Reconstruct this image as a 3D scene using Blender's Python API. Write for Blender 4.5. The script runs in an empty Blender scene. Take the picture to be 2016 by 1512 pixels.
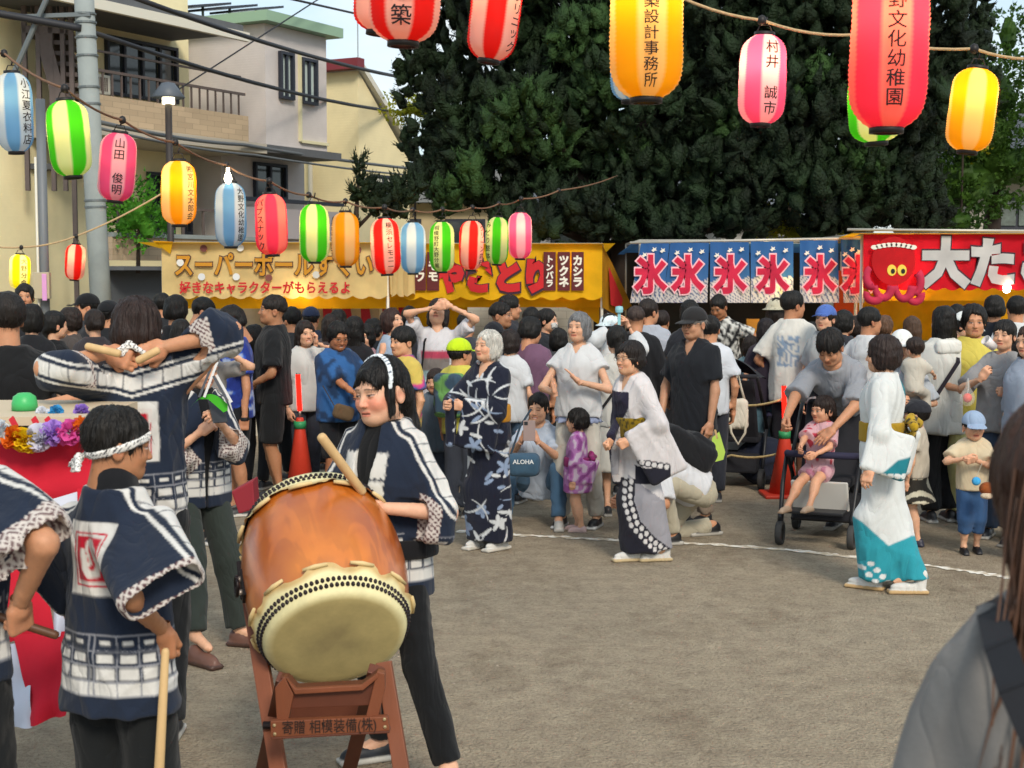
import bpy, bmesh, math, random
import numpy as np
from mathutils import Vector, Matrix

random.seed(7); RNG = np.random.default_rng(7)
SC = bpy.context.scene
COL = SC.collection

# ------------------------------------------------------------------ camera
F_PX, CX, CY, HORIZON, CAM_H = 2900.0, 1008.0, 756.0, 537.0, 1.92
PITCH = math.atan((CY - HORIZON) / F_PX)
cam = bpy.data.cameras.new('camera'); cam.lens = F_PX / 2016 * 36; cam.sensor_width = 36
cam.clip_start = 0.05; cam.clip_end = 2000
cam.dof.use_dof = True; cam.dof.focus_distance = 9.0; cam.dof.aperture_fstop = 8.0
cam_o = bpy.data.objects.new('camera', cam); COL.objects.link(cam_o)
cam_o.location = (0, 0, CAM_H); cam_o.rotation_euler = (math.pi / 2 - PITCH, 0, 0)
SC.camera = cam_o

# ------------------------------------------------------------------ world, sun, exposure
SUN_EL, SUN_AZ = math.radians(38), math.radians(163)      # azimuth clockwise from +Y: behind the camera, to its right
W = bpy.data.worlds.new('World'); SC.world = W; W.use_nodes = True
nt = W.node_tree; nt.nodes.clear()
wo = nt.nodes.new('ShaderNodeOutputWorld'); bg = nt.nodes.new('ShaderNodeBackground')
sky = nt.nodes.new('ShaderNodeTexSky'); sky.sky_type = 'NISHITA'; sky.sun_disc = False
sky.sun_elevation = SUN_EL; sky.sun_rotation = SUN_AZ; sky.air_density = 1.0; sky.dust_density = 1.2; sky.ozone_density = 1.0
wtc = nt.nodes.new('ShaderNodeTexCoord'); wmp = nt.nodes.new('ShaderNodeMapping'); wmp.inputs['Scale'].default_value = (2.2, 2.2, 5.0)
wn = nt.nodes.new('ShaderNodeTexNoise'); wn.inputs['Scale'].default_value = 1.6; wn.inputs['Detail'].default_value = 7; wn.inputs['Roughness'].default_value = .55
wr = nt.nodes.new('ShaderNodeValToRGB'); wr.color_ramp.elements[0].position = .46; wr.color_ramp.elements[1].position = .72
wm = nt.nodes.new('ShaderNodeMix'); wm.data_type = 'RGBA'; wm.inputs[7].default_value = (4.3, 4.5, 4.5, 1)
L = nt.links.new
L(wtc.outputs['Generated'], wmp.inputs['Vector']); L(wmp.outputs[0], wn.inputs['Vector']); L(wn.outputs['Fac'], wr.inputs['Fac'])
veil = nt.nodes.new('ShaderNodeMix'); veil.data_type = 'RGBA'; veil.inputs[0].default_value = .72; veil.inputs[7].default_value = (2.75, 3.3, 3.6, 1)       # thin high haze over the whole sky
L(sky.outputs['Color'], veil.inputs[6]); L(wr.outputs['Color'], wm.inputs[0]); L(veil.outputs[2], wm.inputs[6]); L(wm.outputs[2], bg.inputs['Color'])
bg.inputs['Strength'].default_value = 0.135
L(bg.outputs[0], wo.inputs['Surface'])
sun = bpy.data.lights.new('sun', 'SUN'); sun.energy = 1.5; sun.angle = math.radians(15); sun.color = (1, .9, .76)
sun_o = bpy.data.objects.new('sun', sun); COL.objects.link(sun_o)
sd = Vector((math.sin(SUN_AZ) * math.cos(SUN_EL), math.cos(SUN_AZ) * math.cos(SUN_EL), math.sin(SUN_EL)))
sun_o.rotation_euler = sd.to_track_quat('Z', 'Y').to_euler(); sun_o.location = (0, 0, 30)
SC.view_settings.view_transform = 'Standard'; SC.view_settings.look = 'None'
SC.view_settings.exposure = 0.88; SC.view_settings.gamma = 1.0; SC.view_settings.use_curve_mapping = False
SC.render.engine = 'CYCLES'
SC.cycles.use_denoising = True
SC.cycles.max_bounces = 6; SC.cycles.diffuse_bounces = 2; SC.cycles.glossy_bounces = 2; SC.cycles.transmission_bounces = 4; SC.cycles.transparent_max_bounces = 6

# ------------------------------------------------------------------ pixel -> place
def ray(px, py):
    c, s = math.cos(PITCH), math.sin(PITCH); u = -(py - CY)
    return Vector((px - CX, F_PX * c + u * s, -F_PX * s + u * c))
def P(px, py, Y):
    d = ray(px, py); return Vector((0, 0, CAM_H)) + d * (Y / d.y)
def G(px, py):
    d = ray(px, py); return Vector((0, 0, CAM_H)) + d * (CAM_H / -d.z)

# ------------------------------------------------------------------ colour and materials
def lin(c): return c / 12.92 if c <= .04045 else ((c + .055) / 1.055) ** 2.4
def C(h):
    h = h.lstrip('#'); return np.array([lin(int(h[i:i + 2], 16) / 255) for i in (0, 2, 4)], dtype=np.float32)
def c4(h): return (*[float(x) for x in (C(h) if isinstance(h, str) else h)], 1.0)
MATS = {}
def mat(name, col=None, rough=.7, attr=False, noise=None, bump=None, metal=0., spec=.4, emit=0., sss=0., sheen=0., wave=None, coat=0.):
    """procedural surface: colour (or vertex print) varied by noise (scale, amount), bump (scale, strength[, stretch])"""
    if name in MATS: return MATS[name]
    m = bpy.data.materials.new(name); MATS[name] = m; m.use_nodes = True
    t = m.node_tree; b = t.nodes['Principled BSDF']; K = t.links.new
    b.inputs['Roughness'].default_value = rough; b.inputs['Metallic'].default_value = metal; b.inputs['Specular IOR Level'].default_value = spec
    if sss: b.inputs['Subsurface Weight'].default_value = sss; b.inputs['Subsurface Radius'].default_value = (.012, .005, .003); b.inputs['Subsurface Scale'].default_value = 1.0
    if sheen: b.inputs['Sheen Weight'].default_value = sheen; b.inputs['Sheen Roughness'].default_value = .6
    if coat: b.inputs['Coat Weight'].default_value = coat; b.inputs['Coat Roughness'].default_value = .12
    tc = t.nodes.new('ShaderNodeTexCoord')
    if attr:
        src = t.nodes.new('ShaderNodeAttribute'); src.attribute_name = 'Col'; src = src.outputs['Color']
    else:
        src = t.nodes.new('ShaderNodeRGB'); src.outputs[0].default_value = c4(col); src = src.outputs[0]
    if noise:
        sc_, am = noise[:2]
        n = t.nodes.new('ShaderNodeTexNoise'); n.inputs['Scale'].default_value = sc_; n.inputs['Detail'].default_value = 5; n.inputs['Roughness'].default_value = .65
        if len(noise) > 2:
            mp = t.nodes.new('ShaderNodeMapping'); mp.inputs['Scale'].default_value = noise[2]; K(tc.outputs['Object'], mp.inputs[0]); K(mp.outputs[0], n.inputs['Vector'])
        else: K(tc.outputs['Object'], n.inputs['Vector'])
        mr = t.nodes.new('ShaderNodeMapRange'); mr.inputs[1].default_value = .25; mr.inputs[2].default_value = .75; mr.inputs[3].default_value = 1 - am; mr.inputs[4].default_value = 1 + am
        K(n.outputs['Fac'], mr.inputs[0])
        mx = t.nodes.new('ShaderNodeMix'); mx.data_type = 'RGBA'; mx.blend_type = 'MULTIPLY'; mx.inputs[0].default_value = 1
        K(src, mx.inputs[6]); K(mr.outputs[0], mx.inputs[7]); src = mx.outputs[2]
    K(src, b.inputs['Base Color'])
    if bump:
        n = t.nodes.new('ShaderNodeTexNoise'); n.inputs['Scale'].default_value = bump[0]; n.inputs['Detail'].default_value = 4
        if len(bump) > 2:
            mp = t.nodes.new('ShaderNodeMapping'); mp.inputs['Scale'].default_value = bump[2]; K(tc.outputs['Object'], mp.inputs[0]); K(mp.outputs[0], n.inputs['Vector'])
        else: K(tc.outputs['Object'], n.inputs['Vector'])
        bp = t.nodes.new('ShaderNodeBump'); bp.inputs['Strength'].default_value = bump[1]; bp.inputs['Distance'].default_value = .01
        K(n.outputs['Fac'], bp.inputs['Height']); K(bp.outputs[0], b.inputs['Normal'])
    if emit:
        K(src, b.inputs['Emission Color']); b.inputs['Emission Strength'].default_value = emit
    return m
def wrinkled(m, sc_=5., st=(1, 1, .42), dist=.055, strength=.4):
    """creases: ridged noise ahead of the weave bump"""
    t = m.node_tree; K = t.links.new; b = t.nodes['Principled BSDF']; tc = [n for n in t.nodes if n.type == 'TEX_COORD'][0]; old = [n for n in t.nodes if n.type == 'BUMP']
    mp = t.nodes.new('ShaderNodeMapping'); mp.inputs['Scale'].default_value = st; K(tc.outputs['Object'], mp.inputs[0]); oi = t.nodes.new('ShaderNodeObjectInfo'); K(oi.outputs['Location'], mp.inputs['Location'])
    n = t.nodes.new('ShaderNodeTexNoise'); n.inputs['Scale'].default_value = sc_; n.inputs['Detail'].default_value = 2.5; n.inputs['Distortion'].default_value = 1.4; K(mp.outputs[0], n.inputs['Vector'])
    a = t.nodes.new('ShaderNodeMath'); a.operation = 'SUBTRACT'; a.inputs[1].default_value = .5; K(n.outputs['Fac'], a.inputs[0]); c = t.nodes.new('ShaderNodeMath'); c.operation = 'ABSOLUTE'; K(a.outputs[0], c.inputs[0]); d = t.nodes.new('ShaderNodeMath'); d.operation = 'POWER'; d.inputs[1].default_value = .7; K(c.outputs[0], d.inputs[0])
    bp = t.nodes.new('ShaderNodeBump'); bp.inputs['Strength'].default_value = strength; bp.inputs['Distance'].default_value = dist; K(d.outputs[0], bp.inputs['Height'])
    if old: K(bp.outputs[0], old[0].inputs['Normal'])
    else: K(bp.outputs[0], b.inputs['Normal'])
    return m
M_CLOTH = wrinkled(mat('cloth', attr=True, rough=.88, spec=.2, noise=(9, .07), bump=(120, .12), sheen=.08))
M_SKIN = mat('skin', attr=True, rough=.52, spec=.35, noise=(48, .10), bump=(260, .08), sss=.12)
M_HAIR = mat('hair', attr=True, rough=.5, spec=.3, noise=(70, .45, (1, 1, .14)), bump=(110, 1., (1, 1, .12)))
M_HARD = mat('painted', attr=True, rough=.45, spec=.4, noise=(14, .06))

# ------------------------------------------------------------------ objects
def tag(o, label=None, cat=None, group=None, kind=None):
    if label: o['label'] = label
    if cat: o['category'] = cat
    if group: o['group'] = group
    if kind: o['kind'] = kind
    return o
def link(o, parent=None):
    COL.objects.link(o)
    if parent is not None: o.parent = parent
    return o
def empty(name, loc=(0, 0, 0), rz=0.):
    o = bpy.data.objects.new(name, None); o.empty_display_size = .1; o.location = loc; o.rotation_euler = (0, 0, rz); return link(o)
def npmesh(name, v, f, col=None, m=None, smooth=True):
    """v (N,3), f list of quad arrays / tri arrays (numpy) -> mesh"""
    me = bpy.data.meshes.new(name); v = np.asarray(v, dtype=np.float32)
    fs = [np.asarray(a, dtype=np.int32) for a in (f if isinstance(f, (list, tuple)) else [f]) if len(a)]
    me.vertices.add(len(v)); me.vertices.foreach_set('co', v.ravel())
    tot = sum(a.size for a in fs); npol = sum(len(a) for a in fs)
    me.loops.add(tot); me.polygons.add(npol)
    me.loops.foreach_set('vertex_index', np.concatenate([a.ravel() for a in fs]))
    st = []; k = 0
    for a in fs:
        st.append(np.arange(len(a), dtype=np.int32) * a.shape[1] + k); k += a.size
    me.polygons.foreach_set('loop_start', np.concatenate(st))
    me.polygons.foreach_set('use_smooth', np.full(npol, smooth, dtype=bool))
    if col is not None:
        ca = me.color_attributes.new('Col', 'FLOAT_COLOR', 'POINT')
        c = np.ones((len(v), 4), np.float32); c[:, :3] = col; ca.data.foreach_set('color', c.ravel())
    if m is not None: me.materials.append(m)
    me.update(calc_edges=True); me.validate()
    return me
def nobj(name, v, f, col=None, m=None, parent=None, smooth=True):
    return link(bpy.data.objects.new(name, npmesh(name, v, f, col, m, smooth)), parent)

class MB:
    """collects boxes, bars, tubes, sheets into one mesh"""
    def __init__(s): s.v = []; s.f = []
    def add(s, vs, fs):
        k = len(s.v); s.v += [tuple(x) for x in vs]; s.f += [tuple(i + k for i in f) for f in fs]; return s
    def box(s, lo, hi):
        x0, y0, z0 = lo; x1, y1, z1 = hi
        return s.add([(x0, y0, z0), (x1, y0, z0), (x1, y1, z0), (x0, y1, z0), (x0, y0, z1), (x1, y0, z1), (x1, y1, z1), (x0, y1, z1)],
                     [(0, 3, 2, 1), (4, 5, 6, 7), (0, 1, 5, 4), (1, 2, 6, 5), (2, 3, 7, 6), (3, 0, 4, 7)])
    def obox(s, c, ax, ay, az):
        """centre and three half-axis vectors"""
        c, ax, ay, az = map(Vector, (c, ax, ay, az))
        vs = [c + ax * i + ay * j + az * k for k in (-1, 1) for (i, j) in ((-1, -1), (1, -1), (1, 1), (-1, 1))]
        return s.add(vs, [(0, 3, 2, 1), (4, 5, 6, 7), (0, 1, 5, 4), (1, 2, 6, 5), (2, 3, 7, 6), (3, 0, 4, 7)])
    def bar(s, a, b, w, h=None, up=(0, 0, 1)):
        a, b = Vector(a), Vector(b); d = (b - a); l = d.length; d.normalize(); u = Vector(up)
        if abs(d.dot(u)) > .98: u = Vector((1, 0, 0))
        x = d.cross(u).normalized(); z = x.cross(d)
        return s.obox((a + b) / 2, x * w / 2, d * l / 2, z * (h or w) / 2)
    def tube(s, pts, r, n=8, caps=True):
        pts = [Vector(p) for p in pts]; rs = r if isinstance(r, (list, tuple)) else [r] * len(pts); rings = []
        ref = None
        for i, p in enumerate(pts):
            d = (pts[min(i + 1, len(pts) - 1)] - pts[max(i - 1, 0)]).normalized()
            if ref is None: ref = Vector((0, 0, 1)) if abs(d.z) < .9 else Vector((1, 0, 0))
            x = d.cross(ref).normalized(); y = x.cross(d).normalized(); ref = y
            rings.append([p + (x * math.cos(2 * math.pi * k / n) + y * math.sin(2 * math.pi * k / n)) * rs[i] for k in range(n)])
        fs = [(i * n + k, i * n + (k + 1) % n, (i + 1) * n + (k + 1) % n, (i + 1) * n + k) for i in range(len(pts) - 1) for k in range(n)]
        if caps: fs += [tuple(range(n - 1, -1, -1)), tuple(range((len(pts) - 1) * n, len(pts) * n))]
        return s.add([v for q in rings for v in q], fs)
    def lathe(s, prof, c=(0, 0, 0), n=24, rot=None):
        """prof [(r, z)] around z"""
        c = Vector(c); vs = []
        for r, z in prof:
            for k in range(n):
                a = 2 * math.pi * k / n; p = Vector((r * math.cos(a), r * math.sin(a), z)); vs.append((rot @ p if rot else p) + c)
        fs = [(i * n + k, i * n + (k + 1) % n, (i + 1) * n + (k + 1) % n, (i + 1) * n + k) for i in range(len(prof) - 1) for k in range(n)]
        return s.add(vs, fs)
    def prism(s, pts, d):
        """flat polygon pts extruded by vector d"""
        n = len(pts); d = Vector(d); pts = [Vector(p) for p in pts]
        return s.add(pts + [p + d for p in pts], [tuple(range(n)), tuple(range(2 * n - 1, n - 1, -1))] + [(i, n + i, n + (i + 1) % n, (i + 1) % n) for i in range(n)])
    def sheet(s, fn, nu, nv, thick=0.):
        """fn(u,v)->point, u,v in 0..1"""
        vs = [fn(i / nu, j / nv) for j in range(nv + 1) for i in range(nu + 1)]; k = nu + 1
        return s.add(vs, [(j * k + i, j * k + i + 1, (j + 1) * k + i + 1, (j + 1) * k + i) for j in range(nv) for i in range(nu)])
    def build(s, name, m=None, parent=None, smooth=False, bevel=0., loc=None):
        me = bpy.data.meshes.new(name); me.from_pydata([tuple(v) for v in s.v], [], s.f)
        bm = bmesh.new(); bm.from_mesh(me); bmesh.ops.recalc_face_normals(bm, faces=bm.faces)
        if bevel: bmesh.ops.bevel(bm, geom=[e for e in bm.edges if e.calc_face_angle(0) > .5], offset=bevel, segments=2, profile=.6, affect='EDGES', clamp_overlap=True)
        bm.to_mesh(me); bm.free()
        if smooth:
            for p in me.polygons: p.use_smooth = True
        if m: me.materials.append(m)
        o = bpy.data.objects.new(name, me)
        if loc is not None: o.location = loc
        return link(o, parent)
def smooth_by_angle(o, deg=40):
    me = o.data
    for p in me.polygons: p.use_smooth = True
    try: me.set_sharp_from_angle(angle=math.radians(deg))
    except Exception: pass
    return o
def copy_tree(o, parent=None):
    c = o.copy(); COL.objects.link(c); c.parent = parent
    for ch in list(o.children): copy_tree(ch, c)
    return c

# ------------------------------------------------------------------ lettering
TXT = {}
def text_geo(s, bold=.012, line=1.0):
    """glyph outlines as (verts2d, faces), em = 1, centred"""
    k = (s, bold, line)
    if k in TXT: return TXT[k]
    c = bpy.data.curves.new('lettering', 'FONT'); c.body = s; c.size = 1; c.align_x = 'CENTER'; c.offset = bold; c.resolution_u = 2; c.space_line = line
    o = bpy.data.objects.new('lettering', c); me = o.to_mesh()
    bm = bmesh.new(); bm.from_mesh(me); o.to_mesh_clear()
    bmesh.ops.remove_doubles(bm, verts=bm.verts, dist=1e-4)
    bmesh.ops.triangulate(bm, faces=bm.faces)
    for _ in range(2):
        lg = [e for e in bm.edges if e.calc_length() > .22]
        if lg: bmesh.ops.subdivide_edges(bm, edges=lg, cuts=1); bmesh.ops.triangulate(bm, faces=bm.faces)
    v = np.array([x.co[:2] for x in bm.verts]); f = np.array([[x.index for x in p.verts] for p in bm.faces])
    bm.free(); bpy.data.objects.remove(o); bpy.data.curves.remove(c)
    v -= (v.min(0) + v.max(0)) / 2
    TXT[k] = (v, f); return TXT[k]
# ------------------------------------------------------------------ ground
def ground_mat():
    m = bpy.data.materials.new('packed_earth'); m.use_nodes = True; t = m.node_tree; b = t.nodes['Principled BSDF']; K = t.links.new; b.inputs['Roughness'].default_value = .95; b.inputs['Specular IOR Level'].default_value = .15
    tc = t.nodes.new('ShaderNodeTexCoord')
    def noise(sc_, det=6, ro=.6, st=None):
        n = t.nodes.new('ShaderNodeTexNoise'); n.inputs['Scale'].default_value = sc_; n.inputs['Detail'].default_value = det; n.inputs['Roughness'].default_value = ro
        if st:
            mp = t.nodes.new('ShaderNodeMapping'); mp.inputs['Scale'].default_value = st; K(tc.outputs['Object'], mp.inputs[0]); K(mp.outputs[0], n.inputs['Vector'])
        else: K(tc.outputs['Object'], n.inputs['Vector'])
        return n.outputs['Fac']
    def ramp(fac, stops):
        r = t.nodes.new('ShaderNodeValToRGB'); e = r.color_ramp.elements; e[0].position, e[0].color = stops[0][0], c4(stops[0][1]); e[1].position, e[1].color = stops[-1][0], c4(stops[-1][1])
        for p_, c_ in stops[1:-1]: x = e.new(p_); x.color = c4(c_)
        K(fac, r.inputs['Fac']); return r.outputs['Color']
    big = ramp(noise(.55, 5, .6), ((.3, '#b5a48d'), (.5, '#c0b09a'), (.7, '#b8ac98')))
    mid = ramp(noise(6.5, 10, .76), ((.24, '#6a5d4b'), (.42, '#ac9c86'), (.58, '#c6b69c'), (.76, '#ded0b4')))
    mx = t.nodes.new('ShaderNodeMix'); mx.data_type = 'RGBA'; mx.inputs[0].default_value = .7; K(big, mx.inputs[6]); K(mid, mx.inputs[7])
    pat = ramp(noise(1.1, 9, .74, (1, .55, 1)), ((.34, '#a3978a'), (.5, '#ffffff'), (.62, '#ffffff')))
    m3 = t.nodes.new('ShaderNodeMix'); m3.data_type = 'RGBA'; m3.blend_type = 'MULTIPLY'; m3.inputs[0].default_value = .42; K(mx.outputs[2], m3.inputs[6]); K(pat, m3.inputs[7]); mx = m3
    fine = ramp(noise(46, 4, .7), ((.3, '#5b5146'), (.5, '#ffffff'), (.72, '#ffffff')))
    m2 = t.nodes.new('ShaderNodeMix'); m2.data_type = 'RGBA'; m2.blend_type = 'MULTIPLY'; m2.inputs[0].default_value = .42; K(mx.outputs[2], m2.inputs[6]); K(fine, m2.inputs[7]); K(m2.outputs[2], b.inputs['Base Color'])
    ad = t.nodes.new('ShaderNodeMath'); ad.operation = 'ADD'; K(noise(7, 8, .7), ad.inputs[0]); K(noise(60, 3, .6), ad.inputs[1])
    bp = t.nodes.new('ShaderNodeBump'); bp.inputs['Strength'].default_value = 1.; bp.inputs['Distance'].default_value = .06; K(ad.outputs[0], bp.inputs['Height']); K(bp.outputs[0], b.inputs['Normal'])
    return m
tag(MB().add([(-300, -60, 0), (300, -60, 0), (300, 500, 0), (-300, 500, 0)], [(0, 1, 2, 3)]).build('ground', ground_mat()), kind='structure')
# chalk ring
pts = [(900, 1046), (1000, 1053), (1100, 1058), (1240, 1065), (1400, 1072), (1560, 1084), (1690, 1098), (1800, 1111), (1900, 1124), (1990, 1139), (2100, 1160)]
gp = [G(*p) for p in pts]; sm = []
for a, b in zip(gp, gp[1:]):
    for i in range(14): sm.append(a.lerp(b, i / 14))
mb = MB(); rr = random.Random(5)
vs = []; 
for i, p in enumerate(sm):
    d = (sm[min(i + 1, len(sm) - 1)] - sm[max(i - 1, 0)]).normalized(); n = Vector((-d.y, d.x, 0)); w1, w2 = .042 + rr.uniform(-.03, .022), .042 + rr.uniform(-.03, .022); vs += [p + n * w1 + Vector((0, 0, .004)), p - n * w2 + Vector((0, 0, .004))]
mb.add(vs, [(2 * i, 2 * i + 1, 2 * i + 3, 2 * i + 2) for i in range(len(sm) - 1)])
mc = bpy.data.materials.new('worn_chalk'); mc.use_nodes = True; t = mc.node_tree; b = t.nodes['Principled BSDF']; b.inputs['Roughness'].default_value = .95
n = t.nodes.new('ShaderNodeTexNoise'); n.inputs['Scale'].default_value = 13; n.inputs['Detail'].default_value = 6; tc = t.nodes.new('ShaderNodeTexCoord'); r = t.nodes.new('ShaderNodeValToRGB')
r.color_ramp.elements[0].position = .44; r.color_ramp.elements[0].color = c4('#b8aa92'); r.color_ramp.elements[1].position = .56; r.color_ramp.elements[1].color = c4('#e6e2d6')
t.links.new(tc.outputs['Object'], n.inputs['Vector']); t.links.new(n.outputs['Fac'], r.inputs['Fac']); t.links.new(r.outputs['Color'], b.inputs['Base Color'])
tag(mb.build('chalk_line', mc), kind='structure')
# loose pebbles and litter
mb = MB(); rr = random.Random(8)
for i in range(420):
    p = G(rr.uniform(-50, 2060), rr.uniform(1010, 1560)); s = rr.uniform(.003, .011)
    vs = [p + Vector((s * rr.uniform(.6, 1.3) * math.cos(a), s * rr.uniform(.6, 1.3) * math.sin(a), .001)) for a in (0, 1.3, 2.5, 3.8, 5.1)] + [p + Vector((rr.uniform(-.3, .3) * s, 0, s * .7))]
    mb.add(vs, [(i_, (i_ + 1) % 5, 5) for i_ in range(5)])
tag(mb.build('gravel', mat('pebble', '#8f8474', .9, noise=(3, .5))), 'loose pebbles scattered over the packed earth', 'gravel', kind='stuff')

# ------------------------------------------------------------------ houses
E1 = Vector((.475, .88, 0)).normalized(); E2 = Vector((E1.y, -E1.x, 0))       # along the street / towards us
class Face:
    """vertical plane through a point, direction d, outward normal n"""
    def __init__(s, a, d, n): s.a, s.d, s.n = Vector(a), Vector(d), Vector(n)
    def pt(s, px, py):
        r = ray(px, py); o = Vector((0, 0, CAM_H)); t = (s.a - o).dot(s.n) / r.dot(s.n); return o + r * t
    def sz(s, px, py): p = s.pt(px, py); return (p - s.a).dot(s.d), p.z
    def at(s, u, z, out=0.): q = s.a + s.d * u + s.n * out; return Vector((q.x, q.y, z))
    def box(s, mb, u0, u1, z0, z1, o0=0., o1=.1): return mb.obox(s.at((u0 + u1) / 2, (z0 + z1) / 2, (o0 + o1) / 2), s.d * abs(u1 - u0) / 2, s.n * abs(o1 - o0) / 2, Vector((0, 0, abs(z1 - z0) / 2)))
    def rect(s, mb, px0, py0, px1, py1, o0=0., o1=.1):
        m = (px0 + px1) / 2; u0, u1 = s.sz(px0, (py0 + py1) / 2)[0], s.sz(px1, (py0 + py1) / 2)[0]; z1, z0 = s.sz(m, py0)[1], s.sz(m, py1)[1]; return s.box(mb, u0, u1, z0, z1, o0, o1)
def siding(name, col, scale=7.):
    """lapped boards too fine to build: fine horizontal relief"""
    m = mat(name, col, .75, noise=(1.3, .10)); t = m.node_tree; b = t.nodes['Principled BSDF']
    w = t.nodes.new('ShaderNodeTexWave'); w.bands_direction = 'Z'; w.wave_profile = 'SAW'; w.inputs['Scale'].default_value = scale; tc = t.nodes.new('ShaderNodeTexCoord'); t.links.new(tc.outputs['Object'], w.inputs['Vector'])
    bp = t.nodes.new('ShaderNodeBump'); bp.inputs['Strength'].default_value = .3; bp.inputs['Distance'].default_value = .012; t.links.new(w.outputs['Fac'], bp.inputs['Height']); t.links.new(bp.outputs[0], b.inputs['Normal']); return m
def tiles(name, col, sx=3.5, mortar='#9a8a72'):
    m = mat(name, col, .8); t = m.node_tree; b = t.nodes['Principled BSDF']; br = t.nodes.new('ShaderNodeTexBrick'); br.inputs['Scale'].default_value = sx; br.inputs['Color1'].default_value = c4(col); k = C(col) * .82; br.inputs['Color2'].default_value = (*[float(x) for x in k], 1); br.inputs['Mortar'].default_value = c4(mortar); br.inputs['Mortar Size'].default_value = .008
    tc = t.nodes.new('ShaderNodeTexCoord'); mp = t.nodes.new('ShaderNodeMapping'); mp.inputs['Rotation'].default_value = (math.pi / 2, 0, 0); t.links.new(tc.outputs['Object'], mp.inputs[0]); t.links.new(mp.outputs[0], br.inputs['Vector']); t.links.new(br.outputs['Color'], b.inputs['Base Color']); return m
M_CREAM = siding('cream_render', '#efe3b6', 3.2); M_MAUVE = siding('mauve_siding', '#d2cbc8', 7.5); M_YEL = siding('yellow_siding', '#efe0b2', 6.); M_OLD = mat('yellow_plaster', '#ecd998', .85, noise=(2.2, .12))
M_DARKF = mat('dark_window_frame', '#2b2f3a', .5); M_GLASS = mat('window_glass', '#33393a', .08, spec=.7); M_CURT = mat('pale_curtain', '#b9c9c6', .7, noise=(20, .1, (1, 1, .05))); M_STEEL = mat('brown_steel', '#5d524e', .55, noise=(8, .15)); M_ROOF = mat('grey_roof', '#5c5f63', .8, noise=(5, .12)); M_EAVE = mat('eave_soffit', '#b5ad9e', .8); M_WHITEM = mat('white_trim', '#d5d2c4', .6); M_BTILE = tiles('beige_tile', '#bfa98c', 3.); M_CONC = mat('concrete', '#8f9796', .85, noise=(3, .14), bump=(25, .2))
def building(name, loc, label): o = empty(name, loc); tag(o, label, 'house'); return o
def part(mb, name, m, par, bevel=0., smooth=False):
    o = mb.build(name, m, par, bevel=bevel, smooth=smooth); o.matrix_parent_inverse = Matrix.Translation(-Vector(par.location)); return o
def sub(mb, name, m, par, bevel=0.):
    """a piece of a part whose vertices are in world space"""
    o = mb.build(name, m, par, bevel=bevel); return o
def window(par, F, px0, py0, px1, py1, pane=None, n=2, out=.03):
    fr = MB(); u0, u1 = F.sz(px0, (py0 + py1) / 2)[0], F.sz(px1, (py0 + py1) / 2)[0]; mid = (px0 + px1) / 2; z1, z0 = F.sz(mid, py0)[1], F.sz(mid, py1)[1]; w = .05
    for a, b, c, d in ((u0, u0 + w, z0, z1), (u1 - w, u1, z0, z1), (u0 + w, u1 - w, z0, z0 + w), (u0 + w, u1 - w, z1 - w, z1)): F.box(fr, a, b, c, d, out - .02, out + .05)
    for i in range(1, n): u = u0 + (u1 - u0) * i / n; F.box(fr, u - .025, u + .025, z0 + w, z1 - w, out - .01, out + .035)
    o = part(fr, 'window', M_DARKF, par); 
    for i in range(n):
        a, b = u0 + w + (u1 - u0 - 2 * w) * i / n, u0 + w + (u1 - u0 - 2 * w) * (i + 1) / n
        q = MB(); F.box(q, a + .01, b - .01, z0 + w, z1 - w, out - .03, out - .015); g = q.build('pane', pane or M_GLASS, o)
    return o
# --- cream house with balcony
A = P(200, 537, 21.5); A.z = 0; FB = Face(A, E1, E2); FW = Face(A - E2 * 1.15, E1, E2)
h = building('cream_house', A, 'cream two-storey house with tiled balcony behind the utility pole')
mb = MB(); u1 = FW.sz(372, 150)[0]; FW.box(mb, -1.3, u1, 0, 6.6, -5, 0); part(mb, 'wall', M_CREAM, h)
mb = MB(); zt = FB.sz(300, 20)[1]; ea = FB.sz(215, 2); FB.box(mb, -1.4, FB.sz(445, 60)[0], 5.72, 5.86, -6, .35); part(mb, 'roof', M_ROOF, h); mb = MB(); FB.box(mb, -1.4, FB.sz(445, 60)[0] + .05, 5.60, 5.74, .36, .44); part(mb, 'gutter', M_WHITEM, h)
mb = MB(); u0, zt = FB.sz(196, 186); u2, zt2 = FB.sz(489, 226); zb = FB.sz(196, 246)[1]; FB.box(mb, u0, u2, zb, zt, -.15, 0); FB.box(mb, u2 - .12, u2, zb, zt, -1.15, -.15); part(mb, 'balcony_parapet', M_BTILE, h)
mb = MB(); FB.box(mb, u0 - .3, u2 + .25, zb - .16, zb - .004, -1.15, .18); part(mb, 'balcony_slab', M_EAVE, h)
window(h, FW, 205, 82, 345, 196, n=4)
for i in range(17):
    u = u0 + .15 + (u2 - u0 - .3) * i / 16; r = MB(); FB.box(r, u - .012, u + .012, zt, zt + .34, -.09, -.065); part(r, 'baluster', M_STEEL, h)
r = MB(); FB.box(r, u0, u2, zt + .34, zt + .38, -.10, -.055); part(r, 'handrail', M_STEEL, h)
r = MB(); FB.box(r, u0, u2 - .1, zt + .62, zt + .65, -.10, -.06); part(r, 'laundry_rail', M_STEEL, h)
ac = MB(); FB.rect(ac, 216, 142, 258, 182, -.75, -.4); o = part(ac, 'air_conditioner', M_WHITEM, h, .02)
q = MB(); a_, b_ = FB.sz(222, 160)[0], FB.sz(250, 160)[0]
for i in range(8): u = a_ + (b_ - a_) * i / 7; FB.box(q, u - .006, u + .006, FB.sz(236, 175)[1], FB.sz(236, 148)[1], -.4, -.385)
tag(q.build('grille', M_STEEL, o), kind='stuff')
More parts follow.
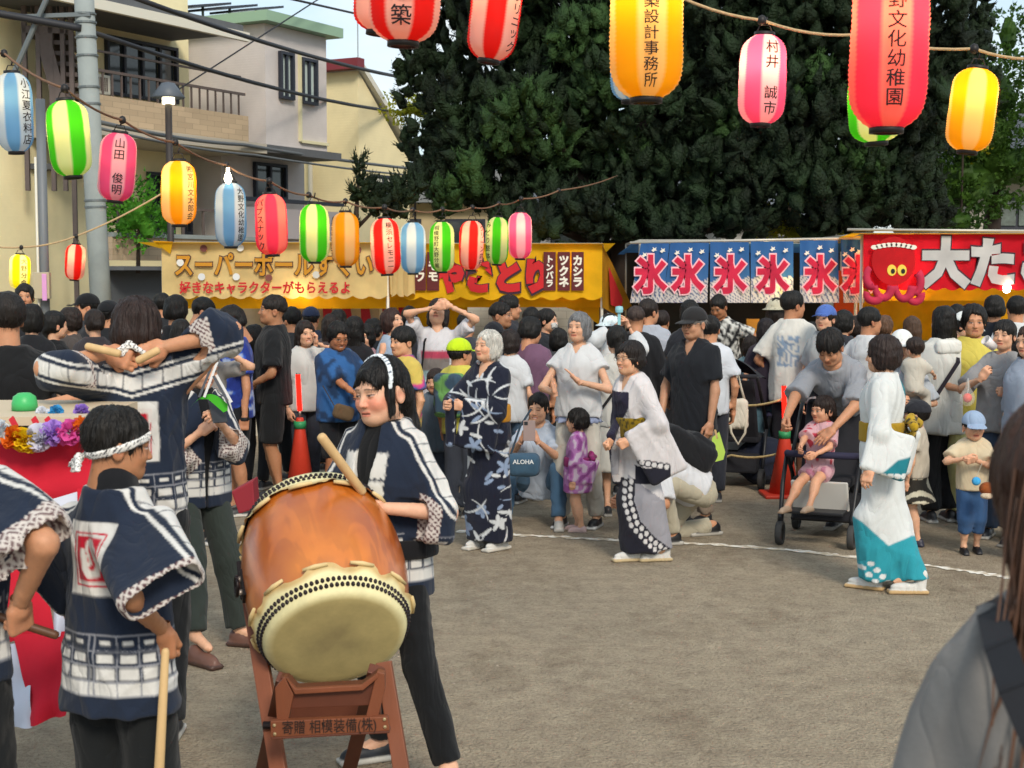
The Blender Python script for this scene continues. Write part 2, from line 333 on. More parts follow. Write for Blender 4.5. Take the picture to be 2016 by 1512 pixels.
r = MB(); r.tube([FW.at(-1.1, 0, .1), FW.at(-1.1, 5.6, .1)], .05, 8); part(r, 'downpipe', M_WHITEM, h)
# ground floor: terrace wall with tile, dark window, shutter
A2 = P(222, 537, 20.4); A2.z = 0; FT = Face(A2, E1, E2)
r = MB(); FT.box(r, 0, 3.2, FT.sz(230, 512)[1], FT.sz(230, 466)[1], -.2, 0); part(r, 'terrace_parapet', M_BTILE, h)
r = MB(); FT.box(r, 0, 3.25, FT.sz(230, 466)[1], FT.sz(230, 466)[1] + .06, -.22, .03); part(r, 'terrace_rail', M_CONC, h)
r = MB(); FT.box(r, .0, 1.5, 0, FT.sz(230, 532)[1], -.3, -.12); part(r, 'garage_shutter', mat('grey_shutter', '#5b5f63', .6, bump=(2, .3, (.1, .1, 30))), h); r = MB(); FT.box(r, -.05, 1.7, FT.sz(230, 532)[1], FT.sz(230, 524)[1], -.3, .25); part(r, 'canopy', M_ROOF, h)
window(h, FW, 288, 340, 338, 462, n=2); window(h, FW, 355, 330, 372, 462, n=1)
r = MB()
for i in range(6): FT.box(r, .2 + i * .45, .23 + i * .45, FT.sz(230, 466)[1] + .06, FT.sz(230, 466)[1] + .42, -.1, -.07)
FT.box(r, .1, 2.7, FT.sz(230, 466)[1] + .42, FT.sz(230, 466)[1] + .46, -.11, -.06); part(r, 'terrace_fence', M_STEEL, h)
# --- mauve house
B = P(527, 537, 25.0); B.z = 0; FR = Face(B, E1, E2); FL = Face(B, -E2, -E1)
h = building('mauve_house', B, 'mauve sided house with two tall windows and a green eave')
uR = FR.sz(643, 190)[0]; uL = 1.9; zT = 6.08; zB = FR.sz(530, 285)[1]
r = MB(); r.obox(B + E1 * uR / 2 - E2 * uL / 2 + Vector((0, 0, (zT + zB) / 2)), E1 * uR / 2, E2 * uL / 2, Vector((0, 0, (zT - zB) / 2))); part(r, 'upper_wall', M_MAUVE, h)
r = MB(); r.obox(B + E1 * (uR / 2 + .1) - E2 * (uL / 2 + .8) + Vector((0, 0, zB / 2 - .02)), E1 * (uR / 2 + .3), E2 * uL / 2, Vector((0, 0, zB / 2 - .02))); part(r, 'lower_wall', M_MAUVE, h)
r = MB(); r.obox(B + E1 * uR / 2 - E2 * uL / 2 + Vector((0, 0, zT + .09)), E1 * (uR / 2 + .22), E2 * (uL / 2 + .22), Vector((0, 0, .085))); part(r, 'roof', mat('green_eave', '#8fae95', .6), h)
r = MB(); FR.box(r, -.3, uR + .3, zB - .14, zB - .01, -2, .1); part(r, 'overhang', M_ROOF, h)
for i, (x0, y0) in enumerate(((388, 22), (440, 20), (490, 24))):
    p = B - E2 * (1.6 - .3 * i) + E1 * (.1 + .35 * i) + Vector((0, 0, zT + .42)); r = MB(); r.obox(p, E1 * .5 + Vector((0, 0, .1)), E2 * .42, Vector((0, 0, .02))); part(r, 'solar_panel', mat('solar_panel', '#33363f', .25), h); r = MB(); r.bar(p + E2 * .2 - Vector((0, 0, .01)), p + E2 * .2 - Vector((0, 0, .27)), .04); part(r, 'panel_leg', M_CONC, h)
window(h, FR, 547, 103, 574, 196, M_CURT, 2); window(h, FR, 590, 116, 620, 206, M_CURT, 2)
r = MB(); u, _ = FR.sz(587, 200); FR.box(r, u, u + .05, zB + .12, zT - .35, 0, .05); FR.box(r, u + .05, uR, zB + .10, zB + .15, 0, .05); part(r, 'trim_pipe', mat('cream_trim', '#d9d2ac', .6), h)
FLo = Face(B - E2 * .8 + E1 * .1, E1, E2); window(h, FLo, 497, 322, 560, 392, None, 2)
r = MB(); FLo.box(r, -.5, FLo.sz(640, 400)[0], FLo.sz(520, 470)[1], FLo.sz(520, 412)[1], .3, .42); part(r, 'balcony_panel', mat('mauve_panel', '#a8a2a4', .7), h)
r = MB(); FLo.box(r, -.5, FLo.sz(640, 400)[0], FLo.sz(520, 400)[1], FLo.sz(520, 393)[1], .3, .44); part(r, 'balcony_rail', M_DARKF, h)
# --- yellow gabled house
D = P(708, 537, 29.0); D.z = 0; FY = Face(D, E1, E2); FYL = Face(D, -E2, -E1)
h = building('yellow_house', D, 'pale yellow sided house with a steep white-edged gable')
u2 = FY.sz(806, 320)[0]; zpk = FY.sz(708, 140)[1]; zlo = FY.sz(806, 318)[1]
r = MB(); r.prism([FY.at(0, 0), FY.at(u2, 0), FY.at(u2, zlo), FY.at(0, zpk)], -E2 * 3.2); part(r, 'wall', M_YEL, h)
r = MB(); r.prism([FY.at(-.1, zpk + .10, .12), FY.at(u2 + .2, zlo + .02, .12), FY.at(u2 + .2, zlo + .16, .12), FY.at(-.1, zpk + .24, .12)], -E2 * 3.5); part(r, 'roof', M_WHITEM, h)
r = MB(); r.obox(D - E2 * 1.6 - E1 * .12 + Vector((0, 0, zpk + .12)), E1 * .12, E2 * 1.75, Vector((0, 0, .1))); part(r, 'ridge_board', mat('dark_red_fascia', '#7d3038', .6), h)
r = MB(); FY.box(r, .0, 2.6, FY.sz(720, 350)[1] - .06, FY.sz(720, 350)[1], 0, .06); part(r, 'belt_trim', M_WHITEM, h)
window(h, FY, 728, 345, 770, 385, M_CURT, 2); r = MB(); r.tube([FYL.at(1.1, 0, .08), FYL.at(1.1, zpk - .3, .08)], .045, 8); part(r, 'downpipe', M_WHITEM, h)
r = MB(); r.tube([D + Vector((0, 0, zpk + .2)), D + Vector((0, 0, zpk + 2.6))], .012, 6); part(r, 'antenna_mast', M_CONC, h)
# --- old yellow building with outside stairs
O = P(-120, 537, 22.5); O.z = 0; FO = Face(O, Vector((1, 0.12, 0)).normalized(), Vector((.12, -1, 0)).normalized())
h = building('stair_building', O, 'old yellow building with a brown steel outside staircase at the left edge')
r = MB(); FO.box(r, -2, FO.sz(150, 200)[0], 0, 7.5, -5, 0); part(r, 'wall', M_OLD, h)
MOL = mat('olive_glass', '#4a4a34', .25, noise=(3, .2)); uA, uB = FO.sz(2, 400)[0], FO.sz(80, 400)[0]
for i in range(3):
    for j in range(2):
        r = MB(); a_ = uA + (uB - uA) * j / 2; z1 = FO.sz(40, 340 + i * 72)[1]; z0 = FO.sz(40, 340 + (i + 1) * 72)[1]; FO.box(r, a_ + .03, a_ + (uB - uA) / 2 - .03, z0 + .04, z1 - .04, .02, .05); part(r, 'pane', MOL, h)
r = MB()
for i in range(4): z = FO.sz(40, 340 + i * 72)[1]; FO.box(r, uA - .1, uB + .1, z - .04, z + .04, .0, .1)
for j in range(3): a_ = uA + (uB - uA) * j / 2; FO.box(r, a_ - .03, a_ + .03, FO.sz(40, 556)[1], FO.sz(40, 340)[1], .005, .09)
part(r, 'window_grid', M_STEEL, h)
FS = Face(O + FO.n * 1.3, FO.d, FO.n)
for px in (51, 78, 103, 126, 143): r = MB(); u = FS.sz(px, 200)[0]; FS.box(r, u - .03, u + .03, 0 if px in (78, 143) else 3.1, 7.0, -.05, .05); part(r, 'stair_post', M_STEEL, h)
for i in range(11):
    px, py = 92 + i * 5.6, 62 + i * 21; r = MB(); u, z = FS.sz(px + 14, py); FS.box(r, u - .16, u + .16, z - .03, z + .03, -.8, -.02); part(r, 'tread', M_STEEL, h)
for o_ in (-.82, .02): r = MB(); a_, z_ = FS.sz(82, 60); b_, w_ = FS.sz(152, 330); r.bar(FS.at(a_, z_, o_), FS.at(b_, w_, o_), .05, .2); part(r, 'stringer', M_STEEL, h)
r = MB(); FS.box(r, FS.sz(45, 60)[0], FS.sz(130, 60)[0], FS.sz(80, 66)[1], FS.sz(80, 52)[1], -1.2, .05); part(r, 'landing', M_STEEL, h)
for i in range(9): r = MB(); u = FS.sz(52 + i * 10, 30)[0]; FS.box(r, u - .007, u + .007, FS.sz(80, 52)[1], 7.2, .0, .025); part(r, 'baluster', M_STEEL, h)
r = MB(); z = FO.sz(50, 330)[1]; FO.box(r, FO.sz(30, 330)[0], FO.sz(150, 330)[0], z - .08, z, 0, .9); part(r, 'awning', M_ROOF, h)
# --- low houses behind the trees
for px0, px1, pt, Y, cw, cr, lab in ((540, 960, 400, 33, '#c9b68f', '#6b6a66', 'low beige house glimpsed between the juniper branches'), (1000, 1420, 420, 34, '#8d8d8f', '#565a60', 'grey house glimpsed behind the dark juniper trunk'), (1420, 1720, 432, 31, '#a9a9a4', '#6a6f75', 'pale grey house behind the ice stall')):
    a_, b_ = P(px0, pt, Y), P(px1, pt, Y); h = building('low_house', ((a_.x + b_.x) / 2, Y, 0), lab)
    r = MB().box((a_.x, Y, 0), (b_.x, Y + 5, a_.z)); part(r, 'wall', mat('wall_' + cw, cw, .85, noise=(1.5, .1)), h)
    r = MB().prism([(a_.x - .3, Y - .4, a_.z), (a_.x - .3, Y + 2.5, a_.z + .9), (a_.x - .3, Y + 5.4, a_.z)], (b_.x - a_.x + .6, 0, 0)); part(r, 'roof', mat('roof_' + cr, cr, .8, noise=(6, .15)), h)
    for i in range(3):
        x = a_.x + (b_.x - a_.x) * (.2 + .3 * i); r = MB().box((x, Y - .05, a_.z - 1.3), (x + .9, Y - .01, a_.z - .35)); w = part(r, 'window', M_DARKF, h); MB().box((x + .06, Y - .07, a_.z - 1.24), (x + .84, Y - .055, a_.z - .41)).build('pane', M_GLASS, w)
a_, b_ = P(1902, 372, 27), P(2140, 372, 27); h = building('tile_roof_house', ((a_.x + b_.x) / 2, 27, 0), 'grey house with wide dark window at the far right')
part(MB().box((a_.x, 27, 0), (b_.x + 4, 32, 3.6)), 'wall', mat('grey_plaster', '#b5b2a8', .85, noise=(1.5, .1)), h)
part(MB().prism([(a_.x - .5, 26.3, 3.55), (a_.x - .5, 29.5, 5.1), (a_.x - .5, 32.5, 3.55)], (8, 0, 0)), 'roof', mat('slate_roof', '#4c5058', .7, noise=(6, .2)), h)
w = part(MB().box((P(1950, 392, 27).x, 26.93, P(1950, 452, 27).z), (b_.x, 26.99, P(1950, 388, 27).z)), 'window', M_DARKF, h)
for i in range(3): x0 = P(1958 + i * 45, 400, 27).x; MB().box((x0, 26.90, P(1950, 450, 27).z + .05), (x0 + .36, 26.925, P(1950, 396, 27).z)).build('pane', mat('leafy_glass', '#4d5c58', .08, noise=(7, .6), spec=.7), w)
# --- tiled wall behind the stalls
ww = empty('boundary_wall', (P(1100, 600, 21.5).x, 21.5, 0)); tag(ww, 'white tiled boundary wall behind the yakitori stall', 'wall')
part(MB().box((P(900, 600, 21.5).x, 21.5, 0), (P(1420, 600, 21.5).x, 21.7, P(1000, 592, 21.5).z)), 'panel', tiles('white_tile', '#c9c7bd', 2.2, '#a5a39a'), ww); part(MB().box((P(898, 600, 21.5).x, 21.45, P(1000, 592, 21.5).z + .002), (P(1422, 600, 21.5).x, 21.75, P(1000, 592, 21.5).z + .08)), 'coping', M_CONC, ww)

# ------------------------------------------------------------------ pole, lamp, cables
b0, t0 = P(201, 640, 18.5), P(164, -30, 18.5); d = t0 - b0; b0 = b0 - d * (b0.z / d.z) if True else b0
po = empty('utility_pole', b0); tag(po, 'thick grey concrete utility pole leaning slightly beside the cream house', 'pole')
part(MB().tube([b0, b0.lerp(t0, .5), t0 + d * .3], [.134, .126, .116], 24), 'shaft', M_CONC, po, smooth=True)
for py in (28, 45, 74, 110, 172, 205, 395, 408): c_ = b0 + d * ((P(180, py, 18.5).z) / d.z); part(MB().tube([c_ - d.normalized() * .012, c_ + d.normalized() * .012], .136, 20), 'band', mat('galvanised', '#6f7678', .5, metal=.5), po)
part(MB().bar(P(42, 33, 18.4), P(178, 28, 18.4), .05), 'bracket', mat('galvanised', '#6f7678', .5), po); part(MB().tube([P(20, 160, 18.3), P(95, -10, 18.3)], .035, 8), 'stay_wire', mat('galvanised', '#6f7678', .5), po)
M_BLK = mat('black_cable', '#26282e', .6)
def cable(lab, pts, r, sag=.0, m=None, name='power_cable'):
    q = [P(*p) for p in pts]; o_ = []
    for a, b in zip(q, q[1:]):
        for i in range(8): t = i / 8; x = a.lerp(b, t); x.z -= sag * 4 * t * (1 - t); o_.append(x)
    o_.append(q[-1]); o = MB().tube([p - q[0] for p in o_], r, 6).build(name, m or M_BLK, None, True); o.location = q[0]; return tag(o, lab, 'cable')
cable('thick black cable crossing above the mauve house windows', [(250, -10, 18.5), (790, 152, 30)], .034, .1); cable('thick black cable running from the pole across the balcony', [(178, 62, 18.5), (800, 222, 31)], .032, .15)
cable('thin black cable at the top in front of the sky', [(560, -5, 24), (900, 72, 34)], .02); cable('bundled grey cable under the balcony slab', [(186, 238, 18.5), (480, 285, 24), (900, 340, 32)], .03, .05, mat('grey_cable', '#5d6266', .6)); cable('lower grey cable under the eave of the mauve house', [(186, 250, 18.5), (500, 305, 24), (900, 352, 32)], .02, .05, mat('grey_cable', '#5d6266', .6)); cable('black cable from the pole to the stair landing', [(160, 56, 18.4), (50, 36, 18.2), (-40, 20, 18)], .05)
cable('thin wire rising past the solar panels', [(640, -10, 26), (330, 190, 22)], .012, 0)
lp = empty('street_lamp', G(335, 800)); lp.location = (P(335, 400, 20.2).x, 20.2, 0); tag(lp, 'park lamp with a dark conical shade in front of the balcony', 'street lamp')
X, Z0 = lp.location.x, P(335, 205, 20.2).z; s_ = 20.2 / 2900
def lpart(mb, n, m, sm=True): return mb.build(n, m, lp, sm)
lpart(MB().tube([(0, 0, 0), (0, 0, Z0)], .048, 12), 'post', mat('dark_brown_paint', '#35302f', .5)); lpart(MB().lathe([(.05, 0), (.085, .0), (.085, .09), (.0, .09)], (0, 0, Z0), 18), 'lamp_glass', mat('lamp_glass', '#fff3d0', .3, emit=1.6)); lpart(MB().lathe([(.215, Z0 + .08), (.225, Z0 + .095), (.09, Z0 + .28), (.0, Z0 + .30)], (0, 0, 0), 28), 'shade', mat('slate_shade', '#545c66', .5))
gp_ = empty('sign_post', (P(84, 400, 19.5).x, 19.5, 0)); tag(gp_, 'grey steel post with a beige box and a pink ribbon left of the pole', 'post')
zt = P(84, 195, 19.5).z; gp_x = 0; MB().tube([(0, 0, 0), (0, 0, zt)], .062, 14).build('post', mat('grey_paint', '#6d7277', .5), gp_, True); MB().tube([(-.06, -.07, 0), (-.06, -.07, P(84, 310, 19.5).z)], .016, 8).build('conduit', M_WHITEM, gp_, True)
zb0, zb1 = P(84, 588, 19.5).z, P(84, 536, 19.5).z; MB().box((-.11, -.16, zb0), (.11, -.065, zb1)).build('box', mat('beige_box', '#b3a88f', .7), gp_, bevel=.01); MB().box((.02, -.175, zb0 - .02), (.08, -.163, zb1 - .02)).build('ribbon', mat('pink_ribbon', '#d59ad0', .8), gp_)
# ------------------------------------------------------------------ trees
def foliage(name, m): return m
def leaf_mat(name, c1, c2, trans=.25):
    m = bpy.data.materials.new(name); m.use_nodes = True; t = m.node_tree; b = t.nodes['Principled BSDF']; K = t.links.new; b.inputs['Roughness'].default_value = .6; b.inputs['Specular IOR Level'].default_value = .25
    n = t.nodes.new('ShaderNodeTexNoise'); n.inputs['Scale'].default_value = 1.6; n.inputs['Detail'].default_value = 6; tc = t.nodes.new('ShaderNodeTexCoord'); K(tc.outputs['Object'], n.inputs['Vector'])
    r = t.nodes.new('ShaderNodeValToRGB'); r.color_ramp.elements[0].position = .32; r.color_ramp.elements[0].color = c4(c1); r.color_ramp.elements[1].position = .68; r.color_ramp.elements[1].color = c4(c2); K(n.outputs['Fac'], r.inputs['Fac']); K(r.outputs['Color'], b.inputs['Base Color'])
    tr = t.nodes.new('ShaderNodeBsdfTranslucent'); K(r.outputs['Color'], tr.inputs['Color']); mx = t.nodes.new('ShaderNodeMixShader'); mx.inputs[0].default_value = trans; K(b.outputs[0], mx.inputs[1]); K(tr.outputs[0], mx.inputs[2]); 
    n3 = t.nodes.new('ShaderNodeTexNoise'); n3.inputs['Scale'].default_value = 26; n3.inputs['Detail'].default_value = 5; K(tc.outputs['Object'], n3.inputs['Vector']); bp = t.nodes.new('ShaderNodeBump'); bp.inputs['Strength'].default_value = 1.; bp.inputs['Distance'].default_value = .06; K(n3.outputs['Fac'], bp.inputs['Height'])
    if not trans: K(bp.outputs[0], b.inputs['Normal'])
    if trans: K(mx.outputs[0], t.nodes['Material Output'].inputs['Surface'])
    return m
def tufts(c, d, L, wid, nb, rng):
    """flame-shaped sprays: centres c (N,3), axes d (N,3), lengths L (N) -> triangles"""
    N = len(c); t = rng.uniform(0, 1, (N, nb)) ** .8; a = rng.uniform(0, 2 * np.pi, (N, nb))
    ref = np.where(np.abs(d[:, 2:3]) > .9, np.array([[1., 0, 0]]), np.array([[0, 0, 1.]])); x = np.cross(d, ref); x /= np.linalg.norm(x, axis=1)[:, None]; y = np.cross(d, x)
    rad = (np.sin(np.pi * (t * .85 + .12)) * .34 * rng.uniform(.35, 1, (N, nb))) * L[:, None]
    o = c[:, None] + d[:, None] * (t * L[:, None])[..., None] + (x[:, None] * np.cos(a)[..., None] + y[:, None] * np.sin(a)[..., None]) * rad[..., None]
    dirv = d[:, None] * 1.0 + (x[:, None] * np.cos(a)[..., None] + y[:, None] * np.sin(a)[..., None]) * .55 + rng.normal(0, .28, (N, nb, 3)); dirv /= np.linalg.norm(dirv, axis=2)[..., None]
    sd = np.cross(dirv, rng.normal(size=(N, nb, 3))); sd /= np.linalg.norm(sd, axis=2)[..., None]
    l = (L[:, None] * rng.uniform(.15, .32, (N, nb)))[..., None]; w = wid * rng.uniform(.6, 1.2, (N, nb))[..., None]
    v = np.stack([o - sd * w, o + sd * w, o + dirv * l], 2).reshape(-1, 3); return v, np.arange(len(v)).reshape(-1, 3)
def flames(c, d, L, rng, fat=.28):
    """dense upward-curling foliage clumps: lumpy pointed bodies"""
    N = len(c); nr, ns = 6, 6; t = np.linspace(0, 1, nr); rad = np.sin(np.pi * (.10 + .90 * t ** .72)) ** .8; rad[-1] = .03
    ref = np.where(np.abs(d[:, 2:3]) > .9, np.array([[1., 0, 0]]), np.array([[0, 0, 1.]])); x = np.cross(d, ref); x /= np.linalg.norm(x, axis=1)[:, None]; y = np.cross(d, x)
    a = np.linspace(0, 2 * np.pi, ns, endpoint=False)[None, None] + rng.uniform(0, 6, (N, 1, 1)) + t[None, :, None] * rng.normal(0, 1.2, (N, 1, 1))
    r = rad[None, :, None] * fat * L[:, None, None] * (1 + rng.uniform(-.3, .3, (N, nr, ns))) * rng.uniform(.75, 1.25, (N, 1, 1))
    bend = rng.normal(0, .22, (N, 2)); bx = (t[None] ** 2 * bend[:, :1] * L[:, None])[..., None]; by_ = (t[None] ** 2 * bend[:, 1:] * L[:, None])[..., None]
    p = c[:, None, None] + d[:, None, None] * (t[None, :, None] * L[:, None, None] + rng.uniform(-.05, .05, (N, nr, ns)) * L[:, None, None])[..., None] + x[:, None, None] * (r * np.cos(a) + bx)[..., None] + y[:, None, None] * (r * np.sin(a) + by_)[..., None]
    b = (np.arange(N) * nr * ns)[:, None, None]; i = np.arange(nr - 1)[None, :, None]; j = np.arange(ns)[None, None]; q = lambda ii, jj: (b + ii * ns + jj % ns).ravel()
    f = np.concatenate([np.stack([q(i, j), q(i, j + 1), q(i + 1, j + 1)], 1), np.stack([q(i, j), q(i + 1, j + 1), q(i + 1, j)], 1)]); return p.reshape(-1, 3), f
def juniper_foliage(lobes, per, L, seed, up=.6, fuzz=26, core=.6, skin=(.74, 1.05)):
    rng = np.random.default_rng(seed); C_, D_, L_ = [], [], []
    for c, r in lobes:
        c, r = np.array(c), np.array(r); n = max(4, int(per * (r[0] * r[1] + r[1] * r[2] + r[0] * r[2]) / 3 * 4)); u = rng.normal(size=(n, 3)); u[:, 1] -= .35 * np.abs(u[:, 1]); u /= np.linalg.norm(u, axis=1)[:, None]
        lump = 1 + .16 * np.sin(u @ rng.normal(size=3) * 5); C_.append(c + u * r * (rng.uniform(*skin, n) * lump)[:, None]); nn = u / r; nn /= np.linalg.norm(nn, axis=1)[:, None]; d = nn * (1 - up) + np.array([0, 0, up]) + rng.normal(0, .25, (n, 3)); D_.append(d / np.linalg.norm(d, axis=1)[:, None]); L_.append(np.minimum(L * rng.uniform(.5, 1.5, n), r.min() * 1.5))
    C_, D_, L_ = map(np.concatenate, (C_, D_, L_)); v1, f1 = flames(C_ - D_ * L_[:, None] * .35, D_, L_, rng); k = rng.integers(0, len(v1), len(C_) * fuzz); o = v1[k] + rng.normal(0, .02, (len(k), 3)); dd = o - (C_[k // 36] + D_[k // 36] * (L_[k // 36] * -.1)[:, None]); dd /= np.maximum(np.linalg.norm(dd, axis=1), 1e-6)[:, None]; dd = dd * .7 + D_[k // 36] * .7 + rng.normal(0, .3, o.shape); dd /= np.linalg.norm(dd, axis=1)[:, None]
    sd_ = np.cross(dd, rng.normal(size=o.shape)); sd_ /= np.linalg.norm(sd_, axis=1)[:, None]; l = rng.uniform(.03, .085, (len(o), 1)); w = .0095; v2 = np.stack([o - sd_ * w - dd * .01, o + sd_ * w - dd * .01, o + dd * l], 1).reshape(-1, 3); vs, fs, kk_ = [v1, v2], [f1, np.arange(len(v2)).reshape(-1, 3) + len(v1)], len(v1) + len(v2)
    return np.concatenate(vs), np.concatenate(fs)
def lobes_foliage(lobes, per, L, wid, nb, seed, up=.65, core=.72):
    """lobes: (centre, radii); foliage on the skin of each lobe plus a rough inner mass"""
    rng = np.random.default_rng(seed); C_, D_, L_ = [], [], []
    for c, r in lobes:
        c, r = np.array(c), np.array(r); n = int(per * (r[0] * r[1] + r[1] * r[2] + r[0] * r[2]) / 3 * 4)
        u = rng.normal(size=(n, 3)); u /= np.linalg.norm(u, axis=1)[:, None]; lump = 1 + .14 * np.sin(u @ rng.normal(size=3) * 5) + .10 * np.sin(u @ rng.normal(size=3) * 9)
        sh = rng.uniform(.72, 1.04, n) * lump; C_.append(c + u * r * sh[:, None]); nn = u / r; nn /= np.linalg.norm(nn, axis=1)[:, None]; d = nn * (1 - up) + np.array([0, 0, up]) + rng.normal(0, .22, (n, 3)); D_.append(d / np.linalg.norm(d, axis=1)[:, None]); L_.append(L * rng.uniform(.6, 1.45, n))
    C_, D_, L_ = map(np.concatenate, (C_, D_, L_)); v, f = tufts(C_, D_, L_, wid, nb, rng)
    vs, fs = [v], [f]; k = len(v)
    if core:
        for c, r in lobes:
            m = MB().lathe([(math.sin(a) * .98 + .02, -math.cos(a)) for a in np.linspace(0, math.pi, 9)], (0, 0, 0), 12); q = np.array(m.v); q *= (1 + .16 * np.sin(q @ rng.normal(size=3) * 6) + .1 * np.sin(q @ rng.normal(size=3) * 11))[:, None]; q = q * np.array(r) * core + np.array(c)
            ff = np.array(m.f); vs.append(q); fs.append(np.concatenate([ff[:, [0, 1, 2]], ff[:, [0, 2, 3]]]) + k); k += len(q)
    return np.concatenate(vs), np.concatenate(fs)
M_BARK = mat('juniper_bark', '#332923', .9, noise=(6, .3, (1, 1, .15)), bump=(14, .8, (1, 1, .1)))
JUN = leaf_mat('juniper_leaf', '#0c170c', '#203419', 0); JUN2 = leaf_mat('juniper_leaf_light', '#1b3014', '#355226', 0); BROAD = leaf_mat('broad_leaf', '#1d3a16', '#4a6b22', .3); SUN_PAINTED = leaf_mat('sun_painted_leaf', '#7d8a1c', '#b5b02c', .4); FRESH = leaf_mat('fresh_leaf', '#3d7a24', '#63a536', .35)  # yellow-green leaf material has the sunlight put into its colour
def limb(mb, pts, r): mb.tube([Vector(p) for p in pts], r, 9)
def tree(name, lab, base, trunks, lobes, per, L, wid, nb, seed, m, up=.65, core=.72, jun=False):
    t = empty(name, base); tag(t, lab, 'tree')
    mb = MB()
    for pts, r in trunks: limb(mb, pts, r)
    part(mb, 'trunk', M_BARK, t, smooth=True)
    v, f = juniper_foliage(lobes, per, L, seed, up) if jun else lobes_foliage(lobes, per, L, wid, nb, seed, up, core); o = nobj('crown', v - np.array(base), f, None, m, t, jun); return t
def LB(px, py, Y, rx, ry=None, rz=None): p = P(px, py, Y); return ((p.x, p.y, p.z), (rx, ry or rx, rz or rx))
Yt = 22.5
jl = [LB(1180, 40, Yt, 1.35, 1.3, 1.2), LB(1000, 120, Yt, .85, 1.0, .8), LB(880, 50, Yt + .4, .42, .5, .8), LB(915, 210, Yt, .6, .7, .5), LB(1080, 240, Yt - .4, 1.1, 1.1, .9), LB(960, 320, Yt - .3, .85, .9, .6), LB(870, 345, Yt - .2, .42, .5, .36), LB(1260, 230, Yt - .8, 1.3, 1.2, 1.1), LB(1420, 120, Yt - .3, 1.6, 1.4, 1.5),
      LB(1620, 60, Yt, 1.6, 1.5, 1.6), LB(1800, 40, Yt + .3, 1.0, 1.2, 1.2), LB(1560, 260, Yt - .9, 1.3, 1.2, 1.0), LB(1720, 230, Yt - .5, 1.1, 1.1, 1.1), LB(1850, 170, Yt + .2, .75, .9, .9), LB(1400, 340, Yt - 1.1, 1.05, 1.0, .62), LB(1560, 370, Yt - 1.2, 1.05, 1.0, .55), LB(1720, 370, Yt - .8, .9, .9, .55), LB(1250, 360, Yt - 1.0, .8, .8, .5), LB(1090, 390, Yt - .9, .62, .7, .42), LB(980, 400, Yt - .6, .5, .5, .3), LB(1310, 425, Yt - 1.4, .62, .6, .34), LB(1450, 430, Yt - 1.5, .6, .6, .28), LB(1620, 430, Yt - 1.3, .6, .6, .25), LB(1400, -60, Yt, 2.2, 1.8, 1.6), LB(1050, -60, Yt + .3, 1.5, 1.4, 1.2), LB(1640, -120, Yt, 1.8, 1.7, 1.5), LB(1060, 470, Yt - 2.2, .30, .3, .34), LB(1010, 440, Yt - 1.6, .36, .35, .26), LB(825, 120, Yt + .5, .28, .3, .5), LB(800, 170, Yt + .6, .16, .2, .32), LB(830, 260, Yt + .2, .3, .3, .35), LB(815, 20, Yt + .6, .25, .3, .45), LB(1800, 420, Yt - .6, .5, .6, .3), LB(1190, 432, 20.7, .5, .4, .3), LB(1270, 450, 20.6, .42, .4, .2), LB(1130, 425, 20.8, .45, .4, .28), LB(1340, 448, 20.6, .4, .4, .2), LB(1215, 400, 20.8, .5, .4, .3)]
tx = P(1235, 480, 21.2).x
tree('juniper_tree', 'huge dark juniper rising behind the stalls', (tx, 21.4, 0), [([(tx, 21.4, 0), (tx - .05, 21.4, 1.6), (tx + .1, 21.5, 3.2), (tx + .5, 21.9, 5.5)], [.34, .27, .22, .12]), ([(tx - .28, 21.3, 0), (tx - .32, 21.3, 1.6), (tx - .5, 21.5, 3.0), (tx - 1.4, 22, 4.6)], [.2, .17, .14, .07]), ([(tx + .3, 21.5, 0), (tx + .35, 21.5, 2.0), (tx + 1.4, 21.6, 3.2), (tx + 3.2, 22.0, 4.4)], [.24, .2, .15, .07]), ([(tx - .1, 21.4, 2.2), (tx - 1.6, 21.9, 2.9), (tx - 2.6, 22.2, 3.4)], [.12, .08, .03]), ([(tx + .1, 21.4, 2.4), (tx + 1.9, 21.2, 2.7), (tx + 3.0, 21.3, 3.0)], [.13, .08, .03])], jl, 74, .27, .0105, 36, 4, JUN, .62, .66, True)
# paler sprays standing out of the crown
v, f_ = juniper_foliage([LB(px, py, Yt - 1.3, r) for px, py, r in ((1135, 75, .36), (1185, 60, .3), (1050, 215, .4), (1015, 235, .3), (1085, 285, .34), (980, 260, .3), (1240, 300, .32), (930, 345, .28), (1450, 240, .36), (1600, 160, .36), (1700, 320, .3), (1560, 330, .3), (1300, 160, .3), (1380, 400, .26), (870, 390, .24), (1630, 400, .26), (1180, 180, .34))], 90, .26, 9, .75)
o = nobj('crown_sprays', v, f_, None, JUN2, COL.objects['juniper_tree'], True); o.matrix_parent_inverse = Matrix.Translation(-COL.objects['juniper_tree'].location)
p0 = P(700, 537, 20.0); tree('young_juniper', 'slender young juniper between the lanterns in front of the yellow house', (p0.x, 20.0, 0), [([(p0.x, 20, 0), (p0.x, 20, 2.5), (p0.x + .05, 20, 3.2)], [.06, .045, .015]), ([(p0.x, 20, 2.5), (p0.x + .45, 20, 2.95)], [.03, .01])], [LB(706, 335, 20, .07, .08, .28), LB(712, 372, 20, .14, .14, .16), LB(738, 398, 20, .17, .15, .15), LB(775, 395, 20, .22, .2, .2), LB(690, 440, 20, .12, .12, .1), LB(735, 372, 20.2, .12, .12, .14), LB(800, 372, 20.3, .24, .2, .2)], 190, .16, .013, 16, 21, JUN, .7, .6, True)
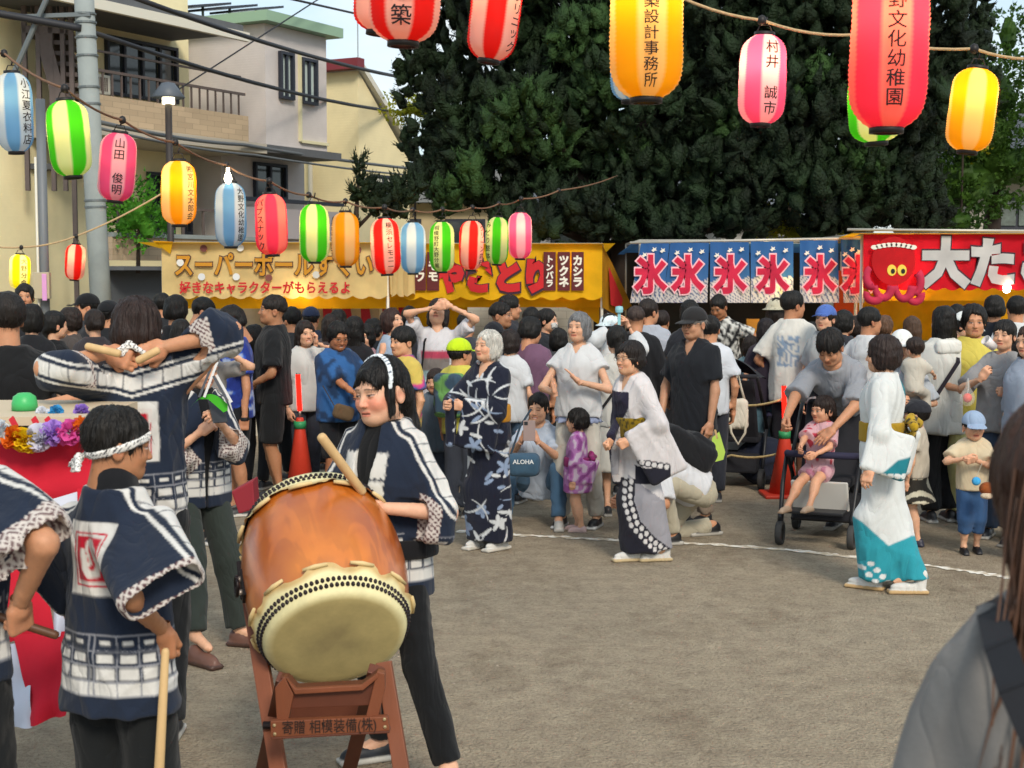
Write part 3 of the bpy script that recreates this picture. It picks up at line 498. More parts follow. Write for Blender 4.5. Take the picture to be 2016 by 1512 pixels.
p0 = P(1950, 537, 25.0); tree('broadleaf_tree', 'lighter broad-leaved tree at the right edge behind the last lantern', (p0.x, 25, 0), [([(p0.x, 25, 0), (p0.x, 25, 2.6), (p0.x + .2, 25.1, 5)], [.2, .15, .06])], [LB(1950, 190, 25, .6, .7, .6), LB(1930, 270, 24.8, .85, .8, .7), LB(1975, 330, 24.7, .7, .7, .5), LB(1900, 360, 24.6, .7, .7, .55), LB(1840, 410, 24.2, .6, .6, .4), LB(1905, 150, 25.2, .55), LB(1985, 70, 26, .22, .3, .45), LB(1870, 440, 24, .5, .5, .3)], 75, .26, .034, 16, 33, BROAD, .25, .62)
for px, py, Y, rx, rz, n_, lab, m_ in ((1545, 440, 21.5, .38, .26, 60, 'yellow-green bush above the ice flags, sunlight painted into its leaves', SUN_PAINTED), (1650, 452, 21.8, .2, .14, 60, 'small yellow bush at the end of the octopus pole, sunlight painted into its leaves', SUN_PAINTED), (1895, 235, 24.0, .34, .5, 40, 'yellow-green branch beside the last yellow lantern, sunlight painted into its leaves', SUN_PAINTED), (815, 215, 26, .42, .16, 60, 'yellow leaves at the edge of the juniper, sunlight painted into their colour', SUN_PAINTED), (270, 425, 20.6, .36, .36, 90, 'bright green shrub on the terrace of the cream house', FRESH), (243, 385, 21.0, .22, .45, 80, 'climbing plant on the wall of the cream house', BROAD)):
    p = P(px, py, Y); s = empty('shrub', (p.x, Y, 0)); tag(s, lab, 'shrub'); v, f_ = lobes_foliage([((p.x, Y, p.z), (rx, rx, rz)), ((p.x + rx * .4, Y, p.z - rz * .5), (rx * .7, rx * .6, rz * .7)), ((p.x - rx * .5, Y, p.z - rz * .4), (rx * .6, rx * .6, rz * .6))], n_ * 2, .2, .03, 10, int(px), .4, .5); o = nobj('foliage', v - np.array((p.x, Y, 0)), f_, None, m_, s, False)
    MB().tube([(0, 0, 0 if px > 300 else p.z - .8), (.02, 0, p.z)], [.035, .012], 7).build('stem', M_BARK, s, True)
# ------------------------------------------------------------------ implicit shapes
f32 = np.float32
def A3(*x): return np.array(x, dtype=f32)
def nrm(v): v = np.asarray(v, dtype=f32); return v / max(float(np.linalg.norm(v)), 1e-9)
def ln(p): return np.sqrt(np.einsum('ij,ij->i', p, p))
def cap(p, a, b, ra, rb):
    a = np.asarray(a, f32); b = np.asarray(b, f32); ab = b - a; q = p - a
    t = np.clip(q @ ab / max(float(ab @ ab), 1e-9), 0, 1)
    return ln(q - t[:, None] * ab) - (ra + (rb - ra) * t)
def ell(p, c, r, R=None):
    q = p - np.asarray(c, f32)
    if R is not None: q = q @ np.asarray(R, f32)
    r = np.asarray(r, f32); k0 = ln(q / r); k1 = ln(q / (r * r))
    return k0 * (k0 - 1) / np.maximum(k1, 1e-6)
def smin(a, b, k):
    h = np.clip(.5 + .5 * (b - a) / k, 0, 1); return b + (a - b) * h - k * h * (1 - h)
def smax(a, b, k): return -smin(-a, -b, k)
def obox(p, c, ax, h, r):
    """ax: rows = axes, h half sizes, r rounding"""
    q = np.abs((p - np.asarray(c, f32)) @ np.asarray(ax, f32).T) - (np.asarray(h, f32) - r)
    return ln(np.maximum(q, 0)) + np.minimum(q.max(1), 0) - r
SP = {}
def smooth_prof(prof):
    k = tuple(tuple(float(x) for x in r) for r in prof)
    if k not in SP:
        a = np.asarray(prof, f32); t = np.linspace(a[0, 0], a[-1, 0], 61); o = [t]
        for i in (1, 2, 3): y = np.interp(t, a[:, 0], a[:, i]); y = np.convolve(np.pad(y, 5, mode='edge'), np.ones(11) / 11, 'valid'); o.append(y)
        SP[k] = np.stack(o, 1).astype(f32)
    return SP[k]
def loft(p, a, u, prof, side):
    """elliptical tube from a along unit u; prof rows (s, halfwidth, halfdepth, forward shift) with s in metres"""
    prof = smooth_prof(prof); u = nrm(u); side = nrm(np.asarray(side, f32) - u * float(np.dot(side, u))); fw = np.cross(side, u)   # fw: points to the front (-Y for side=+X)
    q = p - np.asarray(a, f32); s = q @ u; x = q @ side; y = q @ fw
    sc_ = np.clip(s, prof[0, 0], prof[-1, 0])
    w = np.interp(sc_, prof[:, 0], prof[:, 1]); d = np.interp(sc_, prof[:, 0], prof[:, 2]); o = np.interp(sc_, prof[:, 0], prof[:, 3])
    rr = np.sqrt((x / w) ** 2 + ((y - o) / d) ** 2); e = (rr - 1) * np.minimum(w, d)
    end = np.maximum(prof[0, 0] - s, s - prof[-1, 0])
    return smax(e, end, .012).astype(f32)
def folds(p, amp, seed, fr=30., zs=.35):
    """creases: narrow ridges that fade in and out, no regular waves"""
    r = np.random.default_rng(seed); o = np.zeros(len(p), f32)
    for i in range(4):
        d = r.normal(size=3); d[2] *= zs; d /= np.linalg.norm(d); e = r.normal(size=3); e /= np.linalg.norm(e); g = r.normal(size=3); g /= np.linalg.norm(g)
        w = np.sin(p @ (d * fr * (.7 + .45 * i)).astype(f32) + 1.9 * np.sin(p @ (e * fr * .3).astype(f32) + r.uniform(0, 6)) + r.uniform(0, 6))
        m = np.clip(.35 + np.sin(p @ (g * fr * .32).astype(f32) + r.uniform(0, 6)), 0, 1)
        o += ((1 - np.abs(w)) ** 1.5 - .35) * m / (1 + .3 * i)
    return (-amp * o).astype(f32)
def vnoise(p, fr, seed=0):
    r = np.random.default_rng(seed); o = np.zeros(len(p), f32)
    for i in range(5):
        d = r.normal(size=3); d /= np.linalg.norm(d)
        o += np.sin(p @ (d * fr * (1 + .5 * i)).astype(f32) + r.uniform(0, 6) + 1.3 * np.sin(p @ (r.normal(size=3) * fr * .5).astype(f32)))
    return o / 3.2
CO = np.array([(i, j, k) for i in (0, 1) for j in (0, 1) for k in (0, 1)])
EDG = [(a, b) for a in range(8) for b in range(a + 1, 8) if np.abs(CO[a] - CO[b]).sum() == 1]
def snet(f, lo, hi, h):
    """surface of f<0 as quads; only cells near the surface are sampled finely"""
    lo = np.asarray(lo, f32) - h * 1.5; n = np.ceil((np.asarray(hi) - lo) / (4 * h)).astype(int) + 1
    gc = np.stack(np.meshgrid(*[lo[i] + 4 * h * np.arange(n[i] + 1, dtype=f32) for i in range(3)], indexing='ij'), -1)
    dc = f(gc.reshape(-1, 3)).reshape(n + 1)
    near = np.abs(dc) < 4 * h * 1.9
    act = np.zeros(n, bool)
    sg = dc < 0
    alln = np.ones(n, bool); anyn = np.zeros(n, bool)
    for c in CO:
        s = tuple(slice(c[i], c[i] + n[i]) for i in range(3)); act |= near[s]; alln &= sg[s]; anyn |= sg[s]
    act |= anyn & ~alln
    m = n * 4 + 1
    M = np.zeros(m, bool); big = act.repeat(4, 0).repeat(4, 1).repeat(4, 2)
    for c in CO: M[c[0]:c[0] + 4 * n[0], c[1]:c[1] + 4 * n[1], c[2]:c[2] + 4 * n[2]] |= big
    V = np.empty(m, f32)
    idx = [np.minimum((np.arange(m[i]) + 2) // 4, n[i]) for i in range(3)]
    V[:] = dc[np.ix_(*idx)]
    ii = np.argwhere(M); V[M] = f((lo + ii * h).astype(f32))
    S = V < 0
    cnt = np.zeros(m - 1, np.int8)
    for c in CO: cnt += S[c[0]:m[0] - 1 + c[0], c[1]:m[1] - 1 + c[1], c[2]:m[2] - 1 + c[2]]
    cells = np.argwhere((cnt > 0) & (cnt < 8))
    if len(cells) == 0: return np.zeros((0, 3), f32), np.zeros((0, 4), int)
    vid = -np.ones(m - 1, np.int64); vid[tuple(cells.T)] = np.arange(len(cells))
    vals = np.stack([V[tuple((cells + c).T)] for c in CO], 1)
    acc = np.zeros((len(cells), 3)); k = np.zeros(len(cells))
    for a, b in EDG:
        va, vb = vals[:, a], vals[:, b]; x = (va < 0) != (vb < 0); den = np.where(x, va - vb, 1); t = np.where(x, va / den, 0)
        acc += np.where(x[:, None], CO[a] + t[:, None] * (CO[b] - CO[a]), 0); k += x
    vert = (lo + (cells + acc / k[:, None]) * h).astype(f32)
    quads = []
    for ax in range(3):
        o1, o2 = [(1, 2), (2, 0), (0, 1)][ax]
        sl = [slice(0, m[i]) for i in range(3)]; s0 = list(sl); s1 = list(sl); s0[ax] = slice(0, m[ax] - 1); s1[ax] = slice(1, m[ax])
        a, b = S[tuple(s0)], S[tuple(s1)]; e = np.argwhere(a != b)
        e = e[(e[:, o1] > 0) & (e[:, o2] > 0) & (e[:, o1] < m[o1] - 1) & (e[:, o2] < m[o2] - 1)]
        if not len(e): continue
        flip = ~a[tuple(e.T)]
        d1 = np.zeros(3, int); d1[o1] = 1; d2 = np.zeros(3, int); d2[o2] = 1
        q = np.stack([vid[tuple((e - d1 - d2).T)], vid[tuple((e - d2).T)], vid[tuple(e.T)], vid[tuple((e - d1).T)]], 1)
        q[flip] = q[flip][:, ::-1]; quads.append(q)
    return vert, np.concatenate(quads)
def vnormals(v, q):
    n = np.cross(v[q[:, 2]] - v[q[:, 0]], v[q[:, 3]] - v[q[:, 1]]); o = np.zeros_like(v)
    for i in range(4): np.add.at(o, q[:, i], n)
    return o / np.maximum(ln(o), 1e-9)[:, None]
def sstep(a, b, x): t = np.clip((x - a) / (b - a), 0, 1); return t * t * (3 - 2 * t)
def mixc(c, d, t): t = np.asarray(t)[:, None] if np.ndim(t) else t; return c * (1 - t) + d * t
# ------------------------------------------------------------------ heads, hair, hands
SKIN = {'m': '#c08a68', 'f': '#d3a384', 'o': '#c99a7c', 'c': '#d2a283', 't': '#a8704e', 'p': '#dcb096'}
HEADS = {}
def head_sdf(fem, child, full, jaw):
    ch = .012 * child
    def f(p):
        ap = p.copy(); ap[:, 0] = np.abs(ap[:, 0])
        d = ell(p, (0, .014, .030), (.075, .094, .087))
        d = smin(d, ell(p, (0, -.026, -.034 + ch), (.0605 + .006 * full, .062, .077 - ch * .8)), .03)
        d = smin(d, ell(p, (0, -.05, -.083 + ch), (.033 + .012 * full + .006 * (1 - fem), .034, .027)), .028)
        d = smin(d, ell(ap, (.04, -.012, -.062 + ch), (.018 + .012 * full + jaw, .035, .03)), .03)
        d = smin(d, ell(ap, (.036 + .006 * full, -.064, -.03 + ch * .6), (.022, .018, .022)), .02)
        d = smin(d, cap(p, (-.034, -.077, .020), (.034, -.077, .020), .0105, .0105), .014)
        d = smax(d, -ell(ap, (.030, -.101, -.001), (.018, .016, .011)), .014)
        d = smin(d, ell(ap, (.030, -.0755, -.001), (.0155, .0115, .0105)), .004)
        d = smin(d, cap(p, (0, -.082, .004), (0, -.100 + .004 * child, -.031 + ch * .6), .0075, .0105 - .001 * fem), .011)
        d = smin(d, ell(ap, (.0105, -.091, -.034 + ch * .6), (.0075, .009, .0068)), .006)
        d = smin(d, cap(p, (-.015, -.083, -.0585 + ch), (.015, -.083, -.0585 + ch), .0052, .0052), .007)
        d = smin(d, cap(p, (-.012, -.082, -.068 + ch), (.012, -.082, -.068 + ch), .006, .006), .006)
        d = smax(d, -cap(p, (-.021, -.087, -.0632 + ch), (.021, -.087, -.0632 + ch), .0022, .0022), .003)
        e = ell(ap, (.0775, .016, -.012), (.0095, .021, .032)); e = smax(e, -ell(ap, (.089, .010, -.010), (.009, .012, .019)), .006)
        d = smin(d, e, .006)
        nr = .056 - .010 * fem - .012 * child
        d = smin(d, cap(p, (0, .022, -.05), (0, .036, -.19), nr, nr * 1.06), .022)
        return d
    return f
def head_geo(kind, full=0., h=.0065, smile=0., skin='#d3a384', brow='#1a1412', blush=0., old=0., eye=1., hairc='#15110f', scalp=.07):
    key = (kind, full, h, smile, skin, brow, blush, old, eye, hairc, scalp)
    if key in HEADS: return HEADS[key]
    fem, child = {'m': (0, 0), 'f': (1, 0), 'c': (.6, 1)}[kind]
    g = ('g', kind, full, h)
    if g not in HEADS: HEADS[g] = snet(head_sdf(fem, child, full, .004 if kind == 'm' else 0), (-.095, -.118, -.19), (.095, .115, .125), h)
    v, q = HEADS[g]
    v = v.copy()
    ch = .012 * child
    x, y, z = v.T; ax = np.abs(x); front = sstep(-.02, -.05, y)
    base = C(skin); c = np.tile(base, (len(v), 1)).astype(f32)
    s = max(h * .8, .0016)
    def blob(cx, cz, rx, rz, soft=1.): return sstep(1 + soft, .55, np.sqrt(((ax - cx) / rx) ** 2 + ((z - cz) / rz) ** 2)) * front
    red = base * A3(1.06, .62, .60)
    c = mixc(c, red, .42 * blush * blob(.040, -.032 + ch, .026, .02) + .10 * blob(.04, -.03, .03, .025))
    c = mixc(c, base * A3(.95, .66, .62), .35 * sstep(.016, .004, np.sqrt(x ** 2 + (z + .03) ** 2)) * front)       # nose tip
    c = mixc(c, base * A3(.8, .45, .42), .45 * sstep(.066, .078, ax) * sstep(.03, .0, np.abs(z + .012)))          # ear flush
    zz = z + .0632 - ch - smile * 6.5 * x ** 2 + 0.
    lip = sstep(.012 + s * .3, .006, np.abs(zz)) * sstep(.025 + .005 * abs(smile), .019, ax) * front
    c = mixc(c, base * (A3(.92, .40, .40) if fem else A3(.82, .5, .46)), .75 * lip)
    c = mixc(c, C('#3a1512'), .8 * sstep(.0026 + s * .35, .0012, np.abs(zz)) * sstep(.025, .02, ax) * front)
    if smile > .8: c = mixc(c, C('#ece4da'), .8 * sstep(.0042, .002, np.abs(zz + .001)) * sstep(.017, .013, ax) * front)
    ez = z + .0005 - .0008 * (ax - .030) / .015
    if eye > 0:
        ew = sstep(.0168, .0135, np.abs(ax - .0305)) * front
        hh = .0052 * eye * np.sqrt(np.clip(1 - ((ax - .0305) / .0165) ** 2, 0, 1))
        white = ew * sstep(hh + s * .4, hh - s * .3, np.abs(ez)); c = mixc(c, C('#d8cfc8'), .8 * white)
        iris = sstep(.0066 + s * .4, .0046, np.sqrt((ax - .0305) ** 2 + ez ** 2)) * white; c = mixc(c, C('#140c08'), iris)
        lash = ew * sstep(.0026 + s * .5, .0008, np.abs(ez - hh)); c = mixc(c, C('#1a100c'), .92 * lash)
        c = mixc(c, base * A3(.72, .55, .5), .5 * ew * sstep(.0022 + s * .4, .0008, np.abs(ez + hh)))
    else:
        c = mixc(c, C('#2a1a14'), .85 * sstep(.017, .0135, np.abs(ax - .0305)) * front * sstep(.003 + s * .5, .001, np.abs(ez - .003 + 9 * (ax - .0305) ** 2)))
    bz = z - .0225 + 7. * (ax - .026) ** 2 + .03 * (ax - .03)
    c = mixc(c, C(brow), .8 * sstep(.003 + s * .4, .0012, np.abs(bz)) * sstep(.020, .016, np.abs(ax - .0305)) * front)
    if old: c = mixc(c, base * A3(.7, .56, .5), old * .5 * sstep(.003 + s * .4, .001, np.abs(ax - .024 + (z + .03) * .35)) * sstep(.018, .012, np.abs(z + .045)) * front)
    c = mixc(c, C('#4a2a20'), .6 * sstep(.0042, .002, np.sqrt((ax - .0065) ** 2 + (z + .0405 - ch * .6) ** 2)) * sstep(-.085, -.092, y))
    sc_ = sstep(scalp - .004, scalp + .006, z + .55 * np.maximum(y + .06, 0)) * sstep(-.09, -.05, z)               # skin under the hair
    c = mixc(c, C(hairc) * .8 + base * .1, sc_ * (1 - sstep(.06, .07, ax) * sstep(.02, .0, z)))
    HEADS[key] = (v, q, c); return HEADS[key]
def hair_sdf(style, seed=0, thick=0., bang=0., length=0., width=0.):
    def f(p):
        x, y, z = p.T; ap = p.copy(); ap[:, 0] = np.abs(ap[:, 0])
        an = np.arctan2(x, y - .03)
        ridge = .0030 * np.sin(an * 15 + 3 * np.sin(an * 3 + seed) + 16 * z) + .0024 * np.sin(an * 34 + 5 * np.sin(an * 5 + seed * 2) + 22 * z) + .0042 * vnoise(p, 40, seed)
        jag = .011 * np.sin(x * 150 + 2 * np.sin(x * 60 + seed)) + .007 * np.sin(x * 310 + seed)
        top = ell(p, (0, .017, .036), (.083 + thick, .103 + thick, .092 + thick))
        fz = .060 - bang
        pj = p + np.stack([0 * x, 0 * x, jag * sstep(.06, .02, np.abs(x))], 1).astype(f32)
        fc = ell(pj, (0, -.105, fz - .105), (.067, .075 - .01 * (style in ('bob', 'long')), .105))
        d = smax(top, -fc, .012)
        if style in ('short', 'fade', 'cap'):
            if style == 'fade': d = smax(d, -(z + .004 - .35 * (y + .02) * 0 + .0), .02)
            d = smax(d, -(z + .052 + .0 * y), .012)
            d = smax(d, -ell(ap, (.096, -.006, -.038), (.033, .052, .052)), .010)
            d = smax(d, -(y + .055 + np.maximum(z - .0, 0) * 3), .01) if style != 'cap' else d
            if style == 'cap': d = smax(d, z - .035, .01)
        elif style == 'mop':
            d = smin(d, ell(p, (0, .034, -.02), (.084 + thick, .086 + thick, .065)), .03); d = smax(d, -fc, .01)
            d = smax(d, -(z + .072), .014); d = smax(d, -ell(ap, (.094, -.03, -.05), (.026, .042, .045)), .010)
        elif style == 'bob':
            d = smin(d, ell(p, (0, .022, -.028 - length * .3), (.088 + thick, .096 + thick, .09 + length * .5)), .03)
            d = smax(d, -ell(p, (0, -.118, fz - .105), (.061 - width, .085, .105)), .010)
            d = smax(d, -ell(p, (0, -.07, -.12), (.058 - width, .10, .085)), .014); d = smax(d, -(z + .098 + length + .012 * np.sin(an * 21 + seed) + .006 * np.sin(an * 47)), .010)
        elif style == 'long':
            d = smin(d, ell(p, (0, .028, -.03), (.086 + thick, .09 + thick, .09)), .03)
            lo = ell(p, (0, .062, -.14 - length * .45), (.082 + thick, .042, .15 + length * .55)); d = smin(d, lo, .04)
            d = smin(d, cap(ap, (.066, .0, -.02), (.075, -.012, -.12 - length * .6), .022, .016), .02)
            d = smax(d, -ell(p, (0, -.118, fz - .105), (.060 - width, .085, .105)), .010)
            d = smax(d, -ell(p, (0, -.07, -.12), (.056 - width, .10, .085)), .014)
        elif style in ('tied', 'pony', 'bun', 'twin'):
            d = smin(d, ell(p, (0, .035, -.012), (.077 + thick, .078, .07)), .03); d = smax(d, -fc, .01)
            d = smax(d, -(z + .078 - .3 * np.clip(y, -.05, .08)), .012); d = smax(d, -ell(ap, (.094, -.022, -.045), (.028, .048, .05)), .010)
            if style == 'pony': d = smin(d, cap(p, (0, .105, .012), (0, .135, -.16 - length), .03, .014), .02)
            if style == 'tied': d = smin(d, cap(p, (0, .095, -.045), (0, .11, -.19 - length), .028, .018), .025)
            if style == 'bun': d = smin(d, ell(p, (0, .108, -.01), (.042, .036, .042)), .012)
            if style == 'twin': d = smin(d, cap(ap, (.062, .05, .055), (.095, .055, -.03 - length), .022, .013), .012)
        if style == 'girl':                                     # parted bangs falling to the cheeks, long at the back
            d = smin(d, ell(p, (0, .03, -.02), (.083, .088, .075)), .03)
            d = smax(d, -ell(p, (.004, -.125, -.062), (.056, .085, .118)), .008)
            d = smax(d, -ell(ap, (.098, .004, -.03), (.034, .040, .058)), .01)
            for sx, x0 in ((1, .054), (-1, .060)):
                d = smin(d, cap(p, (.006, -.070, .080), (sx * x0, -.070, .030), .010, .008), .014); d = smin(d, ell(p, (sx * .073, -.030, -.02), (.006, .017, .065)), .014)
            d = smin(d, cap(p, (0, .085, -.02), (.03, .105, -.2), .045, .03), .03)
        return d + ridge * .9
    return f
HAIRS = {}
def hair_geo(style, h, seed=0, thick=0., bang=0., length=0., width=0.):
    k = (style, h, seed % 4, thick, bang, length, width)
    if k not in HAIRS: HAIRS[k] = snet(hair_sdf(style, seed % 4, thick, bang, length, width), (-.13, -.125, -.16 - length * 1.25 - (.18 if style in ('long', 'pony', 'tied', 'girl') else 0)), (.13, .19, .155), h)
    return HAIRS[k]
HANDS = {}
def hand_geo(pose, h):
    """frame: x fingers, y palm normal, z thumb side; wrist at the origin"""
    if (pose, h) in HANDS: return HANDS[(pose, h)]
    cu = {'open': (12, 12, 8), 'relax': (28, 34, 22), 'fist': (78, 92, 55), 'flat': (2, 4, 4), 'hold': (48, 52, 34), 'spread': (6, 8, 6)}[pose]
    segs = []
    for i, (z, l, r) in enumerate(((.029, .071, .0088), (.010, .079, .0092), (-.010, .074, .0088), (-.028, .058, .0078))):
        a = 0.; p = A3(.082 - .006 * abs(i - 1), 0, z); sp = ((1.5 - i) * .09 if pose in ('spread', 'open') else (1.5 - i) * .02)
        for j, fr in enumerate((.46, .30, .24)):
            a += math.radians(cu[j] * (1 + .06 * (i - 1))); e = p + l * fr * nrm((math.cos(a), math.sin(a), sp)); segs.append((p, e, r * (1 - .1 * j), r * (.92 - .1 * j))); p = e
    if pose == 'fist': th = [(.022, .012, .030), (.055, .030, .036), (.078, .044, .014), (.078, .046, -.004)]
    elif pose == 'hold': th = [(.018, .010, .030), (.048, .032, .046), (.078, .044, .040), (.098, .046, .032)]
    elif pose in ('flat', 'spread'): th = [(.016, .004, .028), (.045, .010, .052), (.072, .012, .062), (.090, .012, .066)]
    else: th = [(.018, .008, .030), (.048, .022, .047), (.076, .030, .048), (.094, .034, .044)]
    th = [A3(*t) for t in th]
    for j in range(3): segs.append((th[j], th[j + 1], .0125 - .0015 * j, .011 - .0015 * j))
    def f(p):
        d = obox(p, (.047, .002, 0), np.eye(3), (.045, .0135, .040), .013)
        d = smin(d, ell(p, (.028, .010, .022), (.028, .012, .016)), .012)
        d = smin(d, cap(p, (-.03, 0, 0), (.02, 0, 0), .0235, .024), .02)
        for a, b, ra, rb in segs: d = smin(d, cap(p, a, b, ra, rb), .006)
        return d
    HANDS[(pose, h)] = snet(f, (-.02, -.035, -.06), (.18, .11, .09), h); return HANDS[(pose, h)]
def rot(yaw=0, pitch=0, roll=0):
    """head turn: yaw + to its left (+X), pitch + down, roll + towards +X shoulder (degrees)"""
    return np.array((Matrix.Rotation(math.radians(yaw), 3, 'Z') @ Matrix.Rotation(math.radians(pitch), 3, 'X') @ Matrix.Rotation(math.radians(roll), 3, 'Y')), dtype=f32)
def ik(S, T, l1, l2, pole):
    S, T = np.asarray(S, f32), np.asarray(T, f32); d = T - S; D = float(np.linalg.norm(d)); u = d / max(D, 1e-6)
    if D > (l1 + l2) * .995: D = (l1 + l2) * .995; T = S + u * D
    if D < abs(l1 - l2) + .02: D = abs(l1 - l2) + .02; T = S + u * D
    a = (l1 * l1 - l2 * l2 + D * D) / (2 * D); hh = math.sqrt(max(l1 * l1 - a * a, 0)); pole = np.asarray(pole, f32); pole = pole - u * float(pole @ u)
    return S + u * a + nrm(pole) * hh, T

# ------------------------------------------------------------------ people
NSEED = [0]; FIG = {}
class Fig: pass
def figure(px, top, Y, heading=0, H=None, sex='m', w=1., lean=0, side=0, twist=0, pel=None, pelx=0., pely=0., head=(0, 0, 0), hs=None, hl=None, hr=None, pl=None, pr=None,
           gl='relax', gr='relax', nl=None, nr=None, dl=None, dr=None, fl=None, fr=None, yl=0, yr=0, kl=(0, -1, 0), kr=(0, -1, 0), skin=None, x=None, ground=0., z0=0.):
    """joints of one person in the person's own frame (faces -Y, own left is +X)"""
    f = Fig(); NSEED[0] += 1; f.seed = NSEED[0]
    p = P(px, top, Y)
    if H is None: H = p.z - ground
    f.H = H; f.sex = sex; f.w = w; f.loc = (p.x if x is None else x, Y, ground); f.heading = math.radians(heading); f.Y = Y
    child = H < 1.25; f.child = child
    s = H / 1.7; f.s = s
    f.hs = hs or (1.03 if sex == 'm' else 1.0) * (min(max(H / 1.68, .94), 1.04) if not child else .78 + .16 * (H - .8) / .5)
    nk = .848 if not child else .79 + .05 * (H - .8) / .45
    pz = (.53 if not child else .47) * H if pel is None else pel
    f.P = A3(pelx, pely, pz)
    la, sa = math.radians(lean), math.radians(side)
    f.u = nrm((math.sin(sa), -math.sin(la) * math.cos(sa), math.cos(la) * math.cos(sa)))
    Lt = nk * H - (.53 if not child else .47) * H
    f.N = f.P + f.u * Lt
    tw = math.radians(twist); f.side = nrm((math.cos(tw), math.sin(tw), 0)); f.side = nrm(f.side - f.u * float(f.side @ f.u)); f.fw = np.cross(f.side, f.u)
    shw = (.098 if sex == 'm' else .086) * H * (w * .5 + .5) if not child else .098 * H
    f.S = {1: f.N - f.u * .047 * H + f.side * shw, -1: f.N - f.u * .047 * H - f.side * shw}
    f.Rh = rot(*head)
    nd = nrm(f.u * .6 + A3(0, -.06, 1) * .6 + f.Rh @ A3(0, 0, .5))
    f.O = f.N + nd * (H * (1 - nk) - .118 * f.hs) + A3(0, -.012 * s, 0)
    l1, l2 = .178 * H, .152 * H
    if hl is not None and hl[0] > 5: hl = L2(f, P(*hl))
    if hr is not None and hr[0] > 5: hr = L2(f, P(*hr))
    if fl is not None and len(fl) == 2: fl = L2(f, G(*fl))
    if fr is not None and len(fr) == 2: fr = L2(f, G(*fr))
    f.E = {}; f.Wr = {}
    for sd_, T, pole in ((1, hl, pl), (-1, hr, pr)):
        if T is None: T = f.S[sd_] + A3(sd_ * .05 * s, -.05 * s, -.97 * (l1 + l2))
        if pole is None: pole = (sd_ * .75, .7, -.4)
        f.E[sd_], f.Wr[sd_] = ik(f.S[sd_], T, l1, l2, pole)
    f.hip = {k: f.P + A3(k * .052 * H, 0, -.015 * H) for k in (1, -1)}
    ua = ub = .2385 * H
    if child: ua = ub = .2085 * H
    f.foot = {1: A3(*((.085 * s, 0.02, 0) if fl is None else fl)), -1: A3(*((-.085 * s, -.02, 0) if fr is None else fr))}
    f.yaw = {1: yl, -1: yr}
    f.K = {}; f.An = {}
    for k, pole in ((1, kl), (-1, kr)):
        f.K[k], f.An[k] = ik(f.hip[k], f.foot[k] + A3(0, .035 * s, .075 * s), ua, ub, pole)
    f.hp = {1: gl, -1: gr}; f.hn = {1: nl, -1: nr}; f.hd = {1: dl, -1: dr}
    f.skin = skin or SKIN['c' if child else sex]
    f.thin = (.86 if sex == 'f' else 1.) * (w * .6 + .4) * (1.12 if child else 1)
    f.root = None
    return f
def torso_prof(f, add=0., loose=0.):
    """(s from the crotch, half width, half depth, forward shift)"""
    H = f.H; w = f.w; s = f.s; fem = f.sex == 'f'
    T = float(np.linalg.norm(f.N - f.P)); g = .075 * H
    W = (.152, .142, .134, .146, .158, .128, .068) if not fem else (.158, .148, .120, .132, .138, .112, .060)
    D = (.110, .106, .100, .108, .112, .088, .060) if not fem else (.114, .106, .094, .106, .108, .080, .054)
    if f.child: W = (.150, .148, .150, .152, .150, .128, .066); D = (.112, .115, .122, .115, .108, .09, .058)
    t = (-.10, .10, .32, .58, .76, .92, 1.04)
    o = (-.004, 0, .008, .012, .008, -.004, -.004)
    return [(ti * T, (Wi * s) * w + add + loose * (1 if 0 < i < 5 else .3), Di * s * (w * 1.1 - .1) + add + loose * (1 if 0 < i < 5 else .3), oi * s) for i, (ti, Wi, Di, oi) in enumerate(zip(t, W, D, o))]
def bbox(pts, m): pts = np.asarray(pts); return pts.min(0) - m, pts.max(0) + m
def finish(f, name, v, q, col, m):
    if f.root is None:
        o = nobj(name, v, q, col, m); o.location = f.loc; o.rotation_euler = (0, 0, f.heading); f.root = o
    else: o = nobj(name, v, q, col, m, f.root)
    return o
def hand_frame(f, k):
    d = nrm(f.hd[k]) if f.hd[k] is not None else nrm(f.Wr[k] - f.E[k])
    n = A3(*f.hn[k]) if f.hn[k] is not None else A3(-k, .25, 0.); n = nrm(n - d * float(n @ d))
    s = np.cross(d, n) * (1 if k < 0 else -1)
    return np.stack([d, n, s])          # rows
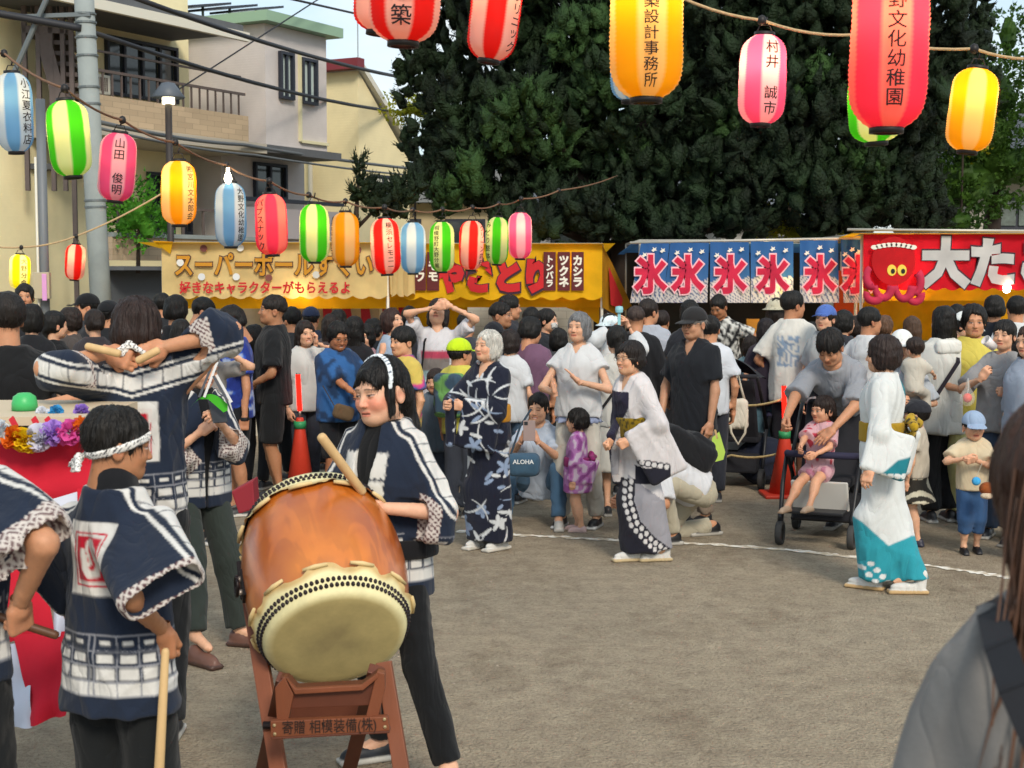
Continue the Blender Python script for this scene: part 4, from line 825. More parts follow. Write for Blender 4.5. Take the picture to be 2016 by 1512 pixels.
def body(f, label, cat='person', group=None, v=.02, hv=.0055, hand=.0062, kind=None, hairc='#15110f', scalp=.07, bare=False, **face):
    """skin: torso, limbs, head and hands as one mesh; returns the person object"""
    s = f.s; th = f.thin; fem = f.sex == 'f'
    pr = torso_prof(f, -.012 * s)
    def g(p):
        d = loft(p, f.P, f.u, pr, f.side)
        for k in (1, -1):
            d = smin(d, cap(p, f.S[k] - f.side * k * .014, f.E[k], .042 * s * th, .038 * s * th), .03)
            d = smin(d, cap(p, f.E[k], f.Wr[k], .041 * s * th, .0265 * s * th), .015)
            d = smin(d, cap(p, f.hip[k], f.K[k], .080 * s * th, .053 * s * th), .03)
            d = smin(d, cap(p, f.K[k], f.An[k], .053 * s * th, .034 * s * th), .02)
            cf = f.K[k] * .68 + f.An[k] * .32 + A3(0, .015 * s, 0); d = smin(d, ell(p, cf, (.046 * s * th, .05 * s * th, .1 * s)), .03)
            d = smin(d, cap(p, f.An[k], f.An[k] + rot(f.yaw[k]) @ A3(0, -.13 * s, -.05 * s), .034 * s, .026 * s), .02)
        return d
    pts = [f.P, f.N] + [x for k in (1, -1) for x in (f.S[k], f.E[k], f.Wr[k], f.hip[k], f.K[k], f.An[k], f.An[k] + rot(f.yaw[k]) @ A3(0, -.14 * s, -.05 * s))]
    V, Q = snet(g, *bbox(pts, .17 * s * f.w), v)
    base = C(f.skin); Cc = np.tile(base, (len(V), 1)).astype(f32)
    hk = kind or ('c' if f.child else ('f' if fem else 'm'))
    hv_, hq, hc = head_geo(hk, h=hv, skin=f.skin, hairc=hairc, scalp=scalp, **face)
    hv2 = (hv_ * f.hs) @ f.Rh.T + f.O
    parts = [(V, Q, Cc), (hv2, hq, hc)]
    for k in (1, -1):
        gv, gq = hand_geo(f.hp[k], hand); fr = hand_frame(f, k)
        gv2 = (gv * s * (1.0 if not fem else .93) * (1.1 if f.child else 1)) @ fr + f.Wr[k]
        q2 = gq if np.linalg.det(fr) > 0 else gq[:, ::-1]
        cc = np.tile(base * A3(1.02, .96, .95), (len(gv2), 1)).astype(f32)
        parts.append((gv2, q2, cc))
    off = 0; vs = []; qs = []; cs = []
    for a, b, c in parts: vs.append(a); qs.append(b + off); cs.append(c); off += len(a)
    o = finish(f, 'person', np.concatenate(vs), np.concatenate(qs), np.concatenate(cs), M_SKIN)
    tag(o, label, cat, group); return o
def strands(v, q, c, seed, n):
    """loose locks lying on and lifting off the hair surface"""
    r = np.random.default_rng(seed); i = r.integers(0, len(v), n); nm = vnormals(v, q)[i]; p = v[i].copy()
    nm = np.where(((nm * (p - A3(0, .02, 0))).sum(1) < 0)[:, None], -nm, nm)
    d = p - A3(0, .03, .14) + A3(0, .01, -.05) + r.normal(0, .025, (n, 3)); L_ = r.uniform(.014, .042, n)[:, None]; w = .0011; vs = []; qs = []; lift = r.uniform(-.1, .35, n)[:, None]
    p = p + nm * .0006
    for k in range(4):
        d = d - nm * (d * nm).sum(1)[:, None]; d = d / np.maximum(ln(d), 1e-6)[:, None]; sd_ = np.cross(d, nm); t = k / 3
        vs += [p - sd_ * w * (1 - .8 * t), p + sd_ * w * (1 - .8 * t)]; p = p + (d + nm * lift * (.5 + t) + A3(0, 0, -.22)) * L_ / 3
    m = len(v); k0 = np.arange(n)
    for k in range(3): a = m + k0 + 2 * k * n; qs.append(np.stack([a, a + n, a + 3 * n, a + 2 * n], 1))
    return np.concatenate([v] + vs).astype(f32), np.concatenate([q] + qs), np.concatenate([c] + [c[i] * r.uniform(.7, 1.9, (n, 1))] * 8)
def hair(f, style, col='#15110f', h=.0065, name='hair', tips=None, **kw):
    v, q = hair_geo(style, h, f.seed, **kw); c = np.tile(C(col), (len(v), 1)).astype(f32)
    if tips is not None: c = mixc(c, C(tips), sstep(-.02, -.3, v[:, 2]))
    c = c * (1 + .18 * vnoise(v * A3(1, 1, .25), 90, f.seed))[:, None]
    v, q, c = strands(v, q, c, f.seed, 900 if h < .0062 else 260)
    return finish(f, name, (v * f.hs) @ f.Rh.T + f.O, q, np.clip(c, 0, 1), M_HAIR)
def on_head(f, v): return (np.asarray(v, f32) * f.hs) @ f.Rh.T + f.O
def paint_of(col, f):
    if callable(col): return col
    c = C(col); return lambda v, n: np.tile(c, (len(v), 1))
def garment(f, name, g, lo, hi, col, h, m=None, amp=.006, fr=30., zs=.4):
    sd_ = f.seed * 13 + len(name)
    G_ = (lambda p: g(p) + folds(p, amp, sd_, fr, zs)) if amp else g
    v, q = snet(G_, lo, hi, h)
    c = np.asarray(paint_of(col, f)(v, vnormals(v, q)), f32); c = c * (1 - .32 * c.max(1, keepdims=True))       # cotton white is about .6
    return finish(f, name, v, q, c, m or M_CLOTH)
def shirt(f, col, h=.014, hem=.075, sleeve=.55, loose=.02, sl_r=1., name='shirt', neck=.0, vneck=0., collar=False, amp=.011, tuck=False):
    """hem: metres below the pelvis centre (scaled); sleeve: share of the arm (0..1 upper arm, 1..2 forearm)"""
    s = f.s; pr = [list(r) for r in torso_prof(f, .012 * s, loose * s)]; th = f.thin
    bot = -hem * s; pr[0][0] = min(bot, pr[0][0]); pr[0][1] = pr[1][1]; pr[0][2] = pr[1][2]
    def g(p):
        d = loft(p, f.P, f.u, pr, f.side)
        for k in (1, -1):
            sh, el, wr = f.S[k], f.E[k], f.Wr[k]
            if sleeve <= .15: continue
            t = min(sleeve, 1.); a = sh - f.side * k * .02; e = sh + (el - sh) * t
            r0, r1 = .050 * s * th * (sl_r * .5 + .5) + .009, (.058 + .004 * t) * s * th * sl_r + .010
            c_ = cap(p, a, e + nrm(el - sh) * .06, r0, r1 + .004)
            c_ = smax(c_, (p - e) @ nrm(el - sh), .008)
            d = smin(d, c_, .045)
            if sleeve > 1:
                t2 = sleeve - 1; e2 = el + (wr - el) * t2; c2 = cap(p, el, e2 + nrm(wr - el) * .05, .054 * s * th * sl_r + .006, (.042 if t2 > .5 else .05) * s * th * sl_r + .008)
                c2 = smax(c2, (p - e2) @ nrm(wr - el), .008); d = smin(d, c2, .02)
        if sleeve <= .15:
            for k in (1, -1): d = smax(d, -ell(p, f.S[k] + f.side * k * .028 * s, (.05 * s, .075 * s, .085 * s)), .02)
        d = smax(d, -((p - f.P) @ f.u) + bot, .006)
        nb = f.N + f.fw * .03 * s
        d = smax(d, -ell(p, f.N + f.fw * .022 * s + f.u * .03 * s, ((.066 + neck) * s, (.066 + neck) * s, (.05 + neck) * s)), .008)
        if vneck:
            q = p - f.N; y = q @ f.fw; zz = q @ f.u; xx = np.abs(q @ f.side)
            d = smax(d, -np.maximum(np.maximum(xx - np.maximum(zz + vneck * s, 0) * .42, -(zz + vneck * s)), .02 * s - y), .008)
        return d
    pts = [f.P + f.u * bot, f.N] + [x for k in (1, -1) for x in ([f.S[k], f.E[k]] + ([f.Wr[k]] if sleeve > 1 else []))]
    o = garment(f, name, g, *bbox(pts, .21 * s * f.w + loose * s), col, h, amp=amp * s)
    return o
def pants(f, col, h=.017, leg=1.95, wide=1., name='trousers', top=.03, amp=.009, flare=0.):
    """leg: 1 = knee, 2 = ankle"""
    s = f.s; th = f.thin; pr = torso_prof(f, .004 * s); pr = [r for r in pr if r[0] < .16 * f.H]
    def g(p):
        d = loft(p, f.P, f.u, pr, f.side)
        d = smax(d, (p - f.P) @ f.u - top * f.H, .01)
        for k in (1, -1):
            hi_, kn, an = f.hip[k], f.K[k], f.An[k]; dn = nrm(kn - hi_); t = min(leg, 1.)
            e = hi_ + (kn - hi_) * t; c_ = cap(p, hi_, e + dn * (.05 if leg <= 1 else 0), .092 * s * th * (wide * .4 + .6), (.066 + flare) * s * th * wide + .008)
            if leg <= 1: c_ = smax(c_, (p - e) @ dn, .008)
            d = smin(d, c_, .02)
            if leg > 1:
                d2 = nrm(an - kn); e2 = kn + (an - kn) * (leg - 1); c2 = cap(p, kn, e2 + d2 * .05, .064 * s * th * wide + .008, (.052 + flare) * s * th * wide + .008)
                c2 = smax(c2, (p - e2) @ d2, .008); d = smin(d, c2, .015)
        return d
    pts = [f.P + f.u * top * f.H] + [x for k in (1, -1) for x in (f.hip[k], f.K[k], f.An[k])]
    return garment(f, name, g, *bbox(pts, .15 * s * f.w * wide), col, h, amp=amp * s, zs=.7)
def skirt(f, col, h=.016, hem=.25, wid=.2, dep=.17, name='skirt', top=.06, amp=.008):
    s = f.s; z1 = f.P[2] + top * f.H
    pr = [(hem - z1 if False else -(z1 - hem), wid * s, dep * s, 0), (-.12 * s, .175 * s * f.w, .135 * s * f.w, 0), (0, .135 * s * f.w, .105 * s * f.w, 0)]
    a = A3(f.P[0], f.P[1], z1) + (f.u - A3(0, 0, 1)) * top * f.H
    def g(p): return loft(p, a, A3(0, 0, 1), pr, f.side)
    return garment(f, name, g, *bbox([a, A3(f.P[0], f.P[1], hem)], max(wid, .2) * s + .04), col, h, amp=amp * s, fr=40, zs=.1)
def shoes(f, col='#2a2a2c', sole='#dedad2', h=.011, name='shoe', zori=False, high=0.):
    s = f.s
    for k in (1, -1):
        R = rot(f.yaw[k]); a = f.foot[k] + A3(0, .035 * s, 0); ax = (R @ np.eye(3, dtype=f32)).T
        def g(p):
            q = (p - a) @ R
            so = obox(q, (0, -.062 * s, .014 * s), np.eye(3), (.044 * s, .135 * s, .014 * s), .012 * s)
            if zori:
                up = ell(q, (0, -.075 * s, .045 * s), (.038 * s, .105 * s, .032 * s)); up = smin(up, cap(q, (0, .02 * s, .04 * s), (0, .03 * s, .13 * s), .036 * s, .036 * s), .03)
                return np.minimum(so, up)
            up = ell(q, (0, -.09 * s, .034 * s), (.041 * s, .1 * s, .044 * s)); up = smin(up, ell(q, (0, .01 * s, .05 * s), (.039 * s, .055 * s, .055 * s + high)), .03); up = smax(up, -(q[:, 2] - .01), .005)
            return smin(so, up, .006)
        lo, hi = bbox([a + R @ A3(0, -.2 * s, 0), a + R @ A3(0, .09 * s, .12 * s + high)], .06 * s); lo[2] = a[2] - .004
        def paint(v, n):
            z = v[:, 2] - a[2]; t = sstep(.026 * s, .030 * s, z)
            return mixc(np.tile(C(sole), (len(v), 1)), np.tile(C(col), (len(v), 1)), t)
        garment(f, name, g, lo, hi, paint, h, amp=0, m=M_HARD if not zori else M_CLOTH)
def headgear(f, kind, col, h=.006, name='cap', brim='#', back=False, tilt=0.):
    """baseball cap, bucket, head band ..."""
    bc = C(col); br = C(col if brim == '#' else brim); sg = 1 if back else -1
    def g(p):
        x, y, z = p.T
        if kind == 'band':
            d = np.abs(ell(p, (0, .016, .034), (.088, .108, .099))) - .0055; pl = z - .045 - .42 * (-y) * 1. if tilt == 0 else z - .012 + tilt * y
            return np.maximum(d, np.abs(pl) - .013)
        d = ell(p, (0, .016, .036), (.092, .112, .098 if kind != 'bucket' else .09)); d = smax(d, -(z - .03 - .12 * (-sg * y) * 0), .008)
        if kind == 'cap':
            b = ell(p, (0, sg * .115, .034), (.074, .085, .012)); b = smax(b, -(sg * y - .055), .006)
            zb = z - .034 + .18 * (sg * y - .1) + 2.6 * x * x
            b = np.maximum(np.maximum(np.sqrt((x / .076) ** 2 + ((sg * y - .10) / .085) ** 2) * .076 - .076, np.abs(zb) - .004), -(sg * y - .06)); d = smin(d, b, .008)
        if kind in ('bucket', 'hat'):
            rr = np.sqrt((x / .13) ** 2 + ((y - .016) / .15) ** 2); b = np.maximum((rr - 1) * .13, np.abs(z - .025 + .05 * (rr - .7)) - .005); d = smin(d, b, .015)
        return d
    v, q = snet(g, (-.15, -.22, -.06), (.15, .22, .15), h)
    c = np.tile(bc, (len(v), 1)).astype(f32)
    if brim != '#': c = mixc(c, br, sstep(.10, .115, np.sqrt(v[:, 0] ** 2 + (v[:, 1]) ** 2)) * sstep(.07, .05, v[:, 2]))
    return finish(f, name, on_head(f, v), q, c, M_CLOTH)
def glasses(f, col='#3a3532'):
    mb = MB()
    for sx in (-1, 1):
        mb.tube([on_head(f, (sx * .032 + .019 * math.cos(a), -.103, -.001 + .015 * math.sin(a))) for a in np.linspace(0, 2 * math.pi, 15)], .0016 * f.hs, 5, False)
        mb.tube([on_head(f, q) for q in ((sx * .051, -.103, .004), (sx * .074, -.08, .004), (sx * .081, .01, .002))], .0015, 5)
    mb.tube([on_head(f, q) for q in ((-.013, -.104, .003), (0, -.107, .005), (.013, -.104, .003))], .0015, 5)
    o = mb.build('glasses', mat('spectacle_frame_' + col, col, .3, metal=.5), f.root, True); return o
def strap(f, pts, col='#17171a', wid=.03, name='strap', thick=.004):
    """band laid over the body through points in the person's frame"""
    pts = [Vector([float(c) for c in p]) for p in pts]; mb = MB(); cen = Vector([float(c) for c in (f.P + f.N) / 2])
    for a, b in zip(pts, pts[1:]):
        m_ = (a + b) / 2; up = (m_ - cen); d = (b - a).normalized(); up = (up - d * up.dot(d)).normalized(); mb.bar(a - d * .004, b + d * .004, wid, thick, up)
    return mb.build(name, mat('webbing_' + col, col, .8, noise=(40, .1)), f.root)
def W2(f, p):
    """person frame -> world"""
    c, s = math.cos(f.heading), math.sin(f.heading); x, y, z = [float(t) for t in p]
    return Vector((f.loc[0] + c * x - s * y, f.loc[1] + s * x + c * y, f.loc[2] + z))
def L2(f, q):
    """world -> person frame"""
    c, s = math.cos(f.heading), math.sin(f.heading); x, y = q[0] - f.loc[0], q[1] - f.loc[1]
    return A3(c * x + s * y, -s * x + c * y, q[2] - f.loc[2])
# ------------------------------------------------------------------ festival dress
def uvs(f, v):
    """garment coordinates: across the back / front, height along the torso, forward"""
    q = v - f.P; return q @ f.side, q @ f.u, q @ f.fw
def seg2(x, z, a, b):
    """distance in 2-D to a stroke"""
    a = np.asarray(a, f32); b = np.asarray(b, f32); ab = b - a; px_, pz_ = x - a[0], z - a[1]
    t = np.clip((px_ * ab[0] + pz_ * ab[1]) / max(float(ab @ ab), 1e-9), 0, 1); return np.hypot(px_ - t * ab[0], pz_ - t * ab[1])
def poly2(x, z, pts):
    d = seg2(x, z, pts[0], pts[1])
    for a, b in zip(pts[1:], pts[2:]): d = np.minimum(d, seg2(x, z, a, b))
    return d
def arc2(x, z, c, r, a0, a1, n=8): return poly2(x, z, [(c[0] + r * math.cos(t), c[1] + r * math.sin(t)) for t in np.linspace(a0, a1, n)])
def leaf2(x, z, a, L_, w):
    """tapered stroke from the origin along angle a"""
    u = x * math.cos(a) + z * math.sin(a); t = np.clip(u / L_, 0, 1); return np.abs(-x * math.sin(a) + z * math.cos(a)) - w * np.sqrt(np.clip(4 * t * (1 - t), 0, 1)) + np.where((u < 0) | (u > L_), .02, 0)
def pdist(p, pts):
    d = None
    for a, b in zip(pts, pts[1:]):
        e = cap(p, a, b, 0, 0); d = e if d is None else np.minimum(d, e)
    return d
NAVY, OFFW, GREYL = C('#1b2537'), C('#e6e4df'), C('#8d8f97')
def happi(f, h=.0055, hem=.62, half=.185, dep=.135, sl=.30, slw=.115, fore=0., open_front=False, lapel=False, patch=True, cuff=.03, amp=.008, flare=.4, band=None):
    """short festival coat: hem height (m), sleeve length along the upper arm (and forearm), sleeve half width"""
    s = f.s; T = float(np.linalg.norm(f.N - f.P)); base = torso_prof(f, .02 * s, .015 * s); zb = -(f.P[2] - hem) / max(f.u[2], .5)
    pr = [(zb, half, dep, 0), (.10 * T, max(base[1][1], half * .92), max(base[1][2], dep * .93), 0)] + [tuple(r) for r in base[3:]]
    SL = {}
    for k in (1, -1):
        a0 = nrm(f.E[k] - f.S[k]); a = nrm(a0 + f.side * k * flare * (0 if fore else 1)); b = f.side * k - a * float((f.side * k) @ a)
        if np.linalg.norm(b) < .3: b = f.u - a * float(f.u @ a)
        b = nrm(b); L_ = float(np.linalg.norm(f.E[k] - f.S[k])) if fore else sl
        a2 = nrm(f.Wr[k] - f.E[k]); dn = A3(0, 0, -1); dn = dn - a2 * float(dn @ a2); dn = nrm(dn); SL[k] = (a, b, np.cross(a, b), f.S[k] - f.side * k * .02, L_, a2, dn)
    def g(p):
        d = loft(p, f.P, f.u, pr, f.side)
        for k in (1, -1):
            a, b, c_, o, L_, a2, dn = SL[k]
            d = smin(d, obox(p, o + a * L_ / 2 - b * (slw * .5), np.stack([a, b, c_]), (L_ / 2 + (.045 if fore else .01), slw, .062 * s), .045 * s), .035)
            if fore: d = smin(d, obox(p, f.E[k] + a2 * fore / 2 + dn * slw * .3, np.stack([a2, dn, np.cross(a2, dn)]), (fore / 2 + .03, slw * .85, .058 * s), .04 * s), .03)
        for k in (1, -1):
            a, b, c_, o, L_, a2, dn = SL[k]
            if fore: d = smax(d, -obox(p, f.E[k] + a2 * (fore + .05) + dn * slw * .3, np.stack([a2, dn, np.cross(a2, dn)]), (.085, slw * .85 - .014, .045 * s), .03 * s), .004)
            else: d = smax(d, -obox(p, o + a * (L_ + .05) - b * (slw * .5), np.stack([a, b, c_]), (.10, slw - .014, .048 * s), .03 * s), .004)
        d = smax(d, -ell(p, f.N + f.fw * .03 * s + f.u * .03 * s, (.07 * s, .075 * s, .055 * s)), .01)
        if open_front:
            q = p - f.P; x = np.abs(q @ f.side); y = q @ f.fw; z = q @ f.u
            d = smax(d, -np.maximum(x - (.010 + .036 * sstep(.1 * T, T, z)) * s, .0 - y), .006)
        return d
    pts = [f.P + f.u * zb, f.N] + [x for k in (1, -1) for x in (f.S[k], f.E[k], SL[k][3] + SL[k][0] * SL[k][4] - SL[k][1] * slw, f.E[k] + SL[k][5] * fore + SL[k][6] * slw)]
    ridge = {k: [f.N + f.side * k * .05, f.S[k] + f.side * k * .015 + f.u * .045 * s, SL[k][3] + SL[k][0] * SL[k][4] * .98 + SL[k][1] * (slw * .5)] for k in (1, -1)}
    def paint(v, n):
        x, z, y = uvs(f, v); c = np.tile(NAVY, (len(v), 1)); e = .003
        z0 = zb; row = .047 * s; col_w = .075 * s; zz = z - z0 - .066; slv = {}; tors = np.ones(len(v), bool)
        for k in (1, -1):
            a, b, c_, o, L_, a2, dn = SL[k]; q = v - o; t = q @ a
            box = (np.abs(q @ b + slw * .5) < slw + .03) & (np.abs(q @ c_) < .09 * s) & (t < L_ + .03) & (x * k > base[4][1] * (.80 if fore else .92)); fo = np.zeros(len(v), bool)
            if fore: q2 = v - f.E[k]; fo = (cap(v, f.E[k], f.Wr[k], 0, 0) < cap(v, f.S[k], f.E[k], 0, 0) - .004) & (np.abs(q2 @ dn - slw * .3) < slw + .02) & (np.abs(q2 @ np.cross(a2, dn)) < .08 * s) & (q2 @ a2 > -.05) & (q2 @ a2 < fore + .04) & (cap(v, f.E[k], f.Wr[k], 0, 0) < slw + .05); tt = np.where(fo, q2 @ a2, -1.)
            else: tt = np.where(box, t - L_, -1.)
            slv[k] = tt; tors &= ~(box & (t > .08)) & ~fo
        xa = np.arctan2(x / half, y / dep) * (half + dep) / 2 * 1.02; xi = xa / col_w + .5; fx = (xi - np.floor(xi) - .5) * col_w
        for r_ in range(4):
            zc = zz - (r_ + .5) * row; ww, hh = ((.49, .46), (.40, .38), (.34, .27), (.24, .13))[r_]
            c = mixc(c, OFFW, sstep(e, -e, np.abs(fx) - ww * col_w) * sstep(e, -e, np.abs(zc) - hh * row) * (np.abs(zc) < row * .5) * tors)
        gl = (sstep(.0035, .0012, np.abs(np.abs(fx) - col_w * .5)) + sstep(.0035, .0012, np.abs(zz / row - np.round(zz / row)) * row)) * (zz > -.003) * (zz < 4 * row + .003) * tors
        c = mixc(c, GREYL, np.clip(gl, 0, 1) * .85)
        for k in (1, -1):
            d = pdist(v, ridge[k]); on = x * k > .03; tl = (v - ridge[k][1]) @ nrm(ridge[k][2] - ridge[k][1])
            if band: d = np.abs(z - (T * .985 - .045 * s + .28 * np.abs(x))); on = (x * k > 0) & (y < .03) & (d < .08); tl = x
            seg = sstep(.004, .002, np.abs(np.mod(tl, .075) - .037)); wb = .026 if band else .034; c = mixc(c, OFFW, sstep(wb + e, wb - e, d) * on * (1 - .75 * seg)); c = mixc(c, OFFW, sstep(.0065, .0035, np.abs(d - wb - .02)) * on)
            lim = (fore if fore else 0.) - cuff; tt = slv[k]; dot = np.sin((v @ (SL[k][1] if not fore else SL[k][6])) * 300) * np.sin(tt * 300 + .8); cc = np.where((dot > -.2)[:, None], C('#d8cfc8'), C('#5a3f42'))
            c = np.where((tt > lim)[:, None] & (tt > -.9)[:, None], cc, c)
        if patch:
            back = y < -.02; zt = z - T * .985 + (.115 if band else .075) * s; pz_ = zt + .105 * s; A = .092 * s; B = .112 * s
            c = mixc(c, OFFW, sstep(e, -e, np.maximum(np.abs(x) - A, np.abs(pz_) - B)) * back)
            c = mixc(c, C('#c7193a'), sstep(.0035, .0015, np.abs(np.maximum(np.abs(x) - A * .70, np.abs(pz_) - B * .72))) * back)
            ins = sstep(e, -e, np.maximum(np.abs(x) - A * .60, np.abs(pz_) - B * .62)) * back; c = mixc(c, C('#c4122f'), ins)
            X, Z = x / A, pz_ / B                                            # the mark: a slanting dot and a looping stroke
            gph = np.minimum(seg2(X, Z, (-.42, .28), (-.16, .46)) - .085, poly2(X, Z, [(.02, .46), (-.12, .22), (-.26, -.12), (-.16, -.40), (.12, -.42), (.30, -.24), (.32, .02), (.36, .18)]) - .105)
            gph = np.minimum(gph, poly2(X, Z, [(.0, .44), (.16, .46), (.20, .26), (.10, .04), (.06, -.12), (.20, -.18), (.24, .06)]) - .05)
            c = mixc(c, OFFW, sstep(.03, -.02, gph) * ins)
        if lapel:
            for k in (1, -1):
                for j in range(3):
                    xc = k * (.064 + -.006 * j) * s; zc = T * (.72 - .2 * j); X, Z = (x - xc) / .030, (z - zc) / .044; rg = .12 * np.sin(X * 9 + j) * np.sin(Z * 8 + k)
                    c = mixc(c, OFFW, sstep(1.12, .95, np.maximum(np.abs(X), np.abs(Z)) + rg) * (y > .01))
        return c
    return garment(f, 'festival_coat', g, *bbox(pts, .16 * s), paint, h, amp=amp, fr=22, zs=.5)
def yukata(f, paint, h=.0075, hem=.07, wid=(.19, .20, .185), dep=(.15, .15, .13), drop=.36, obi='#b89a2a', obi_paint=None, obi_h=.135, vn=.13, amp=.008, hem_shift=(0, 0), sleeve_reach=.9, thickness=.034):
    """long robe: half widths / depths at the hem, knee, hip; hanging sleeves"""
    s = f.s; T = float(np.linalg.norm(f.N - f.P)); base = torso_prof(f, .022 * s, .012 * s)
    a0 = A3(f.P[0] + hem_shift[0], f.P[1] + hem_shift[1], hem); ax = nrm(f.P - a0); Ll = float(np.linalg.norm(f.P - a0))
    leg = [(0, wid[0] * s, dep[0] * s, 0), (Ll * .45, wid[1] * s, dep[1] * s, 0), (Ll * .95, wid[2] * s, dep[2] * s, 0), (Ll + .06, wid[2] * s * .93, dep[2] * s * .95, 0)]
    SLV = {}
    for k in (1, -1):
        a = nrm(f.Wr[k] - f.E[k]); dn = A3(0, 0, -1.); dn = dn - a * float(dn @ a)
        if np.linalg.norm(dn) < .45: dn = f.side * -k * .3 + A3(0, .8, 0); dn = dn - a * float(dn @ a)
        dn = nrm(dn); SLV[k] = (a, dn, np.cross(a, dn))
    def g(p):
        d = smin(loft(p, a0, ax, leg, f.side), loft(p, f.P, f.u, base, f.side), .04)
        for k in (1, -1): d = smin(d, smax(cap(p, f.K[k], f.An[k] + A3(0, 0, -.05), .10 * s, .09 * s), hem + .015 - p[:, 2], .01), .06)
        for k in (1, -1):
            d = smin(d, cap(p, f.S[k] - f.side * k * .02, f.E[k], .068 * s, .075 * s), .05)
            a, dn, n = SLV[k]; Lf = float(np.linalg.norm(f.Wr[k] - f.E[k])) * sleeve_reach
            c_ = f.E[k] + a * Lf * .5 + dn * (drop / 2 - .05) * s
            d = smin(d, obox(p, c_, np.stack([a, dn, n]), (Lf * .5 + .04 * s, drop / 2 * s + .02, thickness * s), .03 * s), .03)
        q = p - f.N; y = q @ f.fw; zz = q @ f.u; xx = np.abs(q @ f.side)
        d = smax(d, -np.maximum(np.maximum(xx - np.maximum(zz + vn * s, 0) * .5, -(zz + vn * s)), .02 * s - y), .006)
        d = smax(d, -ell(p, f.N + f.fw * .02 * s + f.u * .04 * s, (.062 * s, .07 * s, .05 * s)), .008)
        return d
    pts = [a0, f.P, f.N] + [x for k in (1, -1) for x in (f.S[k], f.E[k], f.Wr[k], f.E[k] + SLV[k][1] * drop * s, f.Wr[k] + SLV[k][1] * drop * s)]
    o = garment(f, 'yukata', g, *bbox(pts, .2 * s), paint, h, amp=amp, fr=24, zs=.3)
    if obi:
        zc = .30 * T; ob = [(zc - obi_h / 2 * s, base[2][1] + .022, base[2][2] + .022, 0), (zc + obi_h / 2 * s, base[2][1] + .020, base[2][2] + .022, 0)]
        garment(f, 'sash', lambda p: loft(p, f.P, f.u, ob, f.side), *bbox([f.P, f.P + f.u * .3 * s], .26 * s), obi_paint or obi, .009, amp=.002)
    return o
def bow(f, col, col2, cz=.30, size=1.):
    """sash knot at the back"""
    T = float(np.linalg.norm(f.N - f.P)); s = f.s * size; o = f.P + f.u * T * cz - f.fw * (.125 * f.s)
    def g(p):
        q = np.stack([(p - o) @ f.side, (p - o) @ f.fw, (p - o) @ f.u], 1)
        d = ell(q, (0, -.05 * s, .02 * s), (.10 * s, .045 * s, .105 * s)); d = smax(d, -ell(q, (.0, -.05 * s, .03 * s), (.14 * s, .028 * s, .04 * s)), .01)
        for k in (1, -1): d = smin(d, cap(q, (0, -.06 * s, .1 * s), (k * .12 * s, -.09 * s, .05 * s), .02 * s, .035 * s), .02)
        return d
    def paint(v, n):
        q = v - o; t = vnoise(v, 60, 3); return mixc(np.tile(C(col), (len(v), 1)), C(col2), sstep(.05, .35, t))
    return garment(f, 'sash_knot', g, *bbox([o], .26 * s), paint, .008, amp=.006)
def pack(f, name, label, col, col2=None, w=.15, hgt=.21, d=.085, up=.10, h=.012, back=.15, cat='backpack'):
    """bag on the back: an object of its own, with straps"""
    T = float(np.linalg.norm(f.N - f.P)); s = f.s; o = f.P + f.u * T * (.42 + up) - f.fw * (back + d * .5) * s; R = np.stack([f.side, f.fw, f.u])
    def g(p):
        q = (p - o) @ R.T; e = obox(q, (0, 0, 0), np.eye(3), (w * s, d * s, hgt * s), .055 * s)
        e = smin(e, obox(q, (0, -d * .85 * s, -hgt * .35 * s), np.eye(3), (w * .75 * s, d * .55 * s, hgt * .5 * s), .04 * s), .012); return e + folds(p, .006, f.seed, 30, .6)
    v, q = snet(g, *bbox([o], .32 * s), h); z = (v - o) @ f.u; c = np.tile(C(col), (len(v), 1))
    if col2: c = mixc(c, C(col2), sstep(.0, .25, vnoise(v, 22, f.seed)))
    ob = nobj(name, v, q, c.astype(f32), M_CLOTH); ob.location = f.loc; ob.rotation_euler = (0, 0, f.heading); tag(ob, label, cat)
    for k in (1, -1):
        mb = MB(); pts = [f.P + f.u * T * .75 + f.side * k * .10 * s - f.fw * .14 * s, f.N - f.u * .015 * s + f.side * k * .085 * s - f.fw * .02 * s, f.N - f.u * .12 * s + f.side * k * .10 * s + f.fw * .125 * s, f.P + f.u * T * .45 + f.side * k * .13 * s + f.fw * .12 * s]
        pts = [Vector([float(x) for x in p]) for p in pts]
        for a, b in zip(pts, pts[1:]): mb.bar(a, b, .045 * s, .012, (b - a).cross(Vector([float(x) for x in f.side])))
        mb.build('shoulder_strap', mat('webbing_' + col, col, .8), ob)
    return ob
def rod(name, label, a, b, r0, r1, m, cat, parts=None):
    """stick from a to b (world), rounded ends"""
    a, b = Vector(a), Vector(b); d = (b - a).normalized()
    mb = MB().tube([a, a + d * .004, a + d * .012, (a + b) / 2, b - d * .012, b - d * .004, b], [r0 * .5, r0 * .85, r0, (r0 + r1) / 2, r1, r1 * .85, r1 * .5], 12)
    o = mb.build(name, m, None, True); o.data.transform(Matrix.Translation(-a)); o.location = a; return tag(o, label, cat)
